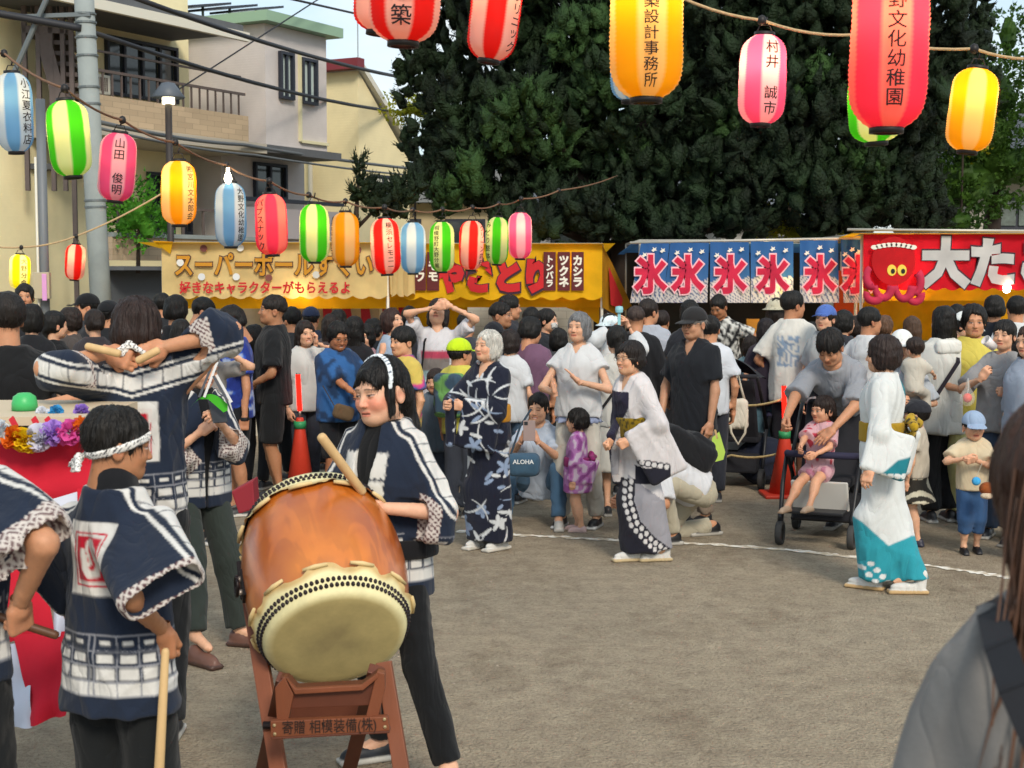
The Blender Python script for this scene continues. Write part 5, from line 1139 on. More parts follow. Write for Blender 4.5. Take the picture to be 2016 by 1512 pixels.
# ------------------------------------------------------------------ lanterns
def paper_mat(name='lantern_paper', trans=.55, glow=.0):
    m = bpy.data.materials.new(name); m.use_nodes = True; t = m.node_tree; K = t.links.new; t.nodes.clear()
    o = t.nodes.new('ShaderNodeOutputMaterial'); a = t.nodes.new('ShaderNodeAttribute'); a.attribute_name = 'Col'
    b = t.nodes.new('ShaderNodeBsdfPrincipled'); b.inputs['Roughness'].default_value = .6; b.inputs['Specular IOR Level'].default_value = .25; K(a.outputs['Color'], b.inputs['Base Color'])
    tr = t.nodes.new('ShaderNodeBsdfTranslucent'); K(a.outputs['Color'], tr.inputs['Color']); mx = t.nodes.new('ShaderNodeMixShader'); mx.inputs[0].default_value = trans; K(b.outputs[0], mx.inputs[1]); K(tr.outputs[0], mx.inputs[2])
    if glow: K(a.outputs['Color'], b.inputs['Emission Color']); b.inputs['Emission Strength'].default_value = glow
    K(mx.outputs[0], o.inputs['Surface']); return m
M_PAPER = paper_mat('lantern_paper', .58); M_RING = mat('black_ring', '#1a1717', .5); M_INK = mat('black_ink', '#16131a', .8)
def glow_mat(name, col, s):
    m = bpy.data.materials.new(name); m.use_nodes = True; t = m.node_tree; t.nodes.clear(); o = t.nodes.new('ShaderNodeOutputMaterial'); e = t.nodes.new('ShaderNodeEmission'); e.inputs['Color'].default_value = c4(col); e.inputs['Strength'].default_value = s; t.links.new(e.outputs[0], o.inputs['Surface']); return m
M_BULB = glow_mat('warm_bulb', '#ffd9a0', 26.); M_BULB2 = glow_mat('bare_bulb', '#fff0c8', 8.)
PAL = {'blue': ('#74abd8', '#d0dbe2'), 'green': ('#45c41c', '#e6e6ae'), 'pink': ('#ec5a8e', '#f0b9c6'), 'yellow': ('#f4a80c', '#f2cf90'), 'red': ('#e5201a', '#f0c0b4'), 'lemon': ('#f2ee10', '#f6f4b0'), 'coral': ('#fb4468', '#ff8c80'), 'gold': ('#f8b60e', '#f6d084')}  # second colours: pale stripes, tint of the light inside put into them
NSTR = 8
def lantern_profile(R, Hh, n):
    out = []
    for i in range(n + 1):
        t = -1 + 2 * i / n; r = R * (1 - abs(t) ** 7 * .58) * (1 - .03 * t * t) if abs(t) < 1 else R * .42; out.append((max(r, R * .42), t * Hh / 2))
    return out
def lantern(cx, cy, wpx, hpx, tilt, pal, text, ang, label, Y=None, lit=1., size=.255, phase=0., tsize=1., rope_at=None, bold=.008):
    """paper lantern: ribbed striped shell, black rings, hook, lettering, bulb"""
    Y = Y or 2900 * size / wpx; k = Y / 2900; R = wpx * k / 2; Hh = hpx * k * .93; c = P(cx, cy, Y)
    root = empty('paper_lantern', c); tag(root, label, 'lantern', 'festival lanterns on the ropes'); root.rotation_euler = (0, math.radians(tilt), 0)
    phase = 1.5 - ang / 45. if text else phase
    rn = random.Random(int(cx * 3 + cy)); dn1, dn2, dn3 = [rn.uniform(0, 6.28) for _ in range(3)]
    ns, nr = 48, int(max(18, min(34, Hh / .0125))) * 2; pr = lantern_profile(R, Hh, nr); v = []; col = []; ca, cb = C(PAL[pal][0]), C(PAL[pal][1])
    for i, (r, z) in enumerate(pr):
        rr0 = r + (.0028 if i % 2 == 0 else -.0012)
        for j in range(ns):
            a = 2 * math.pi * j / ns; rr_ = rr0 * (1 + .014 * math.sin(2 * a + dn1 + z * 9) + .010 * math.sin(5 * a + dn2 + z * 17) + .006 * math.sin(z * 60 + dn3 + 3 * a)); v.append((rr_ * math.sin(a), -rr_ * math.cos(a), z)); s = ((a / (2 * math.pi) * NSTR + phase) % 2.0); e = min(abs(s), abs(s - 1), abs(s - 2)); w = 1. if s < 1 else 0.; col.append(ca * w + cb * (1 - w))
    f = np.array([(i * ns + j, i * ns + (j + 1) % ns, (i + 1) * ns + (j + 1) % ns, (i + 1) * ns + j) for i in range(nr) for j in range(ns)])
    nobj('shell', v, f, np.array(col), M_PAPER, root)
    for sz in (1, -1): MB().lathe([(R * .36, -.012), (R * .45, -.012), (R * .45, .012), (R * .36, .012), (R * .36, -.012)], (0, 0, sz * (Hh / 2 + .006)), 24).build('ring', M_RING, root, True)
    MB().tube([(-R * .40, 0, Hh / 2), (-R * .2, 0, Hh / 2 + R * .45), (R * .2, 0, Hh / 2 + R * .45), (R * .40, 0, Hh / 2)], .004, 6).build('handle', M_RING, root, True)
    MB().tube([(0, 0, Hh / 2 + R * .43), (.01, 0, Hh / 2 + R * .43 + .045)], .006, 6).build('hook', M_RING, root, True)
    if lit:
        o = MB().lathe([(.001, -.034), (.024, -.022), (.030, 0), (.022, .022), (.012, .045), (.012, .07), (.001, .07)], (0, 0, Hh * .16), 14).build('bulb', M_BULB if lit == 1 else glow_mat('warm_bulb_%g' % lit, '#ffd9a0', 26. * lit), root, True)
    if text:
        n_ = len(text); st_ = Hh * .86 * tsize / n_; st_ = min(st_, R * .68); sc_ = min(st_ * .96, R * .58)
        for i, ch in enumerate(text):
            if ch == '\u3000': continue
            tv, tf = text_geo(ch, bold); zz = tv[:, 1] * sc_ + (n_ / 2 - i - .5) * st_; th = math.radians(ang) + tv[:, 0] * sc_ / R; rr_ = np.interp(zz, [p[1] for p in pr], [p[0] for p in pr]) + .0085 + R * .018
            tag(nobj('character', np.c_[rr_ * np.sin(th), -rr_ * np.cos(th), zz], tf, None, M_INK, root, False), kind='stuff')
    return root
lan = []
LT = [(28, 222, 70, 162, -2, 'blue', '小江夏衣料店', 58, 'blue and white lantern cut by the left edge with a glow inside', .5, .2), (136, 273, 80, 156, -4.5, 'green', None, 0, 'green and cream lantern hanging in front of the utility pole', .6, 1.5), (231, 329, 71, 140, 5.5, 'pink', '山田　俊明', 18, 'pink and white lantern right of the utility pole', .3, .55), (352, 380, 67, 132, 0, 'yellow', '㈱宮川文太郎会', 52, 'glowing orange-yellow lantern in front of the street lamp', 1., .8), (454, 423, 60, 132, 0, 'blue', '大野文化幼稚園', 50, 'blue lantern with a bare bulb shining on top', .3, .5), (534, 442, 62, 126, -2, 'coral', 'パブスナック', -30, 'salmon pink lantern over the beige stall', .5, .9), (619, 459, 58, 120, 0, 'green', None, 0, 'green and yellow lantern left of the two over the stall end', .6, 1.5), (680, 471, 54, 112, 0, 'yellow', '豊田内科クリニック', -62, 'yellow lantern at the end of the beige stall', .2, .1), (759, 485, 56, 116, -3, 'red', '横浜セレモニー', 22, 'red lantern with black lettering left of the yakitori sign', .9, .0), (813, 488, 49, 106, 0, 'blue', None, 0, 'pale blue lantern beside the red one', .5, 1.5), (870, 486, 48, 104, 0, 'green', '相模野町大野分館', -22, 'green lantern with lettering in the middle of the yakitori stall', .5, .0), (928, 483, 47, 102, 2, 'red', 'グリーン内科', 58, 'red and white lantern over the yakitori lettering', .7, .9), (979, 474, 44, 98, 2, 'green', 'みどり整体', -50, 'green and white lantern second from the end of the rope', .4, .2), (1024, 464, 46, 96, 0, 'pink', None, 0, 'pink lantern at the far end of the rope', .9, 1.4)]
for cx, cy, w, h_, ti, pal, tx_, an, lab, lit, ph in LT: lan.append(lantern(cx, cy, w, h_, ti, pal, tx_, an, lab, lit=lit, phase=ph))
lantern(39, 535, 40, 72, 2, 'lemon', '大野分会', 40, 'small bright yellow lantern low at the left edge', lit=1., phase=.5); lantern(148, 516, 38, 74, 5, 'red', None, 0, 'small red and white lantern left of the pole base', lit=.8, phase=1.75)
lantern(797, -32, 138, 238, 2, 'red', '\u3000\u3000建築', 0, 'big red and white lantern cut by the top edge', lit=.5, phase=.95); lantern(752, -20, 104, 170, 6, 'red', None, 0, 'second red lantern peeking from behind the big red one', Y=6.4, lit=.5, phase=.3, size=.255)
lantern(976, 18, 98, 210, 8, 'red', '岡本クリニック', 52, 'tilted red and white lantern before the juniper', lit=.6, phase=.35); lantern(1273, 45, 142, 310, 0, 'gold', '高橋建築設計事務所', 2, 'big golden yellow lantern with office lettering', lit=.9, phase=.0, tsize=1.06); lantern(1240, 130, 74, 140, 0, 'blue', None, 0, 'pale blue lantern mostly hidden behind the big golden one', Y=7.2, lit=.4, phase=.5)
lantern(1501, 157, 90, 182, 2, 'pink', '村井　誠市', 12, 'medium pink lantern with four characters on the upper rope', lit=1.6, phase=.05); lantern(1751, 88, 148, 345, 1, 'coral', '大野文化幼稚園', -4, 'biggest pink lantern with kindergarten lettering', lit=1.1, phase=.95, tsize=.92); lantern(1722, 213, 100, 140, -4, 'green', None, 0, 'green lantern half hidden behind the biggest pink one', Y=7.0, lit=.7, phase=.2); lantern(1914, 217, 90, 170, 6, 'gold', '相模原市医師会', 80, 'tilted golden lantern at the right end of the upper rope', lit=.9, phase=.55)
M_ROPE = mat('brown_rope', '#7a5a44', .9, noise=(80, .3), bump=(150, .5))
def rope(lab, pts, r, m=M_ROPE, cat='rope', knots=True):
    q = [P(*p) for p in pts]; o_ = []
    for a, b in zip(q, q[1:]):
        for i in range(6): t = i / 6; x = a.lerp(b, t); x.z -= .03 * 4 * t * (1 - t); o_.append(x)
    o_.append(q[-1]); root = empty('rope', q[0]); tag(root, lab, cat); MB().tube([p - q[0] for p in o_], r, 6).build('strand', m, root, True)
    if knots:
        for p in q[1:-1]: MB().lathe([(.001, -.03), (.022, -.02), (.026, 0), (.02, .02), (.001, .03)], p - q[0], 10).build('knot', M_RING, root, True)
    return root
def hang(l, wpx, size=.255): return 2900 * size / wpx
rope('brown rope carrying the long row of lanterns from the left edge to the juniper', [(-60, 70, 10.3)] + [(x, y, 2900 * .255 / w) for x, y, w in ((8, 105, 71), (127, 174, 80), (241, 236, 71), (345, 280, 67), (446, 325, 60), (530, 356, 62), (608, 384, 58), (680, 396, 54), (757, 408, 56), (812, 413, 49), (871, 412, 48), (930, 408, 47), (982, 401, 44), (1026, 391, 46))] + [(1100, 375, 17), (1215, 346, 20.5)], .009)
rope('pale rope with medium lanterns crossing the upper right', [(1300, -25, 8.2), (1500, 40, 8.2), (1690, 68, 8.3), (1918, 96, 8.2), (2080, 112, 8.2)], .009, mat('pale_rope', '#b59a74', .9, noise=(80, .3)))
rope('thin pale rope with two small lanterns at the lower left', [(-60, 475, 17.5), (42, 487, 17.6), (150, 465, 17.8), (320, 380, 18.2)], .012, mat('pale_rope', '#b59a74', .9))
rope('rope above the picture that carries the biggest lanterns', [(500, -240, 5.3), (800, -190, 5.3), (1273, -150, 5.2), (1751, -125, 5.0), (2300, -150, 5.0)], .011)
o = MB().lathe([(.001, -.045), (.02, -.035), (.033, 0), (.026, .03), (.014, .055), (.013, .09), (.001, .09)], (0, 0, 0), 16).build('light_bulb', M_BULB2, None, True); o.location = P(449, 352, 12.2); tag(o, 'bare shining bulb on top of the blue lantern', 'bulb')

# ------------------------------------------------------------------ stalls
def cloth_mat(name, col, trans=.3):
    m = bpy.data.materials.new(name); m.use_nodes = True; t = m.node_tree; K = t.links.new; b = t.nodes['Principled BSDF']; b.inputs['Roughness'].default_value = .85; b.inputs['Specular IOR Level'].default_value = .2
    n = t.nodes.new('ShaderNodeTexNoise'); n.inputs['Scale'].default_value = 4; n.inputs['Detail'].default_value = 6; tc = t.nodes.new('ShaderNodeTexCoord'); K(tc.outputs['Object'], n.inputs['Vector']); mr = t.nodes.new('ShaderNodeMapRange'); mr.inputs[1].default_value = .3; mr.inputs[2].default_value = .7; mr.inputs[3].default_value = .82; mr.inputs[4].default_value = 1.1; K(n.outputs['Fac'], mr.inputs[0])
    mx = t.nodes.new('ShaderNodeMix'); mx.data_type = 'RGBA'; mx.blend_type = 'MULTIPLY'; mx.inputs[0].default_value = 1; mx.inputs[6].default_value = c4(col); K(mr.outputs[0], mx.inputs[7]); K(mx.outputs[2], b.inputs['Base Color'])
    bp = t.nodes.new('ShaderNodeBump'); bp.inputs['Strength'].default_value = .5; bp.inputs['Distance'].default_value = .02; K(n.outputs['Fac'], bp.inputs['Height']); K(bp.outputs[0], b.inputs['Normal'])
    tr = t.nodes.new('ShaderNodeBsdfTranslucent'); K(mx.outputs[2], tr.inputs['Color']); ms = t.nodes.new('ShaderNodeMixShader'); ms.inputs[0].default_value = trans; K(b.outputs[0], ms.inputs[1]); K(tr.outputs[0], ms.inputs[2]); K(ms.outputs[0], t.nodes['Material Output'].inputs['Surface']); return m
def valance(par, name, a, b, zt, zb, m, wave=.015, scal=.035, nsc=12, lean=0.):
    """hanging cloth between a and b (xy), scalloped lower edge"""
    a, b = Vector(a), Vector(b); n = Vector((b.y - a.y, -(b.x - a.x), 0)).normalized()
    if n.y > 0: n = -n
    def fn(u, v):
        p = a.lerp(b, u); lo = zb - scal * abs(math.sin(u * nsc * math.pi)); z = zt + (lo - zt) * v; w = wave * (math.sin(u * 23 + 2 * v) + .5 * math.sin(u * 51)) * (.25 + v); return Vector((p.x, p.y, z)) + n * (w + lean * v)
    mb = MB().sheet(fn, 72, 8); return part(mb, name, m, par, smooth=True), n
def sign_text(par, s, c, xdir, size, m, n, bold=.02, outline=None, ob=.06, out=.03, line=1.0, sx=1., name='lettering', italic=0.):
    """lettering lying just in front of a cloth: c centre, xdir along the cloth, n towards us"""
    xdir = Vector(xdir).normalized(); res = None
    for k, (bd, mm, o_) in enumerate(([(ob, outline, out)] if outline else []) + [(bold, m, out + .006)]):
        v, f = text_geo(s, bd, line); pts = [Vector(c) + xdir * (float(x) * sx + italic * float(y)) * size + Vector((0, 0, float(y) * size)) + n * o_ for x, y in v]
        o = nobj(name if not (outline and k == 0) else name + '_outline', [tuple(p - Vector(par.location)) for p in pts], f, None, mm, par, False); res = o
    return res
def bulb(lab, px, py, Y, s=16., r=.035, col='#ffd79a'):
    o = MB().lathe([(.001, -r * 1.3), (r * .7, -r), (r, 0), (r * .7, r * .8), (r * .4, r * 1.6), (.001, r * 1.7)], (0, 0, 0), 14).build('light_bulb', glow_mat('stall_bulb_%g' % s, col, s * 1.15), None, True); o.location = P(px, py, Y); return tag(o, lab, 'bulb')
M_POLE = mat('frame_pipe', '#b9b4a8', .4, metal=.3)
def stall_frame(par, x0, x1, y0, y1, zt, rise=.25):
    for x in (x0, x1):
        for y in (y0, y1): part(MB().tube([(x, y, 0), (x, y, zt)], .02, 8), 'post', M_POLE, par, smooth=True)
    for a, b in (((x0, y0, zt), (x1, y0, zt)), ((x0, y1, zt), (x1, y1, zt)), ((x0, y0, zt), (x0, y1, zt)), ((x1, y0, zt), (x1, y1, zt))): part(MB().tube([a, b], .018, 8), 'rail', M_POLE, par, smooth=True)
# --- ball-scooping stall
Ys = 17.2; x0, x1 = P(318, 480, Ys).x, P(762, 480, Ys).x; zt, zb = P(540, 479, Ys).z, P(540, 582, Ys).z
s1 = empty('ball_scooping_stall', ((x0 + x1) / 2, Ys, 0)); tag(s1, 'beige festival stall with big mustard katakana lettering', 'stall')
BEIGE = cloth_mat('beige_canvas', '#e2c88c', .30); YELL = cloth_mat('yellow_canvas', '#efb91e', .30); REDC = cloth_mat('red_canvas', '#c8182a', .28); DKR = mat('dark_outline', '#3a2430', .8); MUST = mat('mustard_print', '#c08422', .8); REDP = mat('red_print', '#bf2026', .8); WHP = mat('white_print_cloth', '#e2ddcf', .8)
stall_frame(s1, x0, x1, Ys + .06, Ys + 2.2, zt)
o, n = valance(s1, 'front_banner', (x0, Ys), (x1, Ys), zt, zb, BEIGE, .012, .04, 13)
part(MB().sheet(lambda u, v: Vector((x0 - .25 + (x1 - x0 + .45) * u, Ys - .12 + 2.5 * v, zt + .01 - .12 * v)), 20, 8), 'roof_canvas', YELL, s1, smooth=True)
valance(s1, 'side_banner', (x1 + .02, Ys), (x1 + .45, Ys + 1.4), zt - .02, zb + .02, BEIGE, .015, .04, 6)
part(MB().prism([P(300, 474, Ys - .1), P(340, 476, Ys - .1), P(335, 500, Ys - .05)], (0, .02, 0)), 'corner_flap', YELL, s1)
kk = Ys / 2900
sign_text(s1, 'スーパーボールすくい', P(540, 521, Ys), (1, 0, 0), 49 * kk, MUST, n, .03, DKR, .065, .03, sx=.80); sign_text(s1, '好きなキャラクターがもらえるよ', P(522, 566, Ys), (1, 0, 0), 25.5 * kk, REDP, n, .03, None, sx=.88)
for i, (px, py, c_) in enumerate(((402, 489, '#6b3a34'), (474, 488, '#d8d6cf'), (398, 545, '#cfd0d0'), (466, 545, '#d8d8d4'), (530, 547, '#7a453c'), (623, 541, '#c9c4b8'), (705, 492, '#7a453c'), (356, 517, '#d8d6cf'))): part(MB().prism([P(px, py, Ys) + n * .03 + Vector((.042 * math.cos(a), 0, .042 * math.sin(a))) for a in np.linspace(0, 2 * math.pi, 14, endpoint=False)], n * .003), 'ball_print', mat('ball_' + c_, c_, .7), s1)
valance(s1, 'back_curtain', (x0 + .05, Ys + 1.6), (x1 - .02, Ys + 1.6), zt - .15, .8, cloth_mat('red_white_curtain', '#c9bfae', .2), .03, .0, 4)
for i in range(8): part(MB().prism([(x0 + .95 + i * .24, Ys + 1.5, 1.55), (x0 + 1.05 + i * .24, Ys + 1.5, 1.58), (x0 + 1.12 + i * .24, Ys + 1.5, 1.1), (x0 + .98 + i * .24, Ys + 1.5, .95)], (0, .01, 0)), 'curtain_stripe', mat('crimson_print', '#9c1f35', .8), s1)
part(MB().box((x0 + .05, Ys + .1, .0), (x1 - .05, Ys + 1.0, .75)), 'counter', mat('counter_cloth', '#b8b0a0', .8), s1)
valance(s1, 'inner_valance', (x0 + .02, Ys + .35), (x1 - .02, Ys + .35), zb + .03, zb - .16, YELL, .01, .0, 3)
bulb('bright bulb glowing through the beige stall banner', 588, 574, Ys + .10, 26., .045)
# --- yakitori stall
Yk = 18.0; kk = Yk / 2900; x0, x1 = P(748, 480, Yk).x, P(1186, 480, Yk).x; zt, zb = P(970, 481, Yk).z, P(970, 584, Yk).z
s2 = empty('yakitori_stall', ((x0 + x1) / 2, Yk, 0)); tag(s2, 'yellow grilled chicken stall with big red hiragana lettering', 'stall'); stall_frame(s2, x0, x1, Yk + .06, Yk + 2.2, zt)
o, n = valance(s2, 'front_banner', (x0, Yk), (x1, Yk), zt, zb, YELL, .012, .045, 11)
part(MB().sheet(lambda u, v: Vector((x0 - .15 + (x1 - x0 + .3) * u, Yk - .1 + 2.5 * v, zt + .01 - .12 * v)), 20, 8), 'roof_canvas', YELL, s2, smooth=True)
sign_text(s2, 'やきとり', P(966, 543, Yk), (1, 0, 0), 66 * kk, REDP, n, .08, DKR, .125, .03, sx=.86)
BRN = mat('maroon_board', '#5a1c1e', .7)
for px, tx_ in ((797, 'タレキ'), (827, 'カワ'), (853, 'モモ'), (1082, 'トンバラ'), (1110, 'ツクネ'), (1137, 'カシラ')):
    y0_, y1_ = 496, 572; part(MB().prism([P(px - 12, y0_, Yk) + n * .03, P(px + 12, y0_, Yk) + n * .03, P(px + 12, y1_, Yk) + n * .03, P(px - 12, y1_, Yk) + n * .03], n * .006), 'menu_board', BRN, s2); sign_text(s2, '\n'.join(tx_), P(px, (y0_ + y1_) / 2, Yk), (1, 0, 0), 21 * kk * (3 / max(3, len(tx_))), WHP, n, .05, None, .06, .034, line=1.0, sx=.95)
# sloping side cloth to the right
a_, b_ = P(1186, 484, Yk), P(1242, 600, Yk + .9)
part(MB().add([P(1186, 483, Yk), P(1186, 605, Yk), P(1215, 622, Yk + .5), P(1244, 602, Yk + 1.0), P(1206, 520, Yk + .4)], [(0, 1, 2), (0, 2, 4), (4, 2, 3)]), 'side_cloth', cloth_mat('brown_gold_cloth', '#a87a1c', .25), s2); part(MB().add([P(1198, 525, Yk + .2) + n * .05, P(1202, 600, Yk + .2) + n * .05, P(1222, 608, Yk + .55) + n * .05, P(1226, 590, Yk + .6) + n * .05], [(0, 1, 2, 3)]), 'side_print', REDP, s2)
part(MB().box((x0 + .05, Yk + .15, 0), (x1 - .05, Yk + 1.0, .8)), 'counter', mat('counter_cloth', '#b8b0a0', .8), s2); valance(s2, 'inner_valance', (x0 + .02, Yk + .4), (x1, Yk + .4), zb + .03, zb - .14, YELL, .01, 0, 3); part(MB().add([P(1085, 595, Yk + .8), P(1180, 600, Yk + .8), P(1180, 640, Yk + .8), P(1150, 618, Yk + .8)], [(0, 1, 2, 3)]), 'corner_drape', YELL, s2); valance(s2, 'back_cloth', (x0, Yk + 2.1), (x0 + 1.0, Yk + 2.1), zt - .1, 1.0, YELL, .03, 0, 3)
bulb('small orange bulb between the yakitori menu boards', 1124, 522, Yk + .1, 22., .03, '#ffb060')
# --- shaved-ice stall with flags
Yi = 17.6; kk = Yi / 2900; s3 = empty('shaved_ice_stall', (P(1470, 480, Yi).x, Yi, 0)); tag(s3, 'shaved ice stall with a row of blue ice flags', 'stall'); xi0, xi1 = P(1262, 480, Yi).x, P(1690, 472, Yi).x; zt = P(1470, 474, Yi).z
stall_frame(s3, xi0, xi1, Yi + .08, Yi + 2.2, zt); part(MB().sheet(lambda u, v: Vector((xi0 - .1 + (xi1 - xi0 + .3) * u, Yi + .1 + 2.4 * v, zt - .03 - .1 * v)), 12, 6), 'roof_canvas', cloth_mat('blue_canvas', '#3c6ea5', .2), s3)
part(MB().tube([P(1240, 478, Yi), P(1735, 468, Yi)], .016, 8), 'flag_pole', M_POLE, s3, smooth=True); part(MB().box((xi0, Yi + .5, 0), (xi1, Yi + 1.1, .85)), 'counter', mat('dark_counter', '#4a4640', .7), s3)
def flag_mat():
    m = bpy.data.materials.new('ice_flag_cloth'); m.use_nodes = True; t = m.node_tree; K = t.links.new; b = t.nodes['Principled BSDF']; b.inputs['Roughness'].default_value = .8; a = t.nodes.new('ShaderNodeAttribute'); a.attribute_name = 'Col'; K(a.outputs['Color'], b.inputs['Base Color']); tr = t.nodes.new('ShaderNodeBsdfTranslucent'); K(a.outputs['Color'], tr.inputs['Color']); ms = t.nodes.new('ShaderNodeMixShader'); ms.inputs[0].default_value = .35; K(b.outputs[0], ms.inputs[1]); K(tr.outputs[0], ms.inputs[2]); K(ms.outputs[0], t.nodes['Material Output'].inputs['Surface']); return m
M_FLAG = flag_mat(); ICE = cloth_mat('ice_letter', '#e23a5a', .4); ICEO = mat('ice_letter_edge', '#edb9c0', .8)
for i, (tl, tr_, bl, br_, lean) in enumerate(((1262, 1318, 1240, 1306, .5), (1320, 1396, 1306, 1393, .1), (1398, 1474, 1398, 1477, 0), (1478, 1562, 1478, 1562, 0), (1575, 1650, 1575, 1652, 0), (1655, 1697, 1660, 1700, 0))):
    nu, nv = 30, 40; v = []; col = []; rr = random.Random(i)
    ya, yb = 479 - (tl - 1262) * .018, 596
    for j in range(nv + 1):
        for q in range(nu + 1):
            u, w = q / nu, j / nv; px = (tl + (tr_ - tl) * u) * (1 - w) + (bl + (br_ - bl) * u) * w; py = ya + (yb - ya) * w; p = P(px, py, Yi - .02); p.y += .02 * math.sin(u * 6 + i) * w + .012 * math.sin(u * 13 + i * 2); v.append(p - Vector(s3.location))
            wv = 0.62 + .05 * math.sin(u * 9 + i) ; c_ = C('#2f66a8') * (1 - .25 * w) + C('#6fa0c8') * .25 * w
            if w > wv: c_ = C('#ded8d4') if math.sin(u * 47 + 13 * math.sin(w * 31 + i)) < .62 else C('#51628c')
            col.append(c_)
    f = np.array([(j * (nu + 1) + q, j * (nu + 1) + q + 1, (j + 1) * (nu + 1) + q + 1, (j + 1) * (nu + 1) + q) for j in range(nv) for q in range(nu)]); fl_ = nobj('ice_flag', v, f, np.array(col), M_FLAG, s3)
    nn = Vector((0, -1, 0)); xm = (tl + tr_) / 2 * .42 + (bl + br_) / 2 * .58
    if i < 5:
        for bd, mm, o_ in ((.085, ICEO, .045), (.045, ICE, .052)):
            gv, gf = text_geo('氷', bd); pts = [P(xm, 540, Yi) + Vector((float(x) * 62 * kk - float(y) * .0, 0, float(y) * 76 * kk)) + nn * o_ - Vector(s3.location) for x, y in gv]; pts = [Vector((p.x + (-.12 * lean) * (P(xm, 540, Yi).z - (p.z)) * 1.2 * 0, p.y, p.z)) for p in pts]; nobj('ice_character', [tuple(p) for p in pts], gf, None, mm, fl_, False)
    else:
        for bd, mm, o_ in ((.085, ICEO, .045), (.045, ICE, .052)): gv, gf = text_geo('氷', bd); nobj('ice_character', [tuple(P(1688, 540, Yi) + Vector((float(x) * 62 * kk, 0, float(y) * 76 * kk)) + nn * o_ - Vector(s3.location)) for x, y in gv], gf, None, mm, fl_, False)
    for bx, by_ in ((.16, 500), (.5, 490), (.80, 494)):
        c_ = P(tl + (tr_ - tl) * bx - (3 if i == 0 else 0), by_ + rr.uniform(-3, 3), Yi) + nn * .045 - Vector(s3.location); s_ = .035; MB().prism([c_ + Vector((s_ * a, 0, s_ * b)) for a, b in ((-1, -.2), (-.3, .2), (-.5, .9), (.1, .45), (.8, .8), (.55, .1), (1, -.3), (.2, -.35), (-.2, -.8))], (0, -.003, 0)).build('bird_print', WHP, fl_)
part(MB().box((P(1470, 640, Yi + .9).x, Yi + .9, P(1470, 664, Yi + .9).z), (P(1495, 640, Yi + .9).x, Yi + .96, P(1470, 628, Yi + .9).z)), 'price_card', mat('orange_card', '#d8953a', .7), s3); part(MB().box((P(1470, 700, Yi + .6).x, Yi + .6, .85), (P(1500, 640, Yi + .6).x, Yi + .9, P(1480, 666, Yi + .6).z)), 'syrup_box', mat('kraft_card', '#9c8a68', .8), s3)
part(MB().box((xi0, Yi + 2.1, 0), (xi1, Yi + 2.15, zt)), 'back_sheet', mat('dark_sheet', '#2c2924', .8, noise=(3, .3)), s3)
bulb('yellow lamp shining through the ice flags', 1527, 556, Yi + .12, 48., .04, '#ffdc7a'); bulb('hidden lamp behind the ice flags at their left', 1425, 560, Yi + .25, 22., .03)
# --- octopus-dumpling stall
Yo = 17.0; kk = Yo / 2900; xo0, xo1 = P(1700, 460, Yo).x, P(2120, 460, Yo).x; zt, zb = P(1850, 461, Yo).z, P(1850, 566, Yo).z
s4 = empty('octopus_stall', ((xo0 + xo1) / 2, Yo, 0)); tag(s4, 'red octopus dumpling stall with big white lettering', 'stall'); stall_frame(s4, xo0, xo1, Yo + .06, Yo + 2.2, zt)
o, n = valance(s4, 'front_banner', (xo0, Yo), (xo1, Yo), zt, zb, REDC, .014, .035, 13); part(MB().sheet(lambda u, v: Vector((xo0 - .15 + (xo1 - xo0 + .3) * u, Yo - .1 + 2.5 * v, zt + .01 - .12 * v)), 12, 6), 'roof_canvas', YELL, s4); part(MB().tube([P(1668, 452, Yo - .05), P(2140, 456, Yo - .05)], .016, 8), 'banner_pole', M_POLE, s4, smooth=True)
WHL = cloth_mat('white_letter', '#d9d6d2', .3); sign_text(s4, '大たこ焼', P(1998, 518, Yo), (1, 0, 0), 98 * kk, WHL, n, .06, DKR, .085, .03, sx=.94)
valance(s4, 'inner_valance', (xo0 + .3, Yo + .5), (xo1, Yo + .5), zb + .06, zb - .16, YELL, .012, 0, 3); valance(s4, 'back_cloth', (xo0 + .25, Yo + 2.0), (xo1, Yo + 2.0), zt - .3, 1.05, cloth_mat('amber_canvas', '#d69a10', .2), .03, 0, 3); part(MB().box((xo0 + .05, Yo + 1.7, .4), (xo0 + .35, Yo + 1.75, 1.95)), 'orange_banner', mat('orange_cloth', '#c2491a', .8), s4); part(MB().box((xo0 + .1, Yo + .3, 0), (xo1, Yo + 1.0, .85)), 'counter', mat('mesh_front', '#a6aaa4', .7), s4)
# octopus emblem: head, twisted headband, eyes, curled arms
em = empty('octopus_emblem', P(1752, 525, Yo)); em.parent = s4; em.location = P(1752, 525, Yo) - Vector(s4.location) + n * .06
OCT = cloth_mat('octopus_red', '#d3262c', .35); OCP = cloth_mat('octopus_pink', '#d8405e', .3); e_o = P(1752, 525, Yo)
def disc(px, py, rx, ry, m, name, o_=0., nseg=28, th=.02):
    MB().prism([P(px + rx * math.cos(a), py + ry * math.sin(a), Yo) - e_o + n * o_ for a in np.linspace(0, 2 * math.pi, nseg, endpoint=False)], n * th).build(name, m, em)
disc(1756, 514, 43, 48, OCT, 'head')
for i in range(9): disc(1718 + i * 9.5, 484 - 5 * math.sin(i / 8 * math.pi) + 3, 7, 4.5, WHP, 'headband_twist', .021, 12, .008)
for px in (1752, 1772): disc(px, 532, 9, 11, mat('yellow_eye', '#e6c94a', .6), 'eye', .021, 18, .006); disc(px + 2, 534, 4, 5, mat('black_print', '#1a1410', .6), 'pupil', .028, 14, .004)
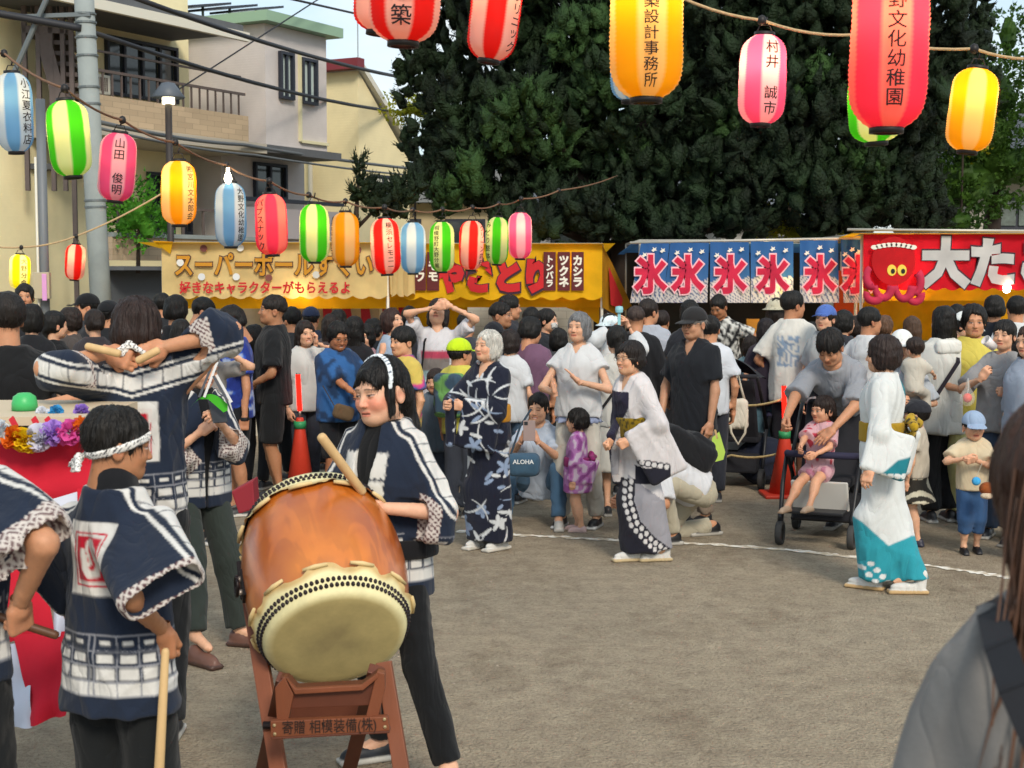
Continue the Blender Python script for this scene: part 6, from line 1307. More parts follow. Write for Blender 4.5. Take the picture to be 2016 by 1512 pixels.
for i, (px, py, rx, ry, a0, a1) in enumerate(((1735, 560, 17, 26, .1, 3.05), (1775, 560, 17, 28, .1, 3.05), (1712, 545, 10, 18, 1.2, 4.4), (1798, 556, 10, 20, -1.2, 1.9), (1716, 580, 14, 12, .3, 3.6), (1796, 582, 12, 12, -.4, 2.8))):
    pts = [P(px + rx * math.cos(a), py + ry * math.sin(a), Yo) - e_o + n * .035 for a in np.linspace(a0, a1, 14)]; MB().tube(pts, [.055 * (1 - .35 * t) for t in np.linspace(0, 1, 14)], 8).build('arm', OCP, em, True)
bulb('round white bulb hanging below the red banner', 1982, 566, Yo + .02, 9., .05, '#fff0d0'); bulb('lamp glowing through the octopus emblem', 1768, 535, Yo + .14, 60., .05); bulb('lamp behind the first white character of the red banner', 1862, 505, Yo + .16, 16., .04)
# ------------------------------------------------------------------ the drum
WOOD = bpy.data.materials.new('lacquered_zelkova'); WOOD.use_nodes = True; t = WOOD.node_tree; b = t.nodes['Principled BSDF']; K = t.links.new
tc = t.nodes.new('ShaderNodeTexCoord'); mp = t.nodes.new('ShaderNodeMapping'); mp.inputs['Scale'].default_value = (2.6, 2.6, 1.1); K(tc.outputs['Object'], mp.inputs[0])
nz = t.nodes.new('ShaderNodeTexNoise'); nz.inputs['Scale'].default_value = 2.2; nz.inputs['Detail'].default_value = 3; nz.inputs['Distortion'].default_value = .8; K(mp.outputs[0], nz.inputs['Vector'])
ml = t.nodes.new('ShaderNodeMath'); ml.operation = 'MULTIPLY'; ml.inputs[1].default_value = 26; K(nz.outputs['Fac'], ml.inputs[0]); fr = t.nodes.new('ShaderNodeMath'); fr.operation = 'SINE'; K(ml.outputs[0], fr.inputs[0])
r1 = t.nodes.new('ShaderNodeValToRGB'); r1.color_ramp.elements[0].position = .0; r1.color_ramp.elements[0].color = c4('#8a4212'); r1.color_ramp.elements[1].position = .85; r1.color_ramp.elements[1].color = c4('#c86c1e'); K(fr.outputs[0], r1.inputs['Fac'])
n2 = t.nodes.new('ShaderNodeTexNoise'); n2.inputs['Scale'].default_value = 3.5; n2.inputs['Detail'].default_value = 5; K(tc.outputs['Object'], n2.inputs['Vector']); r2 = t.nodes.new('ShaderNodeValToRGB'); r2.color_ramp.elements[0].position = .3; r2.color_ramp.elements[0].color = c4('#9c4816'); r2.color_ramp.elements[1].position = .7; r2.color_ramp.elements[1].color = c4('#d07c26'); K(n2.outputs['Fac'], r2.inputs['Fac'])
mx = t.nodes.new('ShaderNodeMix'); mx.data_type = 'RGBA'; mx.inputs[0].default_value = .72; K(r1.outputs['Color'], mx.inputs[6]); K(r2.outputs['Color'], mx.inputs[7]); K(mx.outputs[2], b.inputs['Base Color'])
b.inputs['Roughness'].default_value = .34; b.inputs['Specular IOR Level'].default_value = .5; b.inputs['Coat Weight'].default_value = .7; b.inputs['Coat Roughness'].default_value = .22
def hide_mat():
    m = bpy.data.materials.new('drum_hide'); m.use_nodes = True; t = m.node_tree; b = t.nodes['Principled BSDF']; K = t.links.new; b.inputs['Roughness'].default_value = .6; b.inputs['Specular IOR Level'].default_value = .3
    a = t.nodes.new('ShaderNodeAttribute'); a.attribute_name = 'Col'; tc = t.nodes.new('ShaderNodeTexCoord'); n = t.nodes.new('ShaderNodeTexNoise'); n.inputs['Scale'].default_value = 9; n.inputs['Detail'].default_value = 8; n.inputs['Roughness'].default_value = .7; K(tc.outputs['Object'], n.inputs['Vector']); mr = t.nodes.new('ShaderNodeMapRange'); mr.inputs[1].default_value = .3; mr.inputs[2].default_value = .7; mr.inputs[3].default_value = .84; mr.inputs[4].default_value = 1.12; K(n.outputs['Fac'], mr.inputs[0]); mx = t.nodes.new('ShaderNodeMix'); mx.data_type = 'RGBA'; mx.blend_type = 'MULTIPLY'; mx.inputs[0].default_value = 1; K(a.outputs['Color'], mx.inputs[6]); K(mr.outputs[0], mx.inputs[7]); K(mx.outputs[2], b.inputs['Base Color']); return m
M_HIDE = hide_mat()
lo, up_ = P(662, 1258, 4.98), P(618, 1022, 5.42)                     # centres of the two heads
axis = (up_ - lo).normalized(); Ld = (up_ - lo).length; Rh, Rm = .232, .292
drum = empty('taiko_drum', lo); tag(drum, 'big barrel drum of glossy orange-brown wood tilted on a stand', 'drum'); drum.rotation_mode = 'QUATERNION'; drum.rotation_quaternion = axis.to_track_quat('Z', 'Y')
def bar_r(t): return Rh + (Rm - Rh) * (1 - (2 * t - 1) ** 2) ** .85
MB().lathe([(bar_r(t), t * Ld) for t in np.linspace(0, 1, 30)], (0, 0, 0), 80).build('barrel', WOOD, drum, True)
def dhead(z0, sg, name):
    """hide with rolled rim, pulled flange and scalloped edge"""
    ns = 160; v = []; col = []; base, pale, dark, edge = C('#c0b079'), C('#e2d9a8'), C('#8d7f5c'), C('#b98d4c')
    prof = [(0, -.012), (.05, -.012), (.10, -.0115), (.15, -.011), (.19, -.0105), (.213, -.010), (.226, -.004), (.236, .010), (.240, .028)] + [(None, z) for z in (.05, .07, .088, .10)]
    for i, (r, z) in enumerate(prof):
        for j in range(ns):
            a = 2 * math.pi * j / ns; sc_ = .5 + .5 * math.sin(a * 11 + 1.3 * math.sin(3 * a)); wob = .004 * math.sin(a * 23) + .003 * math.sin(a * 37 + 2)
            if r is None: zz = z * (.74 + .26 * sc_); t_ = min(max(zz / Ld, 0), 1); rr = bar_r(t_) + .008 + (.007 + wob if i == len(prof) - 1 else 0) + (.004 if i == len(prof) - 2 else 0)
            else: zz, rr = z, (r if i < 6 else max(r, bar_r(max(z, 0) / Ld) + .0075))
            x, y = rr * math.cos(a), rr * math.sin(a); v.append((x, y, z0 + sg * zz)); c_ = base if i < 6 else pale
            if i < 6:
                e = math.hypot((x - .01) / .085, (y + .0) / .075) + .25 * math.sin(a * 3); c_ = base * (1 - max(0, min(1, 1.5 - e)) * .5) + dark * max(0, min(1, 1.5 - e)) * .5
            if i >= len(prof) - 2: c_ = pale * .35 + edge * .65
            col.append(c_)
    f = [(i * ns + j, i * ns + (j + 1) % ns, (i + 1) * ns + (j + 1) % ns, (i + 1) * ns + j) for i in range(len(prof) - 1) for j in range(ns)]
    f = np.array(f) if sg > 0 else np.array(f)[:, ::-1]; o = nobj(name, v, f, np.array(col), M_HIDE, drum)
    st = MB()
    for r_ in range(2):
        for j in range(88):
            a = 2 * math.pi * (j + .5 * r_) / 88; z = .026 + .020 * r_; rr = bar_r(z / Ld) + .008; q = Vector((rr * math.cos(a), rr * math.sin(a), z0 + sg * z)); nrm_ = Vector((math.cos(a), math.sin(a), 0)); tx_ = Vector((-math.sin(a), math.cos(a), 0)); k0 = len(st.v)
            ring = [q + tx_ * .0078 * math.cos(b) + Vector((0, 0, .0098 * math.sin(b))) - nrm_ * .002 for b in np.linspace(0, 2 * math.pi, 8, endpoint=False)]; ring2 = [q + tx_ * .0052 * math.cos(b) + Vector((0, 0, .0066 * math.sin(b))) + nrm_ * .0052 for b in np.linspace(0, 2 * math.pi, 8, endpoint=False)]
            st.add(ring + ring2 + [q + nrm_ * .0075], [(b, (b + 1) % 8, 8 + (b + 1) % 8, 8 + b) for b in range(8)] + [(8 + b, 8 + (b + 1) % 8, 16) for b in range(8)])
    tag(st.build('studs', mat('iron_stud', '#241a1e', .45, metal=.4), o, True), kind='stuff')
    pg = MB()
    for j in range(11):                                   # wooden pegs' rolled tabs at the scallops
        a = 2 * math.pi * (j + .22) / 11; t_ = .092; rr = bar_r(t_ / Ld) + .018; p0 = Vector((rr * math.cos(a - .15), rr * math.sin(a - .15), z0 + sg * t_)); p1 = Vector((rr * math.cos(a + .15), rr * math.sin(a + .15), z0 + sg * t_)); w = MB().tube([p0, Vector((rr * math.cos(a), rr * math.sin(a), z0 + sg * t_)), p1], [.006, .0085, .006], 8); w.build('hide_roll', mat('rolled_hide', '#d6bd88', .6, noise=(20, .15)), o, True)
    return o
dhead(0., 1., 'drum_head'); dhead(Ld, -1., 'drum_head')
# iron ring handle on the left flank
side_a = None
inv = drum.rotation_quaternion.inverted(); lft = inv @ Vector((-1, -.18, .1)); a0 = math.atan2(lft.y, lft.x); zc = Ld * .46; rr = bar_r(.46); q = Vector((rr * math.cos(a0), rr * math.sin(a0), zc)); nr_ = Vector((math.cos(a0), math.sin(a0), 0)); tg = Vector((-math.sin(a0), math.cos(a0), 0)); M_IRON = mat('black_iron', '#221b1c', .4, metal=.6)
hd = MB().obox(q, tg * .022, nr_ * .006, Vector((0, 0, .06))).build('handle_plate', M_IRON, drum); MB().tube([q + nr_ * .012 + tg * .035 * math.cos(a) + (Vector((0, 0, .035)) * math.sin(a)) + nr_ * .01 for a in np.linspace(0, 2 * math.pi, 17)], .006, 8).build('ring', M_IRON, hd, True)
for s_ in (-.03, .03): MB().lathe([(.001, 0), (.012, 0), (.009, .012), (.001, .016)], q + nr_ * .006 + Vector((0, 0, s_)), 10, nr_.to_track_quat('Z', 'Y').to_matrix()).build('rivet', mat('pale_metal', '#9b8f86', .4, metal=.6), hd, True)
# ------------------------------------------------------------------ its stand
M_ST = mat('stand_wood', '#7c452b', .5, noise=(5, .22, (1, 1, .12)), bump=(20, .2, (1, 1, .1)), spec=.4); M_ST2 = mat('stand_wood_dark', '#5c301f', .5, noise=(5, .2), spec=.4)
st = empty('drum_stand', G(640, 1640)); tag(st, 'folding reddish wooden stand carrying the drum, donor lettering on its rail', 'stand')
def sp(mb, name, m=M_ST, bev=.003): return part(mb, name, m, st, bev)
Yf = 4.82
def leg(a, b, w=.05, d=.035, name='leg', m=M_ST): return sp(MB().bar(a, b, w, d, (0, -1, 0)), name, m)
def ext(a, b, z): t = (z - a.z) / (b.z - a.z); return a + (b - a) * t
# tall rear-leaning uprights (left one passes beside the drum)
a, b = P(484, 1120, 5.25), P(548, 1512, 4.86); leg(a, ext(a, b, .0), .055, .04); sp(MB().bar(P(484, 1105, 5.26), P(492, 1180, 5.2), .06, .045, (0, -1, 0)), 'iron_cap', M_IRON)
a, b = P(760, 1330, 4.9), P(790, 1512, 4.82); leg(a + (a - b) * .15, ext(a, b, 0.), .052, .04)
a, b = P(556, 1330, 4.78), P(524, 1470, 5.05); leg(P(560, 1335, 4.80), ext(P(546, 1412, 4.95), P(520, 1512, 5.2), 0.), .05, .04, m=M_ST2); a, b = P(735, 1318, 4.80), P(690, 1512, 5.2); leg(P(740, 1318, 4.80), ext(P(722, 1402, 4.95), P(690, 1512, 5.15), 0.), .05, .04, m=M_ST2)
# cradle: notched front beam
pl_ = [P(552, 1332, 4.74), P(566, 1333, 4.74), P(584, 1353, 4.74), P(712, 1346, 4.74), P(744, 1322, 4.74), P(757, 1324, 4.74), P(750, 1388, 4.74), P(560, 1396, 4.74)]
sp(MB().prism([pl_[0], pl_[1], pl_[2], pl_[3], pl_[4], pl_[5], pl_[6], pl_[7]], (0, .05, 0)), 'cradle', M_ST2)
sp(MB().prism([P(566, 1333, 4.735), P(584, 1353, 4.735), P(712, 1346, 4.735), P(744, 1322, 4.735), P(746, 1331, 4.735), P(716, 1356, 4.735), P(582, 1364, 4.735)], (0, -.02, 0)), 'cradle_edge')
sp(MB().prism([P(541, 1355, 4.72), P(560, 1332, 4.72), P(578, 1368, 4.72), P(566, 1425, 4.72), P(545, 1425, 4.72)], (0, .04, 0)), 'cheek'); sp(MB().prism([P(742, 1322, 4.72), P(757, 1326, 4.72), P(758, 1356, 4.72), P(744, 1412, 4.72), P(720, 1412, 4.72)], (0, .04, 0)), 'cheek')
# lettered rail
q = [P(532, 1420, 4.70), P(763, 1411, 4.70), P(767, 1439, 4.70), P(533, 1452, 4.70)]; rail = sp(MB().prism(q, (0, .03, 0)), 'rail'); sp(MB().prism([q[3], q[2], q[2] - Vector((0, 0, .008)), q[3] - Vector((0, 0, .008))], (0, .05, 0)), 'rail_lip', M_ST2)
tv, tf = text_geo('寄贈 相模装備(株)', .004); ex = (q[1] - q[0]); dz = ex.z / ex.x; cc = (q[0] + q[1] + q[2] + q[3]) / 4; sz_ = (q[1] - q[0]).length * .80 / (tv[:, 0].max() - tv[:, 0].min())
o = nobj('lettering', [tuple(cc + Vector((float(x) * sz_, -.004, float(y) * sz_ * 1.25 + float(x) * sz_ * dz)) - st.location) for x, y in tv], tf, None, mat('brush_ink', '#2a1a14', .8), st, False)
for p in ((540, 1428), (541, 1445), (757, 1416), (758, 1431)): sp(MB().lathe([(.001, -.004), (.005, -.003), (.006, 0), (.001, 0)], P(*p, 4.698), 10, Matrix.Rotation(-math.pi / 2, 3, 'X')), 'screw', mat('brass_screw', '#c9b48a', .35, metal=.7), 0)
sp(MB().bar(P(545, 1405, 5.2), P(750, 1395, 5.2), .04, .05), 'rear_rail', M_ST2); sp(MB().tube([P(518, 1428, 4.9), P(536, 1428, 4.9)], .014, 10), 'bolt', M_IRON, 0)

# ------------------------------------------------------------------ table with paper flowers
tb = empty('cloth_covered_table', G(60, 1300)); tb.location = (P(60, 900, 5.3).x, 5.3, 0); tag(tb, 'table draped in red and white cloth trimmed with paper flowers', 'table')
x1t = P(185, 822, 5.1).x; zt = P(60, 824, 5.1).z
part(MB().box((x1t - 1.6, 5.15, zt - .03), (x1t - .02, 5.85, zt)), 'table_top', mat('table_board', '#c9b79b', .6), tb)
REDM, WHM = mat('red_cotton', '#c1142c', .85, noise=(6, .08), bump=(12, .4)), mat('white_bunting', '#ccd0de', .85, noise=(6, .06), bump=(12, .4))
def drape(p00, p10, p11, p01, name, m, n_=1.):
    def fn(u, v):
        a = p00.lerp(p10, u); b_ = p01.lerp(p11, u); p = a.lerp(b_, v); return p + Vector((0, (.018 * math.sin(u * 9 + v * 3) + .01 * math.sin(v * 11 + u * 4)) * n_ * v, 0))
    return part(MB().sheet(fn, 26, 26), name, m, tb, smooth=True)
Yd = 5.08
drape(P(-60, 872, Yd), P(196, 868, Yd), P(196, 985, Yd - .03), P(-60, 1010, Yd - .03), 'red_drape', REDM); drape(P(-60, 1010, Yd - .03), P(78, 998, Yd - .03), P(108, 1250, Yd - .2), P(-60, 1280, Yd - .2), 'red_drape', REDM); drape(P(78, 990, Yd - .04), P(152, 968, Yd - .04), P(160, 1250, Yd - .2), P(108, 1250, Yd - .2), 'white_drape', WHM); drape(P(152, 962, Yd - .05), P(210, 960, Yd - .05), P(215, 1300, Yd - .22), P(160, 1250, Yd - .21), 'red_drape', REDM)
drape(P(-60, 1280, Yd - .2), P(60, 1262, Yd - .2), P(64, 1432, Yd - .36), P(-30, 1440, Yd - .36), 'white_drape', WHM); drape(P(26, 1250, Yd - .21), P(165, 1240, Yd - .21), P(130, 1408, Yd - .36), P(62, 1428, Yd - .36), 'red_drape', REDM); 
def puff(px, py, r, col, lab, Y=5.0):
    c = P(px, py, Y); rng = np.random.default_rng(int(px * 7 + py)); mb = MB(); R = r * Y / 2900
    for i in range(46):
        d = rng.normal(size=3); d /= np.linalg.norm(d); d = Vector(d); x = d.cross(Vector(rng.normal(size=3))).normalized(); y = d.cross(x); s = R * rng.uniform(.38, .62); o_ = d * R * rng.uniform(.35, .72); ring = []
        for k in range(7): a = -1.4 + 2.8 * k / 6; ring.append(o_ + x * s * math.sin(a) * 1.1 + d * s * (math.cos(a) * .9) + y * R * .16 * math.sin(k * 2.4 + i))
        mb.add([o_ - d * R * .3] + ring, [(0, k + 1, k + 2) for k in range(6)])
    o = mb.build('paper_flower', paperm(col), None, True); o.location = c; return tag(o, lab, 'paper flower', 'paper flowers along the table edge')
def paperm(col):
    k = 'tissue_' + col
    if k not in MATS:
        m = mat(k, col, .7, noise=(30, .1)); t = m.node_tree; b = t.nodes['Principled BSDF']; tr = t.nodes.new('ShaderNodeBsdfTranslucent'); tr.inputs['Color'].default_value = c4(col); ms = t.nodes.new('ShaderNodeMixShader'); ms.inputs[0].default_value = .35; t.links.new(b.outputs[0], ms.inputs[1]); t.links.new(tr.outputs[0], ms.inputs[2]); t.links.new(ms.outputs[0], t.nodes['Material Output'].inputs['Surface'])
    return MATS[k]
for px, py, r, col, lab in ((-4, 850, 24, '#dfe6ea', 'pale blue-white paper flower at the picture edge'), (26, 862, 24, '#ee7414', 'orange paper flower at the left end of the table'), (50, 866, 27, '#f2cc16', 'yellow paper flower on the table edge'), (78, 862, 27, '#dcdcec', 'white paper flower on the table edge'), (106, 852, 24, '#b48ae0', 'lilac paper flower on the table edge'), (136, 852, 28, '#ee62b4', 'pink paper flower on the table edge'), (160, 838, 18, '#f07a1c', 'small orange paper flower beside the boy')): puff(px, py, r, col, lab)
for px, py, r, col, lab in ((-2, 838, 12, '#4aa35c', 'green paper flower peeking at the picture edge'), (86, 816, 15, '#e2e6f0', 'white paper flower lying on the table'), (110, 812, 15, '#3f9fd8', 'blue paper flower lying on the table'), (160, 812, 16, '#a884dc', 'purple paper flower lying on the table')): puff(px, py, r, col, lab, 5.3)
o = MB().lathe([(.001, .045), (.022, .043), (.04, .03), (.046, .006), (.047, -.02), (.001, -.02)], (0, 0, 0), 24).build('green_bowl', mat('green_plastic', '#3fae62', .4), None, True); o.location = (P(49, 815, 5.4).x, 5.4, zt + .022); tag(o, 'upturned green bowl on the draped table', 'bowl')
for px in (22, 66, 92): part(MB().bar(P(px, 823, 5.06), P(px + 10, 842, 5.03), .02, .006, (0, -1, 0)), 'red_tape', mat('red_tape', '#c01a28', .6), tb)

# ------------------------------------------------------------------ cones, ropes, pushchairs
M_CONE = mat('orange_cone', '#c63a26', .5, noise=(6, .1)); M_LED = glow_mat('red_light_stick', '#ff1a10', 2.2)
def cone(px, pb, Y, ptop, lab, lab2):
    p = P(px, pb, Y); zt = P(px, ptop, Y).z; r = empty('traffic_cone', (p.x, Y, 0)); tag(r, lab, 'cone', 'traffic cones holding the rope')
    MB().lathe([(.001, zt), (.028, zt), (.034, zt - .02), (.13, .03), (.12, .03)], (0, 0, 0), 28).build('body', M_CONE, r, True); MB().box((-.19, -.19, .0), (.19, .19, .03)).build('base', M_CONE, r, bevel=.012); MB().lathe([(.036, zt - .03), (.052, zt - .03), (.052, zt - .09), (.05, zt - .09)], (0, 0, 0), 20).build('green_clip', mat('green_clip', '#2f8a55', .5), r, True)
    b_ = empty('light_baton', (p.x, Y, zt)); tag(b_, lab2, 'light baton', 'red light batons on the cones'); MB().lathe([(.001, .01), (.012, .01), (.014, .06), (.001, .06)], (0, 0, 0), 14).build('grip', mat('pale_metal', '#9b8f86', .4, metal=.6), b_, True); MB().tube([(0, 0, .06), (-.012, 0, .36)], [.021, .02], 14).build('tube', M_LED, b_, True)
    MB().tube([(-.012, 0, .36), (-.0125, 0, .372)], [.02, .012], 14).build('tip', mat('pale_metal', '#9b8f86', .4), b_, True)
cone(1543, 975, 12.6, 842, 'orange traffic cone beside the pushchair', 'red light baton on the cone beside the pushchair'); cone(592, 975, 12.2, 822, 'orange traffic cone beside the man in black shorts', 'red light baton on the cone behind the drum')
M_TIGER = mat('pale_barrier_rope', '#c2ab79', .9, noise=(60, .35))
rope('upper barrier rope running to the cone by the pushchair', [(1350, 800, 13.2), (1440, 796, 13.0), (1540, 786, 12.62)], .011, M_TIGER, knots=False); rope('lower barrier rope near the ground by the cone', [(1350, 905, 13.2), (1440, 896, 13.0), (1535, 892, 12.62)], .011, M_TIGER, knots=False)
M_BLKM = mat('black_frame', '#1b1c20', .45); M_FAB = mat('dark_pram_fabric', '#23242a', .9, noise=(14, .15), bump=(50, .2)); M_TYRE = mat('grey_tyre', '#3a3a3a', .8); M_GREY = mat('pram_grey', '#8f9298', .6)
def wheel(par, x, y, r, w=.045):
    o = MB().lathe([(r * .72, -w / 2), (r * .95, -w / 2), (r, -w * .25), (r, w * .25), (r * .95, w / 2), (r * .72, w / 2), (r * .72, -w / 2)], (x, y, r), 24, Matrix.Rotation(math.pi / 2, 3, 'Y')).build('wheel', M_TYRE, par, True); MB().lathe([(.001, -.012), (r * .72, -.016), (r * .72, .016), (.001, .012)], (x, y, r), 20, Matrix.Rotation(math.pi / 2, 3, 'Y')).build('rim', M_BLKM, o, True); return o
def pushchair(loc, rz, lab, seat=True):
    r = empty('pushchair', loc, rz); tag(r, lab, 'pushchair', 'pushchairs'); B_ = lambda mb, n, m=M_BLKM, bev=0., sm=True: mb.build(n, m, r, sm, bev)
    for sx in (-1, 1):
        wheel(r, sx * .25, -.42, .085); wheel(r, sx * .21, -.42, .085, .03) if False else None; wheel(r, sx * .27, .28, .095)
        B_(MB().tube([(sx * .25, -.42, .17), (sx * .25, -.40, .22), (sx * .26, -.30, .42), (sx * .26, -.16, .62)], .016, 8), 'front_tube'); B_(MB().tube([(sx * .27, .28, .10), (sx * .26, .05, .45), (sx * .26, -.16, .62)], .016, 8), 'rear_tube'); B_(MB().tube([(sx * .26, -.02, .52), (sx * .26, .3, .85), (sx * .26, .48, 1.02)], .016, 8), 'handle_tube'); B_(MB().tube([(sx * .25, -.42, .10), (sx * .25, -.40, .22)], .022, 8), 'fork')
    B_(MB().tube([(-.26, .48, 1.02), (.26, .48, 1.02)], .02, 10), 'handlebar', M_FAB); B_(MB().tube([(-.26, -.14, .62), (-.22, -.33, .64), (0, -.37, .645), (.22, -.33, .64), (.26, -.14, .62)], .026, 10), 'bumper_bar', mat('navy_pad', '#23223a', .8))
    B_(MB().box((-.21, -.22, .40), (.21, .14, .46)), 'seat', M_FAB, .02, False); B_(MB().obox((0, .22, .70), (.21, 0, 0), (0, .03, .01), (0, .12, .27)), 'backrest', M_FAB, .02, False); B_(MB().box((-.20, -.48, .235), (.20, -.30, .255)), 'footrest', M_BLKM, .006, False); B_(MB().obox((0, -.26, .34), (.2, 0, 0), (0, .02, .0), (0, -.05, .11)), 'leg_rest', mat('white_towel', '#cfcdc8', .9), .01, False); B_(MB().box((-.22, -.14, .14), (.22, .26, .30)), 'basket', M_FAB, .02, False)
    cn = MB().sheet(lambda u, v: Vector((-.27 + .54 * u, .34 - .30 * math.sin(v * 1.5) * 1.0 + .05, .95 + .22 * math.cos(v * 1.2) * math.sin(.25 + u * 2.64))), 12, 8); B_(cn, 'canopy', M_FAB); B_(MB().tube([(-.26, .02, .12), (.26, .02, .12)], .012, 8), 'cross_bar'); return r
pc = P(1600, 1040, 10.55); pushchair((P(1628, 1000, 10.6).x, 10.62, 0), math.radians(-22), 'black pushchair with the little girl in it')
pushchair((P(1452, 900, 13.3).x, 13.3, 0), math.radians(160), 'second dark pushchair parked behind the rope with a tote bag'); 
tb_ = empty('tote_bag', P(1452, 815, 12.75)); tag(tb_, 'off-white tote bag hanging from the parked pushchair', 'bag'); v, q_ = snet(lambda p: obox(p, (0, 0, 0), np.eye(3), (.095, .05, .135), .045) + folds(p, .008, 4, 26), (-.15, -.1, -.2), (.15, .1, .2), .01); nobj('sack', v, q_, np.tile(C('#c9c3b4'), (len(v), 1)).astype(f32), M_CLOTH, tb_)
MB().tube([(-.06, 0, .12), (-.03, 0, .22), (0, 0, .36), (.03, 0, .22), (.06, 0, .12)], .012, 6).build('handles', mat('tote_strap', '#bdb6a5', .9), tb_, True); MB().tube([(-.08, -.03, -.02), (-.06, -.05, -.16), (0, -.05, -.26), (.06, -.05, -.16), (.08, -.03, .04)], .012, 6).build('strap', mat('tote_strap', '#bdb6a5', .9), tb_, True)
o_ = snet(lambda p: ell(p, (0, 0, 0), (.27, .16, .22)) + folds(p, .02, 9, 18), (-.35, -.25, -.3), (.35, .25, .3), .016); cl_ = nobj('folded_blanket', o_[0], o_[1], np.tile(C('#1c2233'), (len(o_[0]), 1)).astype(f32), M_CLOTH); cl_.location = (P(1505, 890, 13.3).x, 13.3, .22); tag(cl_, 'dark navy blanket bundled on the ground beside the cone', 'blanket')
# toy on the boy's wrist
yo = empty('toy_bag', P(1935, 962, 9.75)); tag(yo, 'round brown plush toy and a blue ball hanging from the boy in the cap', 'toy')
for nm, c_, r_, o_, in (('plush_body', '#8f4a1e', (.055, .045, .045), (.03, 0, 0)), ('plush_muzzle', '#cbb9a0', (.045, .03, .022), (.02, -.025, -.045)), ('blue_ball', '#3f9fd6', (.03, .03, .03), (-.045, 0, .05))):
    v, q_ = snet(lambda p: ell(p, (0, 0, 0), r_), (-.08, -.08, -.08), (.08, .08, .08), .009); w = nobj(nm, v, q_, np.tile(C(c_), (len(v), 1)).astype(f32), M_CLOTH, yo); w.location = o_
MB().tube([(-.045, 0, .07), (-.03, 0, .12), (-.01, 0, .17)], .002, 5).build('string', mat('tote_strap', '#bdb6a5', .9), yo)
# red stool and paper behind the drum
o = MB().prism([P(455, 968, 9.0), P(498, 945, 9.0), P(502, 1002, 9.0), P(470, 1012, 9.0)], (0, .18, 0)).build('red_box', mat('red_box', '#8f2430', .6), None, bevel=.01); tag(o, 'dark red box standing behind the drum', 'box')
# ------------------------------------------------------------------ the drummers and dancers
M_STICK = mat('pale_stick_wood', '#c9a877', .6, noise=(18, .15, (1, 1, .1)), bump=(60, .1))
M_DSTICK = mat('dark_stick_wood', '#5a3a26', .5, noise=(18, .2, (1, 1, .1)))
BLACKHAIR, BROWNHAIR = '#14110f', '#2c1f1a'
HAIRPEN = mat('white_cotton', '#e2e0da', .9, noise=(30, .08), bump=(40, .4))

def headscarf(f, tie=True, tilt=.25, z0=.03):
    """twisted printed towel round the head, tied at the nape"""
    def g(p):
        x, y, z = p.T; e = ell(p, (0, .018, .034), (.090, .108, .100)); pl = z - z0 + tilt * (y + .06)
        d = np.sqrt(np.maximum(e, -.02) ** 2 * .9 + np.clip(np.abs(pl) - .008, 0, 1) ** 2) - .0065 + .0012 * np.sin(np.arctan2(x, y) * 46 + pl * 300)
        if tie:
            zt = z0 - tilt * .17
            for a, b in (((0, .122, zt), (.05, .135, zt - .03)), ((0, .122, zt), (-.055, .132, zt - .034)), ((.0, .118, zt), (.03, .13, zt - .045))): d = smin(d, cap(p, a, b, .013, .009) + .002 * np.sin(p[:, 2] * 500), .006)
        return d
    v, q = snet(g, (-.12, -.12, -.09), (.12, .16, .15), .0045)
    pr = (np.sin(v[:, 0] * 420 + v[:, 2] * 190) * np.sin(v[:, 1] * 430 + v[:, 2] * 260)); c = np.where((pr > .42)[:, None], C('#3d4048'), C('#e8e6e1')).astype(f32)
    return finish(f, 'headscarf', on_head(f, v), q, c, M_CLOTH)

# boy seen from behind, foreground
f = figure(224, 806, 4.1, heading=158, sex='m', w=.9, head=(-42, 6, 0), hr=(320, 1240, 4.02), pr=(-.2, 1., -.1), hl=(-.2 + .45, -.16, .75), gr='fist', dr=(.0, -.05, -1.), nr=(.2, -1., 0), gl='relax', skin='#a87553', hs=.88)
body(f, 'boy in navy festival coat seen from behind, holding a long pale stick', hv=.005, hand=.0042, v=.018); hair(f, 'short', '#15120f', h=.0045, thick=.004)
happi(f, h=.0056, hem=.69, half=.188, dep=.135, sl=.29, slw=.12, cuff=.022, flare=.85); pants(f, '#141719', h=.015, wide=1.25, leg=1.95); headscarf(f, tilt=.42, z0=.028); shoes(f)
garment(f, 'undershirt', lambda p: cap(p, f.N - f.u * .06, f.N + f.u * .035, .085, .062), *bbox([f.N], .16), '#15161a', .009, amp=.003)
BOY = f
rod('wooden_stick', 'long pale wooden stick held upright by the boy in front', P(326, 1276, 3.93), P(311, 1560, 3.9), .011, .0145, M_STICK, 'stick')

# performer cut off by the frame at the left
f = figure(-128, 705, 4.0, heading=172, sex='m', w=.95, hr=(38, 1190, 3.92), pr=(-.8, .6, -.2), gr='fist', dr=(.12, -.35, -.9), nr=(.9, -.4, .2), hl=(.3, -.2, 1.0))
body(f, 'performer in navy festival coat cut off by the picture edge, holding a dark stick', hv=.006, hand=.0045, v=.02); hair(f, 'mop', h=.007)
happi(f, h=.008, hem=.80, half=.2, sl=.31, slw=.125, cuff=.055, flare=.25); pants(f, '#15181b', h=.014, wide=1.2); shoes(f)
hf = hand_frame(f, -1); q0 = W2(f, f.Wr[-1] + hf[0] * .07 + hf[1] * .03)
rod('wooden_stick', 'dark wooden drumstick in the hand at the picture edge', q0 + Vector((-.09, .0, .03)), q0 + Vector((.115, .02, -.045)), .0125, .0125, M_DSTICK, 'drumstick')

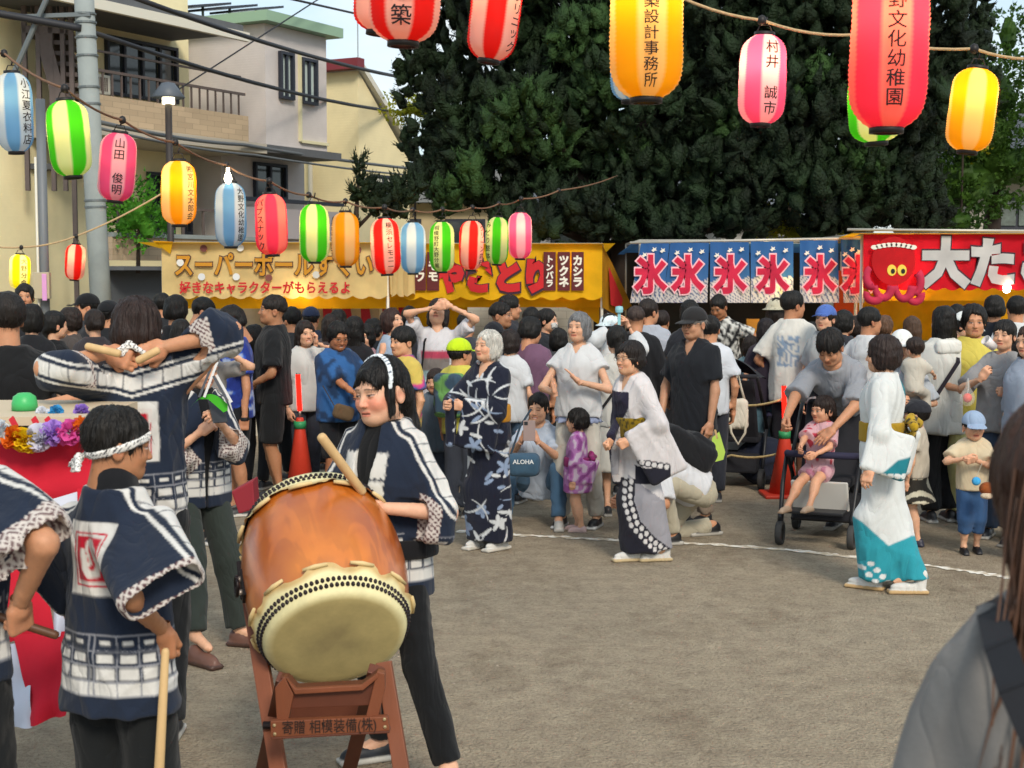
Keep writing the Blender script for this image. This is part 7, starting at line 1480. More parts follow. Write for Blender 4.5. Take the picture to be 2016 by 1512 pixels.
# tall teenager with both hands behind the neck
f = figure(270, 590, 5.9, heading=182, sex='m', w=.92, head=(-4, 4, 2), hr=(322, 684, 5.82), hl=(214, 694, 5.80), pr=(-.7, -.62, -1.1), pl=(.7, -.62, -1.2), gl='hold', gr='hold', dl=(-.75, .2, -.25), dr=(.75, .2, -.25), nl=(0, -1, -.2), nr=(0, -1, -.2))
body(f, 'tall performer in navy festival coat with both hands behind the neck', hv=.0056, hand=.0045, v=.016, hairc=BROWNHAIR); hair(f, 'mop', '#2a1d19', h=.005, thick=.006)
happi(f, h=.0068, hem=.86, half=.185, dep=.135, slw=.082, fore=.12, cuff=.04, amp=.014, band=True); pants(f, '#16191d', h=.015, wide=1.2); headscarf(f, tilt=.30, z0=.0); shoes(f)
garment(f, 'undershirt', lambda p: cap(p, f.N - f.u * .06, f.N + f.u * .03, .085, .062), *bbox([f.N], .16), '#1c2636', .01, amp=.003)
rod('drumstick', 'pale drumstick held in the left hand behind the tall performer', P(168, 681, 5.72), P(238, 697, 5.70), .0155, .0155, M_STICK, 'drumstick')
rod('drumstick', 'pale drumstick held in the right hand behind the tall performer', P(268, 712, 5.70), P(314, 688, 5.70), .0155, .0155, M_STICK, 'drumstick')

# drummer girl behind the drum
f = figure(757, 716, 5.5, heading=-30, sex='f', w=1.1, H=1.60, head=(-12, 5, -5), hs=1.07, hl=(752, 1000, 5.32), hr=(668, 1030, 5.25), pl=(1., .35, -.55), pr=(-1, .4, -.4), gl='fist', gr='fist', dl=(-.75, -.5, .1), nl=(-.3, -.9, -.2), fl=(885, 1600), fr=(745, 1500), yl=-5, yr=-35, skin='#d9a98c')
body(f, 'drummer in navy festival coat and black trousers standing behind the drum', hv=.003, hand=.004, v=.014, blush=1.6, full=.75, smile=.15, eye=.62, hairc='#100d0c'); hair(f, 'girl', '#0f0c0b', h=.0042)
happi(f, h=.006, hem=.72, half=.20, dep=.15, slw=.10, fore=.07, open_front=True, lapel=True, patch=True, cuff=.05)
garment(f, 'undershirt', lambda p: smax(np.minimum(loft(p, f.P, f.u, torso_prof(f, .008), f.side), cap(p, f.N - f.u * .05, f.N + f.u * .012, .07, .055)), -(p - f.P) @ f.u - .1, .01), *bbox([f.P, f.N], .2), '#0e0f12', .011, amp=.004)
pants(f, '#0f1114', h=.013, wide=1.0, amp=.007); shoes(f, '#22252b', '#d9d6cd', h=.009)
def hb(p):
    x, y, z = p.T; e = np.abs(ell(p, (0, .017, .036), (.087, .106, .097)) - .001) - .0035; return np.maximum(np.maximum(e, np.abs(y + .022 - .25 * (z - .05)) - .0085), -(z - .012))
v, q = snet(hb, (-.12, -.08, -.03), (.12, .1, .155), .004); pr_ = np.sin(v[:, 0] * 300) * np.sin(v[:, 2] * 330)
finish(f, 'headband', on_head(f, v), q, np.where((pr_ > .5)[:, None], C('#6a7280'), C('#dfe6ea')).astype(f32), M_CLOTH)
sash = garment(f, 'sash', lambda p: loft(p, f.P, f.u, [(.02, .215, .165, 0), (.09, .21, .16, 0)], f.side), *bbox([f.P], .27), '#121317', .011, amp=.003)
rod('drumstick', 'thick pale drumstick raised by the drummer over the drum', P(630, 856, 5.12), P(716, 972, 5.24), .0175, .0165, M_STICK, 'drumstick')
GIRL = f

# performer with phone and green fan, walking behind the drum
f = figure(382, 690, 7.5, heading=38, sex='f', H=1.56, lean=6, head=(10, 16, 0), hl=(433, 832, 7.22), hr=(395, 850, 7.3), gl='hold', gr='hold', fl=(478, 1274), fr=(392, 1310), yl=35, yr=10)
body(f, 'performer in black top and olive trousers looking at a phone, behind the drum', smile=1., hv=.0056, hand=.005); hair(f, 'tied', '#2a1c18', h=.006)
happi(f, h=.007, hem=.74, half=.2, slw=.09, fore=.10, open_front=True, patch=False, cuff=.07); garment(f, 'undershirt', lambda p: smax(loft(p, f.P, f.u, torso_prof(f, .014), f.side), -(p - f.P) @ f.u - .1, .01), *bbox([f.P, f.N], .2), '#101216', .013)
pants(f, '#2e3531', h=.013, wide=1.35); shoes(f, '#6b4a3e', '#4a342c')

PH = mat('phone_case', '#2a2c31', .3, spec=.5)
def phone(label, px, py, Y, h=.15, w=.074, yaw=0., pitch=0., col=None, roll=0.):
    r = empty('phone', P(px, py, Y)); r.rotation_euler = (math.radians(pitch), math.radians(roll), math.radians(yaw)); tag(r, label, 'phone')
    MB().box((-w / 2, -.004, -h / 2), (w / 2, .004, h / 2)).build('case', col or PH, r, bevel=.003)
    MB().box((-w / 2 + .004, .0042, -h / 2 + .005), (w / 2 - .004, .005, h / 2 - .005)).build('screen', mat('phone_screen', '#0b0d12', .1), r)
    MB().box((-w / 2 + .008, -.0065, h / 2 - .034), (-w / 2 + .034, -.0042, h / 2 - .008)).build('camera_bump', mat('phone_lens', '#15161a', .15), r, bevel=.002)
    return r
phone('dark phone held by the performer in the black top', 428, 806, 7.16, yaw=30, pitch=-35)
# her green fan with striped ribbon
fan = empty('paper_fan', P(420, 785, 7.08)); tag(fan, 'bright green round fan with a striped handle ribbon beside the phone', 'fan')
MB().prism([P(376 + 72 * t, 800 - 22 * math.sin(math.pi * t) - 4 * t, 7.1) for t in np.linspace(0, 1, 12)] + [P(448, 812 - 4, 7.1), P(440, 812, 7.1), P(410, 786, 7.1), P(390, 786, 7.1)], (0, .004, 0)).build('leaf', mat('green_fan', '#3fae1f', .6), fan).matrix_parent_inverse = Matrix.Translation(-fan.location)
for i, (a, b) in enumerate((((422, 708), (392, 782)), ((428, 712), (402, 782)), ((420, 740), (448, 790)), ((426, 738), (456, 792)))):
    r = MB().bar(P(*a, 7.06), P(*b, 7.06), .012, .003, (0, -1, 0)).build('ribbon', mat('ribbon_white' if i % 2 else 'ribbon_grey', '#dcdcdc' if i % 2 else '#55585f', .8), None); r.parent = fan; r.matrix_parent_inverse = Matrix.Translation(-fan.location)

# long-haired visitor close to the camera at the right
f = figure(2240, 790, 1.9, heading=190, sex='f', w=1.3, side=7, head=(0, 10, 0), hl=None, hr=(-.3, -.05, .9))
body(f, 'long-haired person in grey T-shirt seen from behind, closest to the camera', hv=.006); 
shirt(f, '#787572', h=.009, sleeve=1.1, loose=.05, sl_r=1.3, hem=.12, amp=.014)
pants(f, '#20242c', h=.016); hair(f, 'long', '#3a241a', h=.006, tips='#6d4a33', length=.20, thick=.012)
mbh = MB(); rr = random.Random(3)
for i in range(420):
    x0 = rr.uniform(-.10, .10); z0 = rr.uniform(-.08, .07); y0 = .125 - abs(x0) * .6 + rr.uniform(-.01, .02) - max(z0, 0) * .4; pts = []
    for t in np.linspace(0, 1, 6): pts.append(on_head(f, (x0 * (1 + .75 * t) + rr.uniform(-.012, .012) * t, y0 + .012 * math.sin(t * 5 + i) + .01 * t, z0 - .34 * t - .03 * rr.random())))
    mbh.tube(pts, [.0022, .0022, .002, .0018, .0014, .0007], 4, False)
so = mbh.build('hair_strands', mat('brown_strand', '#5a3b28', .45, noise=(40, .3)), f.root, True); tag(so, kind='stuff')
strap(f, [L2(f, P(*q)) for q in ((1948, 1186, 1.93), (1952, 1204, 1.86), (1968, 1268, 1.735), (1996, 1350, 1.675), (2040, 1450, 1.64), (2100, 1560, 1.62))], '#16181e', .038)

# ------------------------------------------------------------------ prints
def view_uv(f, v):
    th = f.heading; c, s = math.cos(th), math.sin(th); return v[:, 0] * c - v[:, 1] * s, v[:, 0] * s + v[:, 1] * c
def lilies(f):
    r = random.Random(11); mot = []
    for i in range(120):
        mot.append((r.uniform(-.42, .42), r.uniform(.02, 1.42), r.choice('aalllf'), r.uniform(0, 6.28), r.uniform(.6, 1.15), r.choice((0, 0, 0, 1))))
    def paint(v, n):
        U, D = view_uv(f, v); U = np.where(D > .05, U * -1 + .05, U); Z = v[:, 2]; c = np.tile(C('#161a2b'), (len(v), 1)); e = .003
        for u0, z0, kind, a, sc_, pale in mot:
            near = (np.abs(U - u0) < .2) & (np.abs(Z - z0) < .2)
            if not near.any(): continue
            x, z = U[near] - u0, Z[near] - z0; col = C('#dfe3e6') if not pale else C('#8ea0bd')
            if kind == 'a':
                xb = x * math.cos(a) + z * math.sin(a); zb_ = -x * math.sin(a) + z * math.cos(a); m_ = sstep(e, -e, np.abs(zb_ - 3.2 * xb * xb) - .007 * sc_ * np.sqrt(np.clip(1 - (xb / .1) ** 2, 0, 1)) + np.where(np.abs(xb) > .1, .02, 0))
            elif kind == 'l': m_ = sstep(e, -e, leaf2(x, z, a, .085 * sc_, .012))
            else:
                m_ = np.zeros(len(x))
                for k in range(5): m_ = np.maximum(m_, sstep(e, -e, leaf2(x, z, a + k * 1.2566, .062 * sc_, .014)))
            c[near] = mixc(c[near], col, m_)
        return c
    return paint
f = figure(962, 650, 10.15, heading=-42, sex='f', w=1.05, head=(-4, -6, 0), hl=(912, 800, 9.98), hr=(885, 800, 9.92), gl='hold', gr='hold', pl=(.9, .5, -.6), pr=(-.9, .5, -.5), dl=(-.6, -.7, .1), dr=(.2, -.9, .2), skin='#d8a888')
body(f, 'white-haired dancer in navy yukata with white flowers and yellow sash', smile=.5, hv=.0035, old=1., eye=.35, hairc='#bdbab4', blush=.4, brow='#8d837a', scalp=.075, hand=.0055); hair(f, 'bob', '#b9b6ae', h=.0055, width=-.004, bang=-.012)
f.H0 = f.H; yukata(f, lilies(f), h=.0078, drop=.34, obi='#c98a18', wid=(.17, .19, .18), dep=(.14, .145, .13)); shoes(f, '#e4e2dc', '#cfc9bd', zori=True, h=.008)

def white_grey(f, px0=1265., base=1108., k=297.):
    def paint(v, n):
        U, D = view_uv(f, v); X = px0 + U * k; Yp = base - v[:, 2] * k; c = np.tile(C('#e6e1e2'), (len(v), 1)); e = 1.2
        cur = [(1240, 935), (1236, 985), (1250, 1030), (1282, 1066), (1316, 1092)]; d = poly2(X, Yp, cur)
        lowr = (Yp > 930 + (X - 1235) * .72) & (Yp > 920); xc = np.interp(Yp, [935, 985, 1030, 1066, 1092, 1120], [1238, 1236, 1250, 1282, 1316, 1330])
        c = np.where((lowr & (X >= xc))[:, None], C('#9c9ba3'), c); c = np.where(((Yp > 950) & (X < xc))[:, None], C('#1a1a26'), c)
        band = (d < 14) & (Yp > 940); c = np.where(band[:, None], C('#20202c'), c)
        for t in np.linspace(0, 1, 15):
            i = t * (len(cur) - 1); a = int(min(i, len(cur) - 2)); fx = i - a; cx, cz = [cur[a][j] + (cur[a + 1][j] - cur[a][j]) * fx for j in (0, 1)]
            for o in (-5, 6): c = mixc(c, C('#ebe8e8'), sstep(1.1, .9, np.hypot((X - cx - o) / 4.2, (Yp - cz + o * .5) / 5.5)))
        slv = (X > 1252) & (X < 1318) & (Yp > 898) & (Yp < 950) & (D < .02); c = np.where((slv & (Yp > 914))[:, None], C('#20202c'), c)
        for i in range(5): c = mixc(c, C('#20202c'), sstep(8.5, 7, np.hypot(X - 1262 - i * 12, (Yp - 904 - i * 2))) * slv); c = mixc(c, C('#ebe8e8'), sstep(5.5, 4.5, np.hypot(X - 1262 - i * 12, (Yp - 904 - i * 2))) * slv)
        sl2 = (X < 1238) & (Yp > 770) & (Yp < 935); xe = np.interp(Yp, [780, 880], [1236, 1196]); c = np.where((sl2 & (X < xe + 26))[:, None], C('#a7a6ad'), c); c = np.where((sl2 & (X < xe + 9))[:, None], C('#221f33'), c)
        for i in range(9):
            yy = 790 + i * 11; c = mixc(c, C('#ebe8e8'), sstep(5, 4, np.hypot(X - np.interp(yy, [780, 880], [1236, 1196]) - 14, Yp - yy)) * sl2)
        return c
    return paint
f = figure(1262, 684, 9.76, heading=-58, sex='f', H=1.47, w=1.08, lean=9, head=(4, -2, 0), hl=(1238, 868, 9.55), hr=(1203, 868, 9.62), gl='fist', gr='fist', pl=(.8, .7, -.7), pr=(-.6, .8, -.6), dl=(-.2, -.8, -.4), dr=(.1, -.8, -.5), skin='#d6a583', fl=(1298, 1105), fr=(1245, 1105), yl=-20, yr=-15)
body(f, 'dancer with short dark hair and glasses in white and grey yukata', smile=.9, hv=.0035, old=.7, eye=.35, blush=.3, hairc='#241c19', hand=.0055); hair(f, 'mop', '#211a17', h=.0055, thick=.004); glasses(f, '#8a8278')
def gold(v, n): return mixc(np.tile(C('#8f7414'), (len(v), 1)), C('#4c4014'), sstep(.2, .5, vnoise(v, 70, 2)))
yukata(f, white_grey(f), h=.0078, drop=.42, obi='#8f7414', obi_paint=gold, obi_h=.16, wid=(.165, .18, .175), dep=(.135, .145, .13)); shoes(f, '#e8e6e0', '#c9b48c', zori=True, h=.008)

def white_teal(f, px0=1745., base=1165., k=327.):
    def paint(v, n):
        U, D = view_uv(f, v); X = px0 + U * k; Yp = base - v[:, 2] * k; c = np.tile(C('#e9edec'), (len(v), 1)); teal, dk = C('#2c97a6'), C('#1d7683')
        zig = np.interp(X, [1670, 1697, 1745, 1792, 1830], [1010, 1026, 1070, 1052, 1060]); c = mixc(c, teal, sstep(-2, 2, Yp - zig)); c = mixc(c, dk, .6 * sstep(1120, 1160, Yp + (X - 1720) * .9 * (X < 1760)) * (X < 1750) * (Yp > 1085))
        for i in range(5):
            for j in (-1, 1): c = mixc(c, C('#eef0ee'), sstep(1.1, .9, np.hypot((X - 1706 - i * 11 + j * 7) / 6.5, (Yp - 1112 - i * 12 - j * 5) / 5)) * (Yp > 1080))
        slv = (Yp > 888) & (Yp < 946) & (D < -.17); edge = np.interp(X, [1690, 1718, 1750, 1790], [930, 922, 896, 886]); c = mixc(c, dk, sstep(-2, 3, Yp - edge) * slv * (X > 1700) * (X < 1800))
        for r_ in range(2):
            for i in range(5): c = mixc(c, C('#eef0ee'), sstep(1.1, .9, np.hypot((X - 1722 - i * 13) / 6.5, (Yp - 927 - r_ * 17) / 5.5)) * slv)
        col = (X > 1775) & (Yp < 800) & (Yp > 735); c = np.where((col & (np.abs(X - np.interp(Yp, [735, 800], [1777, 1796])) < 7))[:, None], dk, c)
        return c
    return paint
f = figure(1742, 662, 8.9, heading=-112, sex='f', w=1.05, head=(-6, 2, 0), hl=(1712, 925, 8.62), gl='relax', pl=(.3, .8, -.6), fl=(1710, 1160), fr=(1795, 1168), yl=-10, yr=20, skin='#d0a080')
body(f, 'dancer in white and teal yukata walking away with a gold sash', hv=.0048, hairc='#2a1f1c', hand=.005); hair(f, 'bob', '#2b201d', h=.0055, thick=.006, length=.0)
yukata(f, white_teal(f), h=.0078, drop=.26, obi='#a8861c', wid=(.20, .19, .18), dep=(.155, .15, .135), hem_shift=(0, .03)); bow(f, '#b8951e', '#3a3214'); shoes(f, '#e8e6e0', '#c9a878', zori=True, h=.008)

def tee(f, col, pant, **kw):
    pk = {k[2:]: v for k, v in kw.items() if k.startswith('p_')}; sk = {k: v for k, v in kw.items() if not k.startswith('p_') and not k.startswith('s_')}
    shirt(f, col, **sk); pants(f, pant, **pk); shoes(f, kw.get('s_col', '#26262a'), kw.get('s_sole', '#bdb9b0'))
f = figure(1140, 615, 11.05, heading=-18, sex='f', head=(-10, -4, 0), hl=(1140, 752, 10.80), hr=(1092, 775, 10.78), pl=(1, .3, -.8), pr=(-1, .3, -.8), gl='flat', gr='spread', dl=(-.75, -.1, .75), dr=(-.25, -.05, 1), nl=(-.8, -.3, -.6), nr=(1, .2, 0), fl=(.13, .02, 0), fr=(-.13, -.03, 0))
body(f, 'grey-haired woman in white blouse clapping her hands', smile=.6, hv=.005, old=.7, eye=.6, hairc='#77777a', brow='#5a5552', hand=.005); hair(f, 'bob', '#6d6e70', h=.006, bang=.004)
tee(f, '#dfe0e1', '#d8d3c6', vneck=.09, sleeve=.42, sl_r=1.2, loose=.035, h=.013, p_wide=1.25, p_h=.014, s_col='#17181b', s_sole='#d8d8d6', hem=.02)
skirt(f, '#9aa5c4', hem=.80, wid=.2, dep=.17, name='tied_jacket', top=.05, amp=.02)
f = figure(1368, 607, 11.2, heading=-38, sex='m', w=1.02, head=(-6, 4, 0), hl=(1398, 842, 11.0), gl='relax', hr=(-.22, -.12, .82), skin='#b98a6c')
body(f, 'man in black flat cap and black polo shirt with glasses', hv=.005, old=.7, eye=.5, hairc='#8a8580', hand=.0055); hair(f, 'cap', '#77726d', h=.007); headgear(f, 'cap', '#232223', tilt=0); glasses(f)
tee(f, '#181b21', '#8c7d6e', vneck=.13, loose=.035, sleeve=.72, sl_r=1.12, h=.013, hem=.16, p_wide=1.15, s_col='#1e1e20', s_sole='#26262a')
fn = empty('paper_fan', P(1412, 880, 10.95)); tag(fn, 'lime green paper fan hanging from the hand of the man in black', 'fan')
for nm, px_, mt in (('leaf', [(1402, 862), (1416, 850), (1428, 890), (1424, 905), (1398, 912)], mat('lime_paper', '#b5d65a', .7)), ('handle', [(1406, 846), (1410, 846), (1414, 864), (1410, 864)], M_STICK)):
    o = MB().prism([P(*q, 10.95) for q in px_], (0, .006, 0)).build(nm, mt, None); o.parent = fn; o.matrix_parent_inverse = Matrix.Translation(-fn.location)

# crouching photographer
f = figure(1058, 784, 11.2, heading=-12, sex='f', H=1.58, pel=.27, pely=.18, lean=14, head=(-8, 6, 0), hl=(1058, 868, 10.85), hr=(1026, 868, 10.85), gl='hold', gr='hold', dl=(-.3, -.2, .9), dr=(.3, -.2, .9), pl=(.6, .2, -1), pr=(-.6, .2, -1), fl=(.2, -.22, 0), fr=(-.22, -.2, 0), yl=12, yr=-12, kl=(.35, -1, .9), kr=(-.35, -1, .9))
body(f, 'crouching woman in pale blue shirt and jeans taking a picture with a phone', smile=1., hv=.0056, eye=.5, hand=.0055); hair(f, 'tied', h=.0065)
tee(f, '#c3cede', '#4a6a86', loose=.045, sleeve=.9, sl_r=1.3, h=.015, p_wide=1.15, p_h=.014, s_col='#dcd8d0')
phone('phone in a dusty pink case held up by the crouching woman', 1042, 848, 10.8, h=.15, w=.09, col=mat('pink_case', '#93807c', .4), pitch=-6)
v, q = snet(lambda p: obox(p, (0, 0, 0), np.eye(3), (.125, .06, .085), .05) + folds(p, .006, 5, 30), (-.2, -.12, -.15), (.2, .12, .15), .009)
bg_ = nobj('shoulder_bag', v, q, np.tile(C('#39556b'), (len(v), 1)).astype(f32), M_CLOTH); bg_.location = P(1030, 915, 10.75); tag(bg_, 'slate blue shoulder bag with white lettering on the lap of the crouching woman', 'bag')
tv, tf_ = text_geo('ALOHA', .02); nobj('lettering', np.c_[tv[:, 0] * .045, np.full(len(tv), -.066), tv[:, 1] * .045 + .03], tf_, None, mat('white_print', '#d8dde0', .8), bg_, False)
MB().tube([(-.10, 0, .05), (-.02, .06, .28), (.06, .12, .40)], .009, 6).build('strap', mat('webbing_#2c3c4a', '#2c3c4a', .8), bg_)

def blossoms(f, a, b, c2=None, fr=38):
    def paint(v, n):
        t = vnoise(v, fr, f.seed); c = mixc(np.tile(C(a), (len(v), 1)), C(b), sstep(.25, .4, t))
        if c2: c = mixc(c, C(c2), sstep(-.3, -.42, t))
        return c
    return paint
# toddler in purple yukata, seen from behind-left
f = figure(1138, 812, 10.85, heading=-100, H=.92, head=(-30, 0, 0), hl=(1128, 952, 10.72))
body(f, 'toddler in purple flowered yukata standing by the clapping woman', hv=.0048, hand=.0055); hair(f, 'twin', h=.006, length=-.02)
yukata(f, blossoms(f, '#bb7cb8', '#e2cbdf', '#8f4a8c'), h=.008, hem=.30, drop=.30, obi='#8a2560', wid=(.24, .24, .24), dep=(.20, .2, .2), amp=.005); bow(f, '#a23274', '#7b1f55', size=1.1); shoes(f, '#d8b8b4', '#cdb5ae')
# kneeling person with black backpack behind the dancer
f = figure(1352, 890, 10.5, heading=-70, H=1.68, sex='m', pel=.36, pely=.05, lean=58, head=(0, 30, 0), x=P(1365, 900, 10.5).x, fl=(.12, -.25, 0), fr=(-.14, .2, 0), hl=(.1, -.55, .3), hr=(-.1, -.55, .3), kl=(.2, -1, .6), kr=(-.2, -1, -.3))
body(f, 'kneeling person in white shirt with a black backpack behind the dancer'); hair(f, 'short', h=.008); tee(f, '#e3e5ea', '#b5ad98', loose=.04, h=.015, sl_r=1.2, sleeve=.9, s_col='#1b1b1d', hem=-.02); pack(f, 'backpack', 'large black backpack on the kneeling person', '#15161a', w=.16, hgt=.22, d=.1)

# father bending over the pushchair
f = figure(1610, 690, 11.0, heading=-28, sex='m', H=1.74, lean=52, x=P(1672, 700, 11.0).x, head=(-4, 34, 0), hl=(1640, 845, 10.28), hr=(1545, 830, 10.35), pl=(1, .2, -.3), pr=(-1, .3, -.2), gl='spread', gr='hold', dl=(-.55, -.4, -.55), nl=(-.3, .3, -.9), skin='#b98666')
body(f, 'man in grey T-shirt bending over the child in the pushchair', hv=.005, hand=.005, eye=.4); hair(f, 'short', h=.006, thick=.007, bang=.022)
tee(f, '#8f9299', '#191b20', loose=.04, sl_r=1.15, sleeve=.95, h=.013, hem=.1, amp=.016)
# child in the pushchair
def dots(f, a, b):
    def paint(v, n): return mixc(np.tile(C(a), (len(v), 1)), C(b), sstep(.45, .62, vnoise(v, 55, 4)))
    return paint
f = figure(1615, 782, 10.42, heading=-38, H=.96, pel=.535, lean=-8, head=(-22, 0, 0), hl=(1605, 895, 10.2), hr=(1572, 888, 10.2), fl=(.09, -.34, .27), fr=(-.08, -.34, .25), kl=(.1, -1, .7), kr=(-.1, -1, .7), skin='#cf9a7a')
body(f, 'little girl in pink patterned outfit sitting in the pushchair', hv=.0056, hand=.0055, smile=.5); hair(f, 'pony', '#241813', h=.006, length=-.08, bang=.02)
shirt(f, dots(f, '#e2b3bb', '#c0384a'), h=.009, sleeve=.8, sl_r=1.25, hem=.06); pants(f, dots(f, '#dfaeb8', '#b9788f'), leg=.55, wide=1.35, h=.013, name='shorts'); shoes(f, '#cdae92', '#b89a80')
CHAIRKID = f
# boy in blue cap
f = figure(1917, 826, 10.0, heading=-4, H=.97, head=(0, 4, 0), hl=(1918, 905, 9.82), hr=(1903, 902, 9.82), gl='hold', gr='hold', pl=(1, .5, -.4), pr=(-1, .5, -.4), dl=(-.9, -.3, -.2), dr=(.9, -.3, -.2))
body(f, 'small boy in light blue cap, cream T-shirt and jeans', hv=.0056, hand=.0055); hair(f, 'cap', h=.007); headgear(f, 'cap', '#8fa3bd')
tee(f, '#e0cfae', '#34557f', loose=.03, h=.010, sl_r=1.25, sleeve=.75, hem=.03, p_leg=1.5, p_wide=.95, p_flare=.01, s_col='#1a1b1f', s_sole='#26272b')
# yellow shirt, grey shirt
f = figure(1918, 602, 11.3, heading=-4, sex='m', head=(-8, 4, 0), hl=(.2, -.24, 1.02), hr=(-.16, -.26, 1.05), gl='fist', gr='fist', skin='#c58f6e')
body(f, 'young man in yellow T-shirt and pale yellow trousers', hv=.0048); hair(f, 'mop', h=.007, thick=.008, bang=-.015)
tee(f, '#dccb5e', '#cfc98a', loose=.05, sl_r=1.25, sleeve=.85, h=.015, hem=.14, p_wide=1.5)
f = figure(1978, 630, 10.6, heading=-30, sex='f', head=(-8, -2, 0), hr=(1932, 745, 10.32), hl=(1985, 775, 10.42), pr=(-.9, .1, -.8), gl='fist', gr='hold', dr=(.5, -.2, .75), nr=(.3, .9, 0))
body(f, 'woman in grey T-shirt drinking from a cup', hv=.0048, eye=.5, hand=.0052); hair(f, 'tied', h=.0065, bang=.016, length=-.1)
tee(f, '#8c8b8c', '#39475c', loose=.055, sl_r=1.3, sleeve=.95, h=.015, hem=.07, p_wide=1.7, p_flare=.02)
strap(f, [f.N - f.u * .01 + f.side * -.075 + f.fw * .0, f.N - f.u * .10 + f.side * -.06 + f.fw * .14, f.N - f.u * .30 + f.side * .06 + f.fw * .175, f.P + f.side * .17 + f.fw * .14], '#17171b', .018)
cup = MB().lathe([(.0, -.05), (.028, -.05), (.036, .045), (.034, .045), (.026, -.045), (0, -.045)], (0, 0, 0), 16).build('paper_cup', mat('cup_plastic', '#d9d3d2', .25, spec=.5), None, True); cup.location = P(1948, 676, 10.22); cup.rotation_euler = (.3, -.9, 0); tag(cup, 'pale plastic cup at the lips of the drinking woman', 'cup')
# water-balloon toy on her wrist
yo = empty('yoyo_bag', P(1905, 775, 10.3)); tag(yo, 'clear plastic bag with a red water balloon hanging from a wrist', 'toy')
v, q = snet(lambda p: ell(p, (0, 0, 0), (.032, .03, .034)), (-.05, -.05, -.05), (.05, .05, .05), .007); o = nobj('balloon', v, q, np.tile(C('#e0453a'), (len(v), 1)).astype(f32), M_HARD, yo); o.location = (0, 0, -.03)
MB().tube([(0, 0, .11), (.004, 0, .06), (0, 0, 0)], .002, 5).build('string', mat('clear_film', '#cfd2d0', .3), yo)
v, q = snet(lambda p: smin(ell(p, (0, 0, -.03), (.055, .03, .06)), cap(p, (0, 0, .02), (0, 0, .09), .02, .012), .03), (-.08, -.06, -.12), (.08, .06, .13), .008); cf = nobj('film', v, q, np.tile(C('#d8d8cf'), (len(v), 1)).astype(f32), None, yo)
mf = mat('film', '#e8e8e0', .15, spec=.5); mf.node_tree.nodes['Principled BSDF'].inputs['Alpha'].default_value = .18; cf.data.materials.append(mf)
# woman with white cap holding a baby
f = figure(1775, 652, 10.95, heading=-8, sex='f', head=(-6, 4, 0), hl=(1790, 800, 10.75), hr=(1765, 790, 10.75), gl='hold', gr='hold', dl=(-1, -.2, 0), pl=(1, .3, -.5))
body(f, 'woman in white cap carrying a baby against her shoulder', hv=.0048); hair(f, 'long', h=.0075, length=.02); headgear(f, 'cap', '#dcdedb')
tee(f, '#b9c0c9', '#454a54', loose=.04, sl_r=1.2, sleeve=.95, h=.013, p_wide=1.3)
b = figure(1800, 716, 10.72, heading=150, H=.70, ground=.74, pel=.34, head=(50, -4, 10), hs=.74, fl=(.08, -.12, .12), fr=(-.08, -.12, .12), hl=(.1, -.2, .42), hr=(-.1, -.2, .42)); f = b
body(f, 'baby with short dark hair held by the woman in the white cap', hv=.005); hair(f, 'short', '#2a1f1a', h=.007); shirt(f, '#d8d2c4', h=.015, sleeve=.8); pants(f, '#c9c3b6', h=.013, leg=1.7)
# child in zebra skirt behind the teal dancer
f = figure(1806, 800, 10.3, heading=-120, H=1.02, sex='f'); body(f, 'child in zebra-striped skirt half hidden behind the teal yukata', hv=.006); hair(f, 'short', h=.009); headgear(f, 'cap', '#23242a')
shirt(f, '#c9bfae', h=.014, hem=0.); skirt(f, lambda v, n: np.where((np.sin(v[:, 0] * 60 + v[:, 1] * 45 + 3 * np.sin(v[:, 2] * 26)) > 0)[:, None], C('#d6cfb8'), C('#2a2722')), hem=.31, wid=.26, dep=.24, h=.009); shoes(f, '#2b2c3c', '#2b2c3c')
# people at the right edge
f = figure(2030, 640, 10.2, heading=-60, sex='f', head=(0, 4, 0)); body(f, 'woman in pale blue shirt cut off by the frame beside the drinking woman', hv=.005); hair(f, 'long', '#3a2a22', h=.009); tee(f, '#97a2b3', '#2c303a', h=.016, loose=.05, sleeve=1.2)
f = figure(2026, 850, 9.7, heading=-40, H=.95); body(f, 'child in pink ruffled dress at the edge of the picture', hv=.006); hair(f, 'twin', h=.009); shirt(f, '#e08aa2', h=.014, sleeve=.8, sl_r=1.4); skirt(f, '#e08aa2', hem=.28, wid=.28, dep=.26, amp=.02); shoes(f, '#c9b4b8')
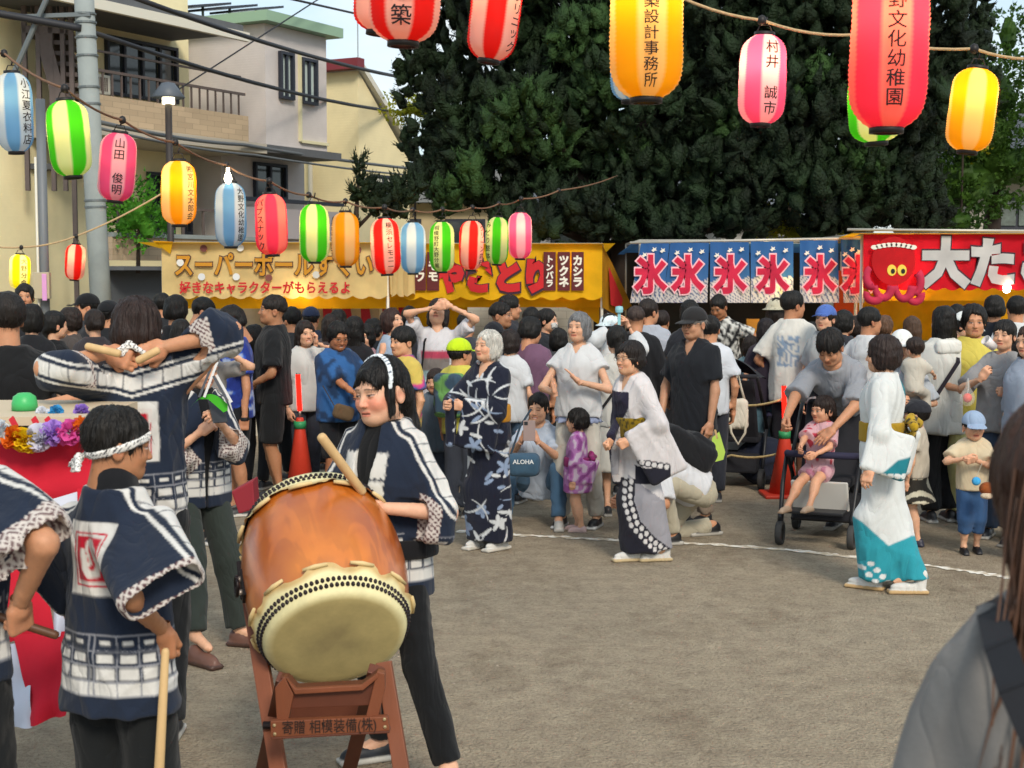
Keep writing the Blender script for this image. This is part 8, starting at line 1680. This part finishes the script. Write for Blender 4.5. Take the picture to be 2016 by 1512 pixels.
# ------------------------------------------------------------------ the crowd by the stalls
def face_kw(vis): return dict(hv=.0072 if vis else .0115)
def by(px, top, Y, hd, sex, hs_, hc, top_c, bot_c, label, **k):
    """one bystander; k: yaw/pitch of the head, garment options"""
    fk = {a: k.pop(a) for a in list(k) if a in ('w', 'H', 'lean', 'side', 'twist', 'hl', 'hr', 'pl', 'pr', 'gl', 'gr', 'dl', 'dr', 'nl', 'nr', 'skin', 'fl', 'fr')}
    f = figure(px, top, Y, heading=hd, sex=sex, head=(k.pop('yaw', 0), k.pop('pitch', 0), 0), **fk)
    vis = abs(((hd + 180) % 360) - 180) < 115
    body(f, label, **face_kw(vis), hairc=hc, v=.034, hand=.0092, smile=k.pop('smile', .1), group='visitors crowding round the stalls')
    if hs_: hair(f, hs_, hc, h=.0125 if not vis else .0105, thick=k.pop('thick', .003), bang=k.pop('bang', 0), length=k.pop('length', 0))
    if 'cap' in k: headgear(f, k.pop('hat', 'cap'), k.pop('cap'), h=.010, back=k.pop('back', False))
    sk = dict(h=.021, sleeve=k.pop('sleeve', .7), loose=k.pop('loose', .03), sl_r=k.pop('sl_r', 1.15), hem=k.pop('hem', .1), vneck=k.pop('vneck', 0))
    shirt(f, top_c, **sk)
    if 'skirt' in k: skirt(f, bot_c, hem=k.pop('skirt'), wid=.22, dep=.19, h=.02)
    else: pants(f, bot_c, h=.03, leg=k.pop('leg', 1.95), wide=k.pop('wide', 1.15))
    shoes(f, k.pop('shoe', '#2a2a2c'), h=.018)
    if k.pop('specs', 0): glasses(f)
    return f
BH, BR, DB = '#13110f', '#3a2720', '#221915'
def jersey(v, n): t = vnoise(v, 26, 5); return mixc(mixc(np.tile(C('#1d2f7c'), (len(v), 1)), C('#2f55b5'), sstep(-.1, .25, t)), C('#a8b8d8'), sstep(.42, .55, t))
def plaid(v, n): return np.tile(C('#c9ccd2'), (len(v), 1)) * (1 - .16 * (np.sin(v[:, 2] * 70) > .2) - .16 * (np.sin(v[:, 0] * 70) > .2))[:, None]
def tiedye(v, n):
    t = vnoise(v, 16, 9); c = mixc(np.tile(C('#d8488c'), (len(v), 1)), C('#3b5f9c'), sstep(.0, .3, t)); c = mixc(c, C('#d9c060'), sstep(-.25, -.4, t)); return mixc(c, C('#20263c'), sstep(.45, .6, t))
def floral(v, n): t = vnoise(v, 44, 2); return mixc(mixc(np.tile(C('#8f8f8b'), (len(v), 1)), C('#1c1c20'), sstep(.05, .2, t)), C('#dcdcd6'), sstep(-.15, -.3, t))
def denimtop(v, n): t = vnoise(v, 20, 6); return mixc(np.tile(C('#2d5c94'), (len(v), 1)), C('#1c3557'), sstep(.15, .4, t))
def backprint(v, n):
    c = np.tile(C('#e8e6de'), (len(v), 1)); b = (v[:, 1] > .03) & (np.abs(v[:, 0]) < .10) & (v[:, 2] > 1.08) & (v[:, 2] < 1.36); t = vnoise(v, 90, 1); return np.where((b & (t > -.05))[:, None], C('#8ba0b8'), c)
def chestprint(v, n):
    c = np.tile(C('#dcdade'), (len(v), 1)); b = (v[:, 1] < -.02) & (np.abs(v[:, 0]) < .12); c = np.where((b & (v[:, 2] > 1.20) & (v[:, 2] < 1.27))[:, None], C('#b8465f'), c); c = np.where((b & (v[:, 2] > 1.10) & (v[:, 2] <= 1.20))[:, None], C('#7d7672'), c); return np.where((b & (v[:, 2] > 1.02) & (v[:, 2] <= 1.10))[:, None], C('#9fc0c6'), c)
# ---- left of the pole
f = by(8, 578, 7.3, -150, 'm', 'short', '#1d1815', '#141517', '#1a1c20', 'broad man in black T-shirt standing at the left edge of the picture', w=1.1, yaw=14, hr=(84, 800, 7.1), sleeve=.95, sl_r=1.25, thick=.005)
by(48, 560, 15.0, 15, 'm', 'mop', BH, '#24262b', '#22252b', 'face of a black-haired man under the yellow lantern')
by(62, 600, 11.4, 178, 'f', 'bob', BH, '#1b1c20', '#1d1f24', 'black bobbed head behind the broad man in black')
f = by(106, 614, 12.0, 140, 'f', 'tied', BH, '#141518', plaid, 'woman in black top and white plaid skirt behind the tall performer', skirt=.5, yaw=-10)
by(138, 606, 13.0, -60, 'f', 'bob', DB, '#4a4340', '#24262c', 'woman with dark fringe in profile beneath the red lantern', bang=.02)
by(172, 580, 14.2, -70, 'm', 'cap', BH, '#2a2c30', '#1f2226', 'man in black cap in front of the utility pole', cap='#101114')
by(184, 610, 12.4, 195, 'f', 'bun', DB, '#3a363a', '#22252b', 'woman with brown hair pinned up with a yellow clip', yaw=20)
by(214, 594, 13.4, 150, 'm', 'cap', BH, '#202226', '#202226', 'man in dark cap just left of the tall performer', cap='#14161a')
by(318, 578, 15.0, -160, 'm', 'short', BH, '#26282c', '#202226', 'far dark-haired man by the left end of the beige stall')
by(346, 584, 12.6, 170, 'm', 'mop', BH, '#1b1c20', '#1d1f24', 'thick black-haired head right of the tall performer', thick=.012)
by(356, 630, 11.6, 175, 'f', 'bob', BH, '#16171a', '#1d1f24', 'lower black-haired head beside the tall performer elbow')
by(396, 588, 13.4, 150, 'm', 'short', BH, '#2a2c33', '#22252b', 'black-haired man looking down under the beige banner', yaw=-50, pitch=20, bang=.01)
f = by(405, 642, 10.4, -30, 'f', 'bob', '#241a17', '#8d8a88', '#2b2d33', 'woman lifting both hands in front of her face near the green fan', hl=(440, 690, 10.1), hr=(418, 700, 10.05), gl='hold', gr='hold', dl=(-.2, 0, 1), dr=(-.2, 0, 1))
f = by(462, 604, 11.6, -62, 'm', 'mop', BH, jersey, '#15171b', 'young man in blue patterned jersey looking down', pitch=26, hl=(482, 842, 11.35), gl='fist', leg=.95, wide=1.35, skin='#b07c5c', thick=.004, bang=.012)
strap(f, [f.N - f.u * .01 + f.side * .08, f.N - f.u * .1 + f.side * .08 + f.fw * .13, f.P + f.u * .2 - f.side * .06 + f.fw * .15], '#14161e', .04)
MB().lathe([(.033, -.014), (.036, 0), (.033, .014)], [float(x) for x in f.Wr[1]], 14).build('wristband', mat('black_rubber', '#121214', .6), f.root, True)
by(538, 582, 12.3, -84, 'm', 'fade', '#1c1714', '#15171a', '#16181b', 'man in black T-shirt and black shorts looking left at the dance', yaw=8, pitch=-6, leg=.95, wide=1.35, hl=(.16, -.2, .98), hr=(-.1, -.2, .95), skin='#a97857', sleeve=.85, sl_r=1.25)
by(574, 606, 13.6, -130, 'm', 'short', BH, '#26282c', '#1f2226', 'dark head just behind the man in black shorts')
by(500, 640, 13.0, 160, 'f', 'long', BH, '#1d1e22', '#1d1e22', 'dark long hair between the blue jersey and the black T-shirt')
# ---- middle
f = by(600, 632, 12.9, 28, 'f', 'long', DB, '#d5d5d2', '#3b3f49', 'smiling woman in white top with her hand at her mouth', smile=.9, hl=(622, 676, 12.65), gl='hold', dl=(.1, -.1, 1), length=-.04)
by(612, 606, 14.8, 175, 'm', 'cap', BH, '#2a3142', '#22252b', 'man in navy cap in front of the red and white curtain', cap='#1d2740')
by(650, 620, 14.2, 178, 'f', 'long', DB, '#4a4142', '#22252b', 'brown-haired head behind the boy in the blue shirt')
by(666, 610, 15.2, 170, 'm', 'mop', BH, '#2a2c33', '#22252b', 'far black-haired head right of the navy cap')
f = by(664, 634, 11.9, 28, 'm', 'mop', BH, denimtop, '#15171c', 'boy in blue tie-dyed shirt smiling down, brown pouch in front', smile=.9, pitch=18, hr=(720, 792, 11.6), hl=(712, 780, 11.65), gl='hold', gr='hold', wide=1.2, leg=1.0, skin='#a9704e', loose=.05, sl_r=1.35, sleeve=.9, specs=1)
v, q = snet(lambda p: obox(p, (0, 0, 0), np.eye(3), (.085, .04, .06), .035), (-.12, -.08, -.1), (.12, .08, .1), .011); pb = nobj('pouch', v, q, np.tile(C('#5d4a35'), (len(v), 1)).astype(f32), M_CLOTH); pb.location = P(676, 812, 11.68); pb.rotation_euler = (0, .3, .4); tag(pb, 'brown waist pouch worn by the boy in the blue shirt', 'pouch')
MB().bar((-.08, .02, .03), (-.2, .08, .16), .02, .005).build('strap', mat('webbing_#3b3024', '#3b3024', .8), pb)
by(698, 624, 12.8, 165, 'f', 'long', BH, '#1b1b1f', '#1d1f24', 'long black hair and black top between the blue shirt and the brown bob')
by(720, 668, 13.3, -20, 'f', 'bob', BH, '#dba9ac', '#3b3f49', 'woman in pink shirt mostly hidden behind the long black hair', H=1.45)
by(735, 628, 14.4, 150, 'm', 'mop', BH, '#22252b', '#22252b', 'round black head left of the brown bob')
f = by(772, 608, 12.9, 55, 'f', 'bob', '#33211c', '#a9bcd2', '#2e3440', 'woman with brown bob in sleeveless pale blue top, chin raised', pitch=-14, sleeve=.1, length=.0)
f = by(794, 646, 11.4, -50, 'm', 'short', BH, tiedye, '#2b3140', 'boy in pink tie-dyed shirt looking left', H=1.50, thick=.006, bang=.022, skin='#cf9c78')
by(806, 604, 14.8, 175, 'f', 'bob', BH, '#2a2c33', '#22252b', 'far dark head between the brown bob and the raised arms')
f = by(862, 588, 12.5, -8, 'f', 'long', DB, chestprint, '#49505e', 'woman in printed white T-shirt with both hands over her eyes', pitch=-24, hr=(858, 605, 12.3), hl=(884, 602, 12.3), pr=(-1, .1, -.3), pl=(1, .1, -.3), gl='hold', gr='hold', dr=(.9, -.2, .2), dl=(-.9, -.2, .2), nl=(0, 1, 0), nr=(0, 1, 0), length=-.03)
strap(f, [f.N - f.u * .01 + f.side * -.08, f.N - f.u * .1 - f.side * .09 + f.fw * .135, f.P + f.u * .2 - f.side * .11 + f.fw * .16], '#141416', .02)
f = by(905, 652, 11.5, 152, 'm', 'cap', BH, '#d9cf5a', '#3b3f49', 'child in lime green cap with a green backpack', cap='#b9d61c', H=1.40, yaw=-20); pack(f, 'backpack', 'worn blue and green backpack of the child in the lime cap', '#33485a', '#5c8a4a', h=.013)
by(918, 616, 13.4, 165, 'm', 'short', BH, '#3a3d44', '#22252b', 'dark head just above the lime green cap')
by(858, 706, 11.9, -20, 'f', 'bob', '#2d211c', '#5b6a78', '#333a46', 'small child with brown fringe left of the backpack', H=1.14, bang=.02)
by(985, 596, 13.6, 70, 'm', 'fade', BH, '#26282e', '#22252b', 'man with shaved sides in profile below the yakitori banner', skin='#a97a5a')
by(1002, 582, 14.6, 100, 'm', 'short', BH, '#2a2c33', '#22252b', 'tall black-haired man behind the one with shaved sides')
by(972, 636, 12.9, 160, 'm', 'cap', BH, '#20222a', '#22252b', 'person in dark cap behind the white-haired dancer', cap='#191b22')
f = by(1004, 650, 12.2, 158, 'f', 'bob', DB, '#dfe2e6', '#55708c', 'woman in white T-shirt with a thin black strap behind the white-haired dancer', length=-.01)
strap(f, [f.N - f.u * .02 - f.side * .08 - f.fw * .04, f.N - f.u * .2 - f.side * .02 - f.fw * .15, f.P + f.u * .15 + f.side * .12 - f.fw * .16], '#15161a', .016)
by(1044, 626, 12.4, 160, 'm', 'mop', BH, '#6d4f66', '#2b2d36', 'man in plum purple T-shirt seen from behind', yaw=-25, thick=.006, pitch=10)
by(1046, 606, 14.0, 170, 'm', 'short', BH, '#23252b', '#22252b', 'black curly head above the plum purple shirt')
f = by(1076, 609, 14.4, 70, 'f', 'bun', BH, '#1c1d23', '#22252b', 'woman with face mask in front of the white tiled wall')
mv, mq = snet(lambda p: smax(np.abs(ell(p, (0, -.03, -.04), (.066, .07, .06)) - .004) - .003, np.maximum(p[:, 1] + .055, p[:, 2] + .012), .006), (-.09, -.13, -.12), (.09, .0, .03), .007); finish(f, 'face_mask', on_head(f, mv), mq, np.tile(C('#c9c9c6'), (len(mv), 1)).astype(f32), M_CLOTH)
by(1100, 660, 13.2, 175, 'f', 'bob', BH, '#3c3f44', '#22252b', 'dark head left of the clapping woman', H=1.42)
# ---- behind the grey dancer
f = by(1200, 618, 12.7, 168, 'f', 'mop', DB, '#dfe3e6', '#4b5360', 'woman in white raising an arm with a pale blue gadget', hl=(1216, 640, 12.5), hr=(1236, 640, 12.5), gl='hold', sleeve=1.6, sl_r=1.5, cap='#d8e6e8', hat='bucket')
gd = MB().obox((0, 0, 0), (.012, 0, 0), (0, .01, 0), (0, 0, .05)).lathe([(0, .05), (.03, .055), (.034, .08), (.03, .105), (0, .11)], (0, 0, 0), 14).build('handheld_fan', mat('mint_plastic', '#8fc7cf', .4), None); gd.location = P(1219, 628, 12.4); tag(gd, 'small pale blue handheld fan raised above the heads', 'fan')
f = by(1214, 652, 11.6, 186, 'f', 'tied', BH, '#d9d8d2', '#dcdad2', 'woman with black ponytail in white dress and black shoulder strap', skirt=.35, length=.02, H=1.50)
strap(f, [f.N - f.u * .02 + f.side * -.07 - f.fw * .05, f.N - f.u * .22 + f.side * .0 - f.fw * .145, f.P + f.u * .05 + f.side * .15 - f.fw * .13], '#16161a', .022)
by(1252, 602, 12.9, 178, 'm', 'fade', '#3d302b', '#15161a', '#1b1d22', 'man with cropped hair in black jacket seen from behind', w=1.12, sleeve=1.8, thick=-.005)
by(1278, 590, 13.9, 172, 'm', 'short', DB, '#aeb4c0', '#2b2d36', 'man in pale grey shirt behind the black jacket', yaw=-40)
by(1302, 612, 14.8, 160, 'm', 'short', DB, '#4a3b36', '#22252b', 'small dark head right of the pale grey shirt')
by(1358, 592, 13.0, 172, 'f', 'mop', BH, '#22242b', '#22252b', 'black hair showing above the flat cap')
by(1398, 640, 12.3, 172, 'm', 'short', BH, '#dfe4ec', '#2b2d36', 'person in white shirt behind the man in the flat cap', H=1.56)
f = by(1432, 606, 16.2, -35, 'm', 'short', BH, floral, '#22252b', 'stall keeper in black and white floral shirt leaning over the ice counter', lean=18, pitch=24, hl=(1475, 702, 15.9), H=1.70, skin='#a06c4a')
by(1412, 606, 16.6, -10, 'm', 'short', BH, '#3a2e28', '#22252b', 'second stall keeper in the shade of the ice flags', skin='#8a5f44')
# ---- right
by(1528, 588, 14.2, 150, 'f', 'long', DB, '#5a4a52', '#33333a', 'person in cream bucket hat under the ice flags', cap='#b9b39c', hat='bucket')
by(1508, 645, 13.5, 172, 'f', 'long', '#1c1517', '#2b2430', '#4b6a78', 'long dark hair left of the man with the printed back', length=.06, H=1.50)
by(1478, 690, 14.0, 165, 'f', 'bob', DB, '#7f9aa0', '#5b7f92', 'small person in teal print behind the parked pushchair', H=1.32)
f = by(1562, 574, 13.3, 152, 'm', 'short', BH, backprint, '#1e1d26', 'tall man in white T-shirt with blue print on the back', yaw=-38, hr=(1580, 770, 13.05), hl=(.2, -.1, .95), hem=.17, loose=.05, sl_r=1.3, sleeve=.85, thick=.004, skin='#b27d5c', leg=1.3, wide=1.3)
f = by(1626, 602, 12.9, -38, 'f', 'tied', DB, '#a9acad', '#4b5158', 'woman in blue cap and grey T-shirt with a dark shoulder strap', cap='#4a68ad', pitch=-4)
strap(f, [f.N - f.u * .01 + f.side * .075, f.N - f.u * .12 + f.side * .05 + f.fw * .14, f.P + f.u * .12 - f.side * .10 + f.fw * .15], '#17181c', .024)
by(1596, 628, 13.8, 10, 'f', 'bob', BH, '#e0dfe6', '#3b3f49', 'dark-haired child looking down between the white shirt and the blue cap', H=1.45, pitch=20)
by(1662, 612, 13.7, 120, 'f', 'bob', BH, '#2a2c33', '#22252b', 'black bobbed head right of the blue cap')
by(1688, 622, 14.3, 140, 'f', 'bob', DB, '#3b3336', '#22252b', 'dark head under the red octopus banner')
by(1712, 606, 12.5, 128, 'm', 'short', BH, '#e2e4e6', '#2e3038', 'man in plain white T-shirt facing right', yaw=-20, hl=(.22, -.15, .95), sleeve=.85, sl_r=1.25, skin='#b47f5e')
by(1742, 622, 14.4, 150, 'f', 'mop', '#5a4130', '#7d6a58', '#3b3f49', 'person with curly light brown hair beside the white T-shirt')
by(1796, 624, 13.6, 178, 'f', 'long', '#4a3628', '#8d8f86', '#3b3f49', 'long brown hair in front of the yellow stall cloth', length=.02)
f = by(1858, 604, 11.3, 184, 'f', 'long', BH, '#dcdcd6', '#131417', 'woman in white hooded top and wide black trousers seen from behind', yaw=12, sleeve=1.4, loose=.06, hem=.2, wide=1.6, length=.1)
v, q = snet(lambda p: obox(p, f.N - f.u * .05 - f.fw * .12, np.stack([f.side, f.fw, f.u]), (.10, .038, .055), .037) + folds(p, .008, 3), *bbox([f.N - f.u * .05 - f.fw * .12], .2), .013); finish(f, 'hood', v, q, np.tile(C('#d6d6d0'), (len(v), 1)).astype(f32), M_CLOTH)
strap(f, [f.N - f.u * .0 + f.side * -.09 - f.fw * .03, f.N - f.u * .16 - f.side * .06 - f.fw * .17, f.N - f.u * .4 + f.side * .10 - f.fw * .185], '#1d1722', .03)
by(1896, 616, 12.6, 60, 'f', 'tied', BH, '#3a3d47', '#22252b', 'woman in white cap with lowered head behind the yellow T-shirt', cap='#e0e2df', pitch=20)
by(1884, 600, 14.4, 175, 'm', 'short', BH, '#2a2c33', '#22252b', 'far dark head left of the yellow T-shirt')
by(1908, 600, 15.2, 175, 'm', 'mop', BH, '#2a2c33', '#22252b', 'far rounded dark head under the hanging bulb')
by(1958, 584, 14.2, 172, 'm', 'mop', BH, '#23252c', '#22252b', 'big black-haired head between the yellow and grey T-shirts', thick=.01)
by(2002, 584, 13.8, 176, 'm', 'short', BH, '#e2e6e8', '#2b2d36', 'man in white shirt seen from behind at the right of the octopus stall')
by(2012, 690, 11.5, -10, 'f', 'bob', BH, '#e4e6e6', '#2b2d36', 'dark-haired person in white behind the drinking woman', H=1.40)
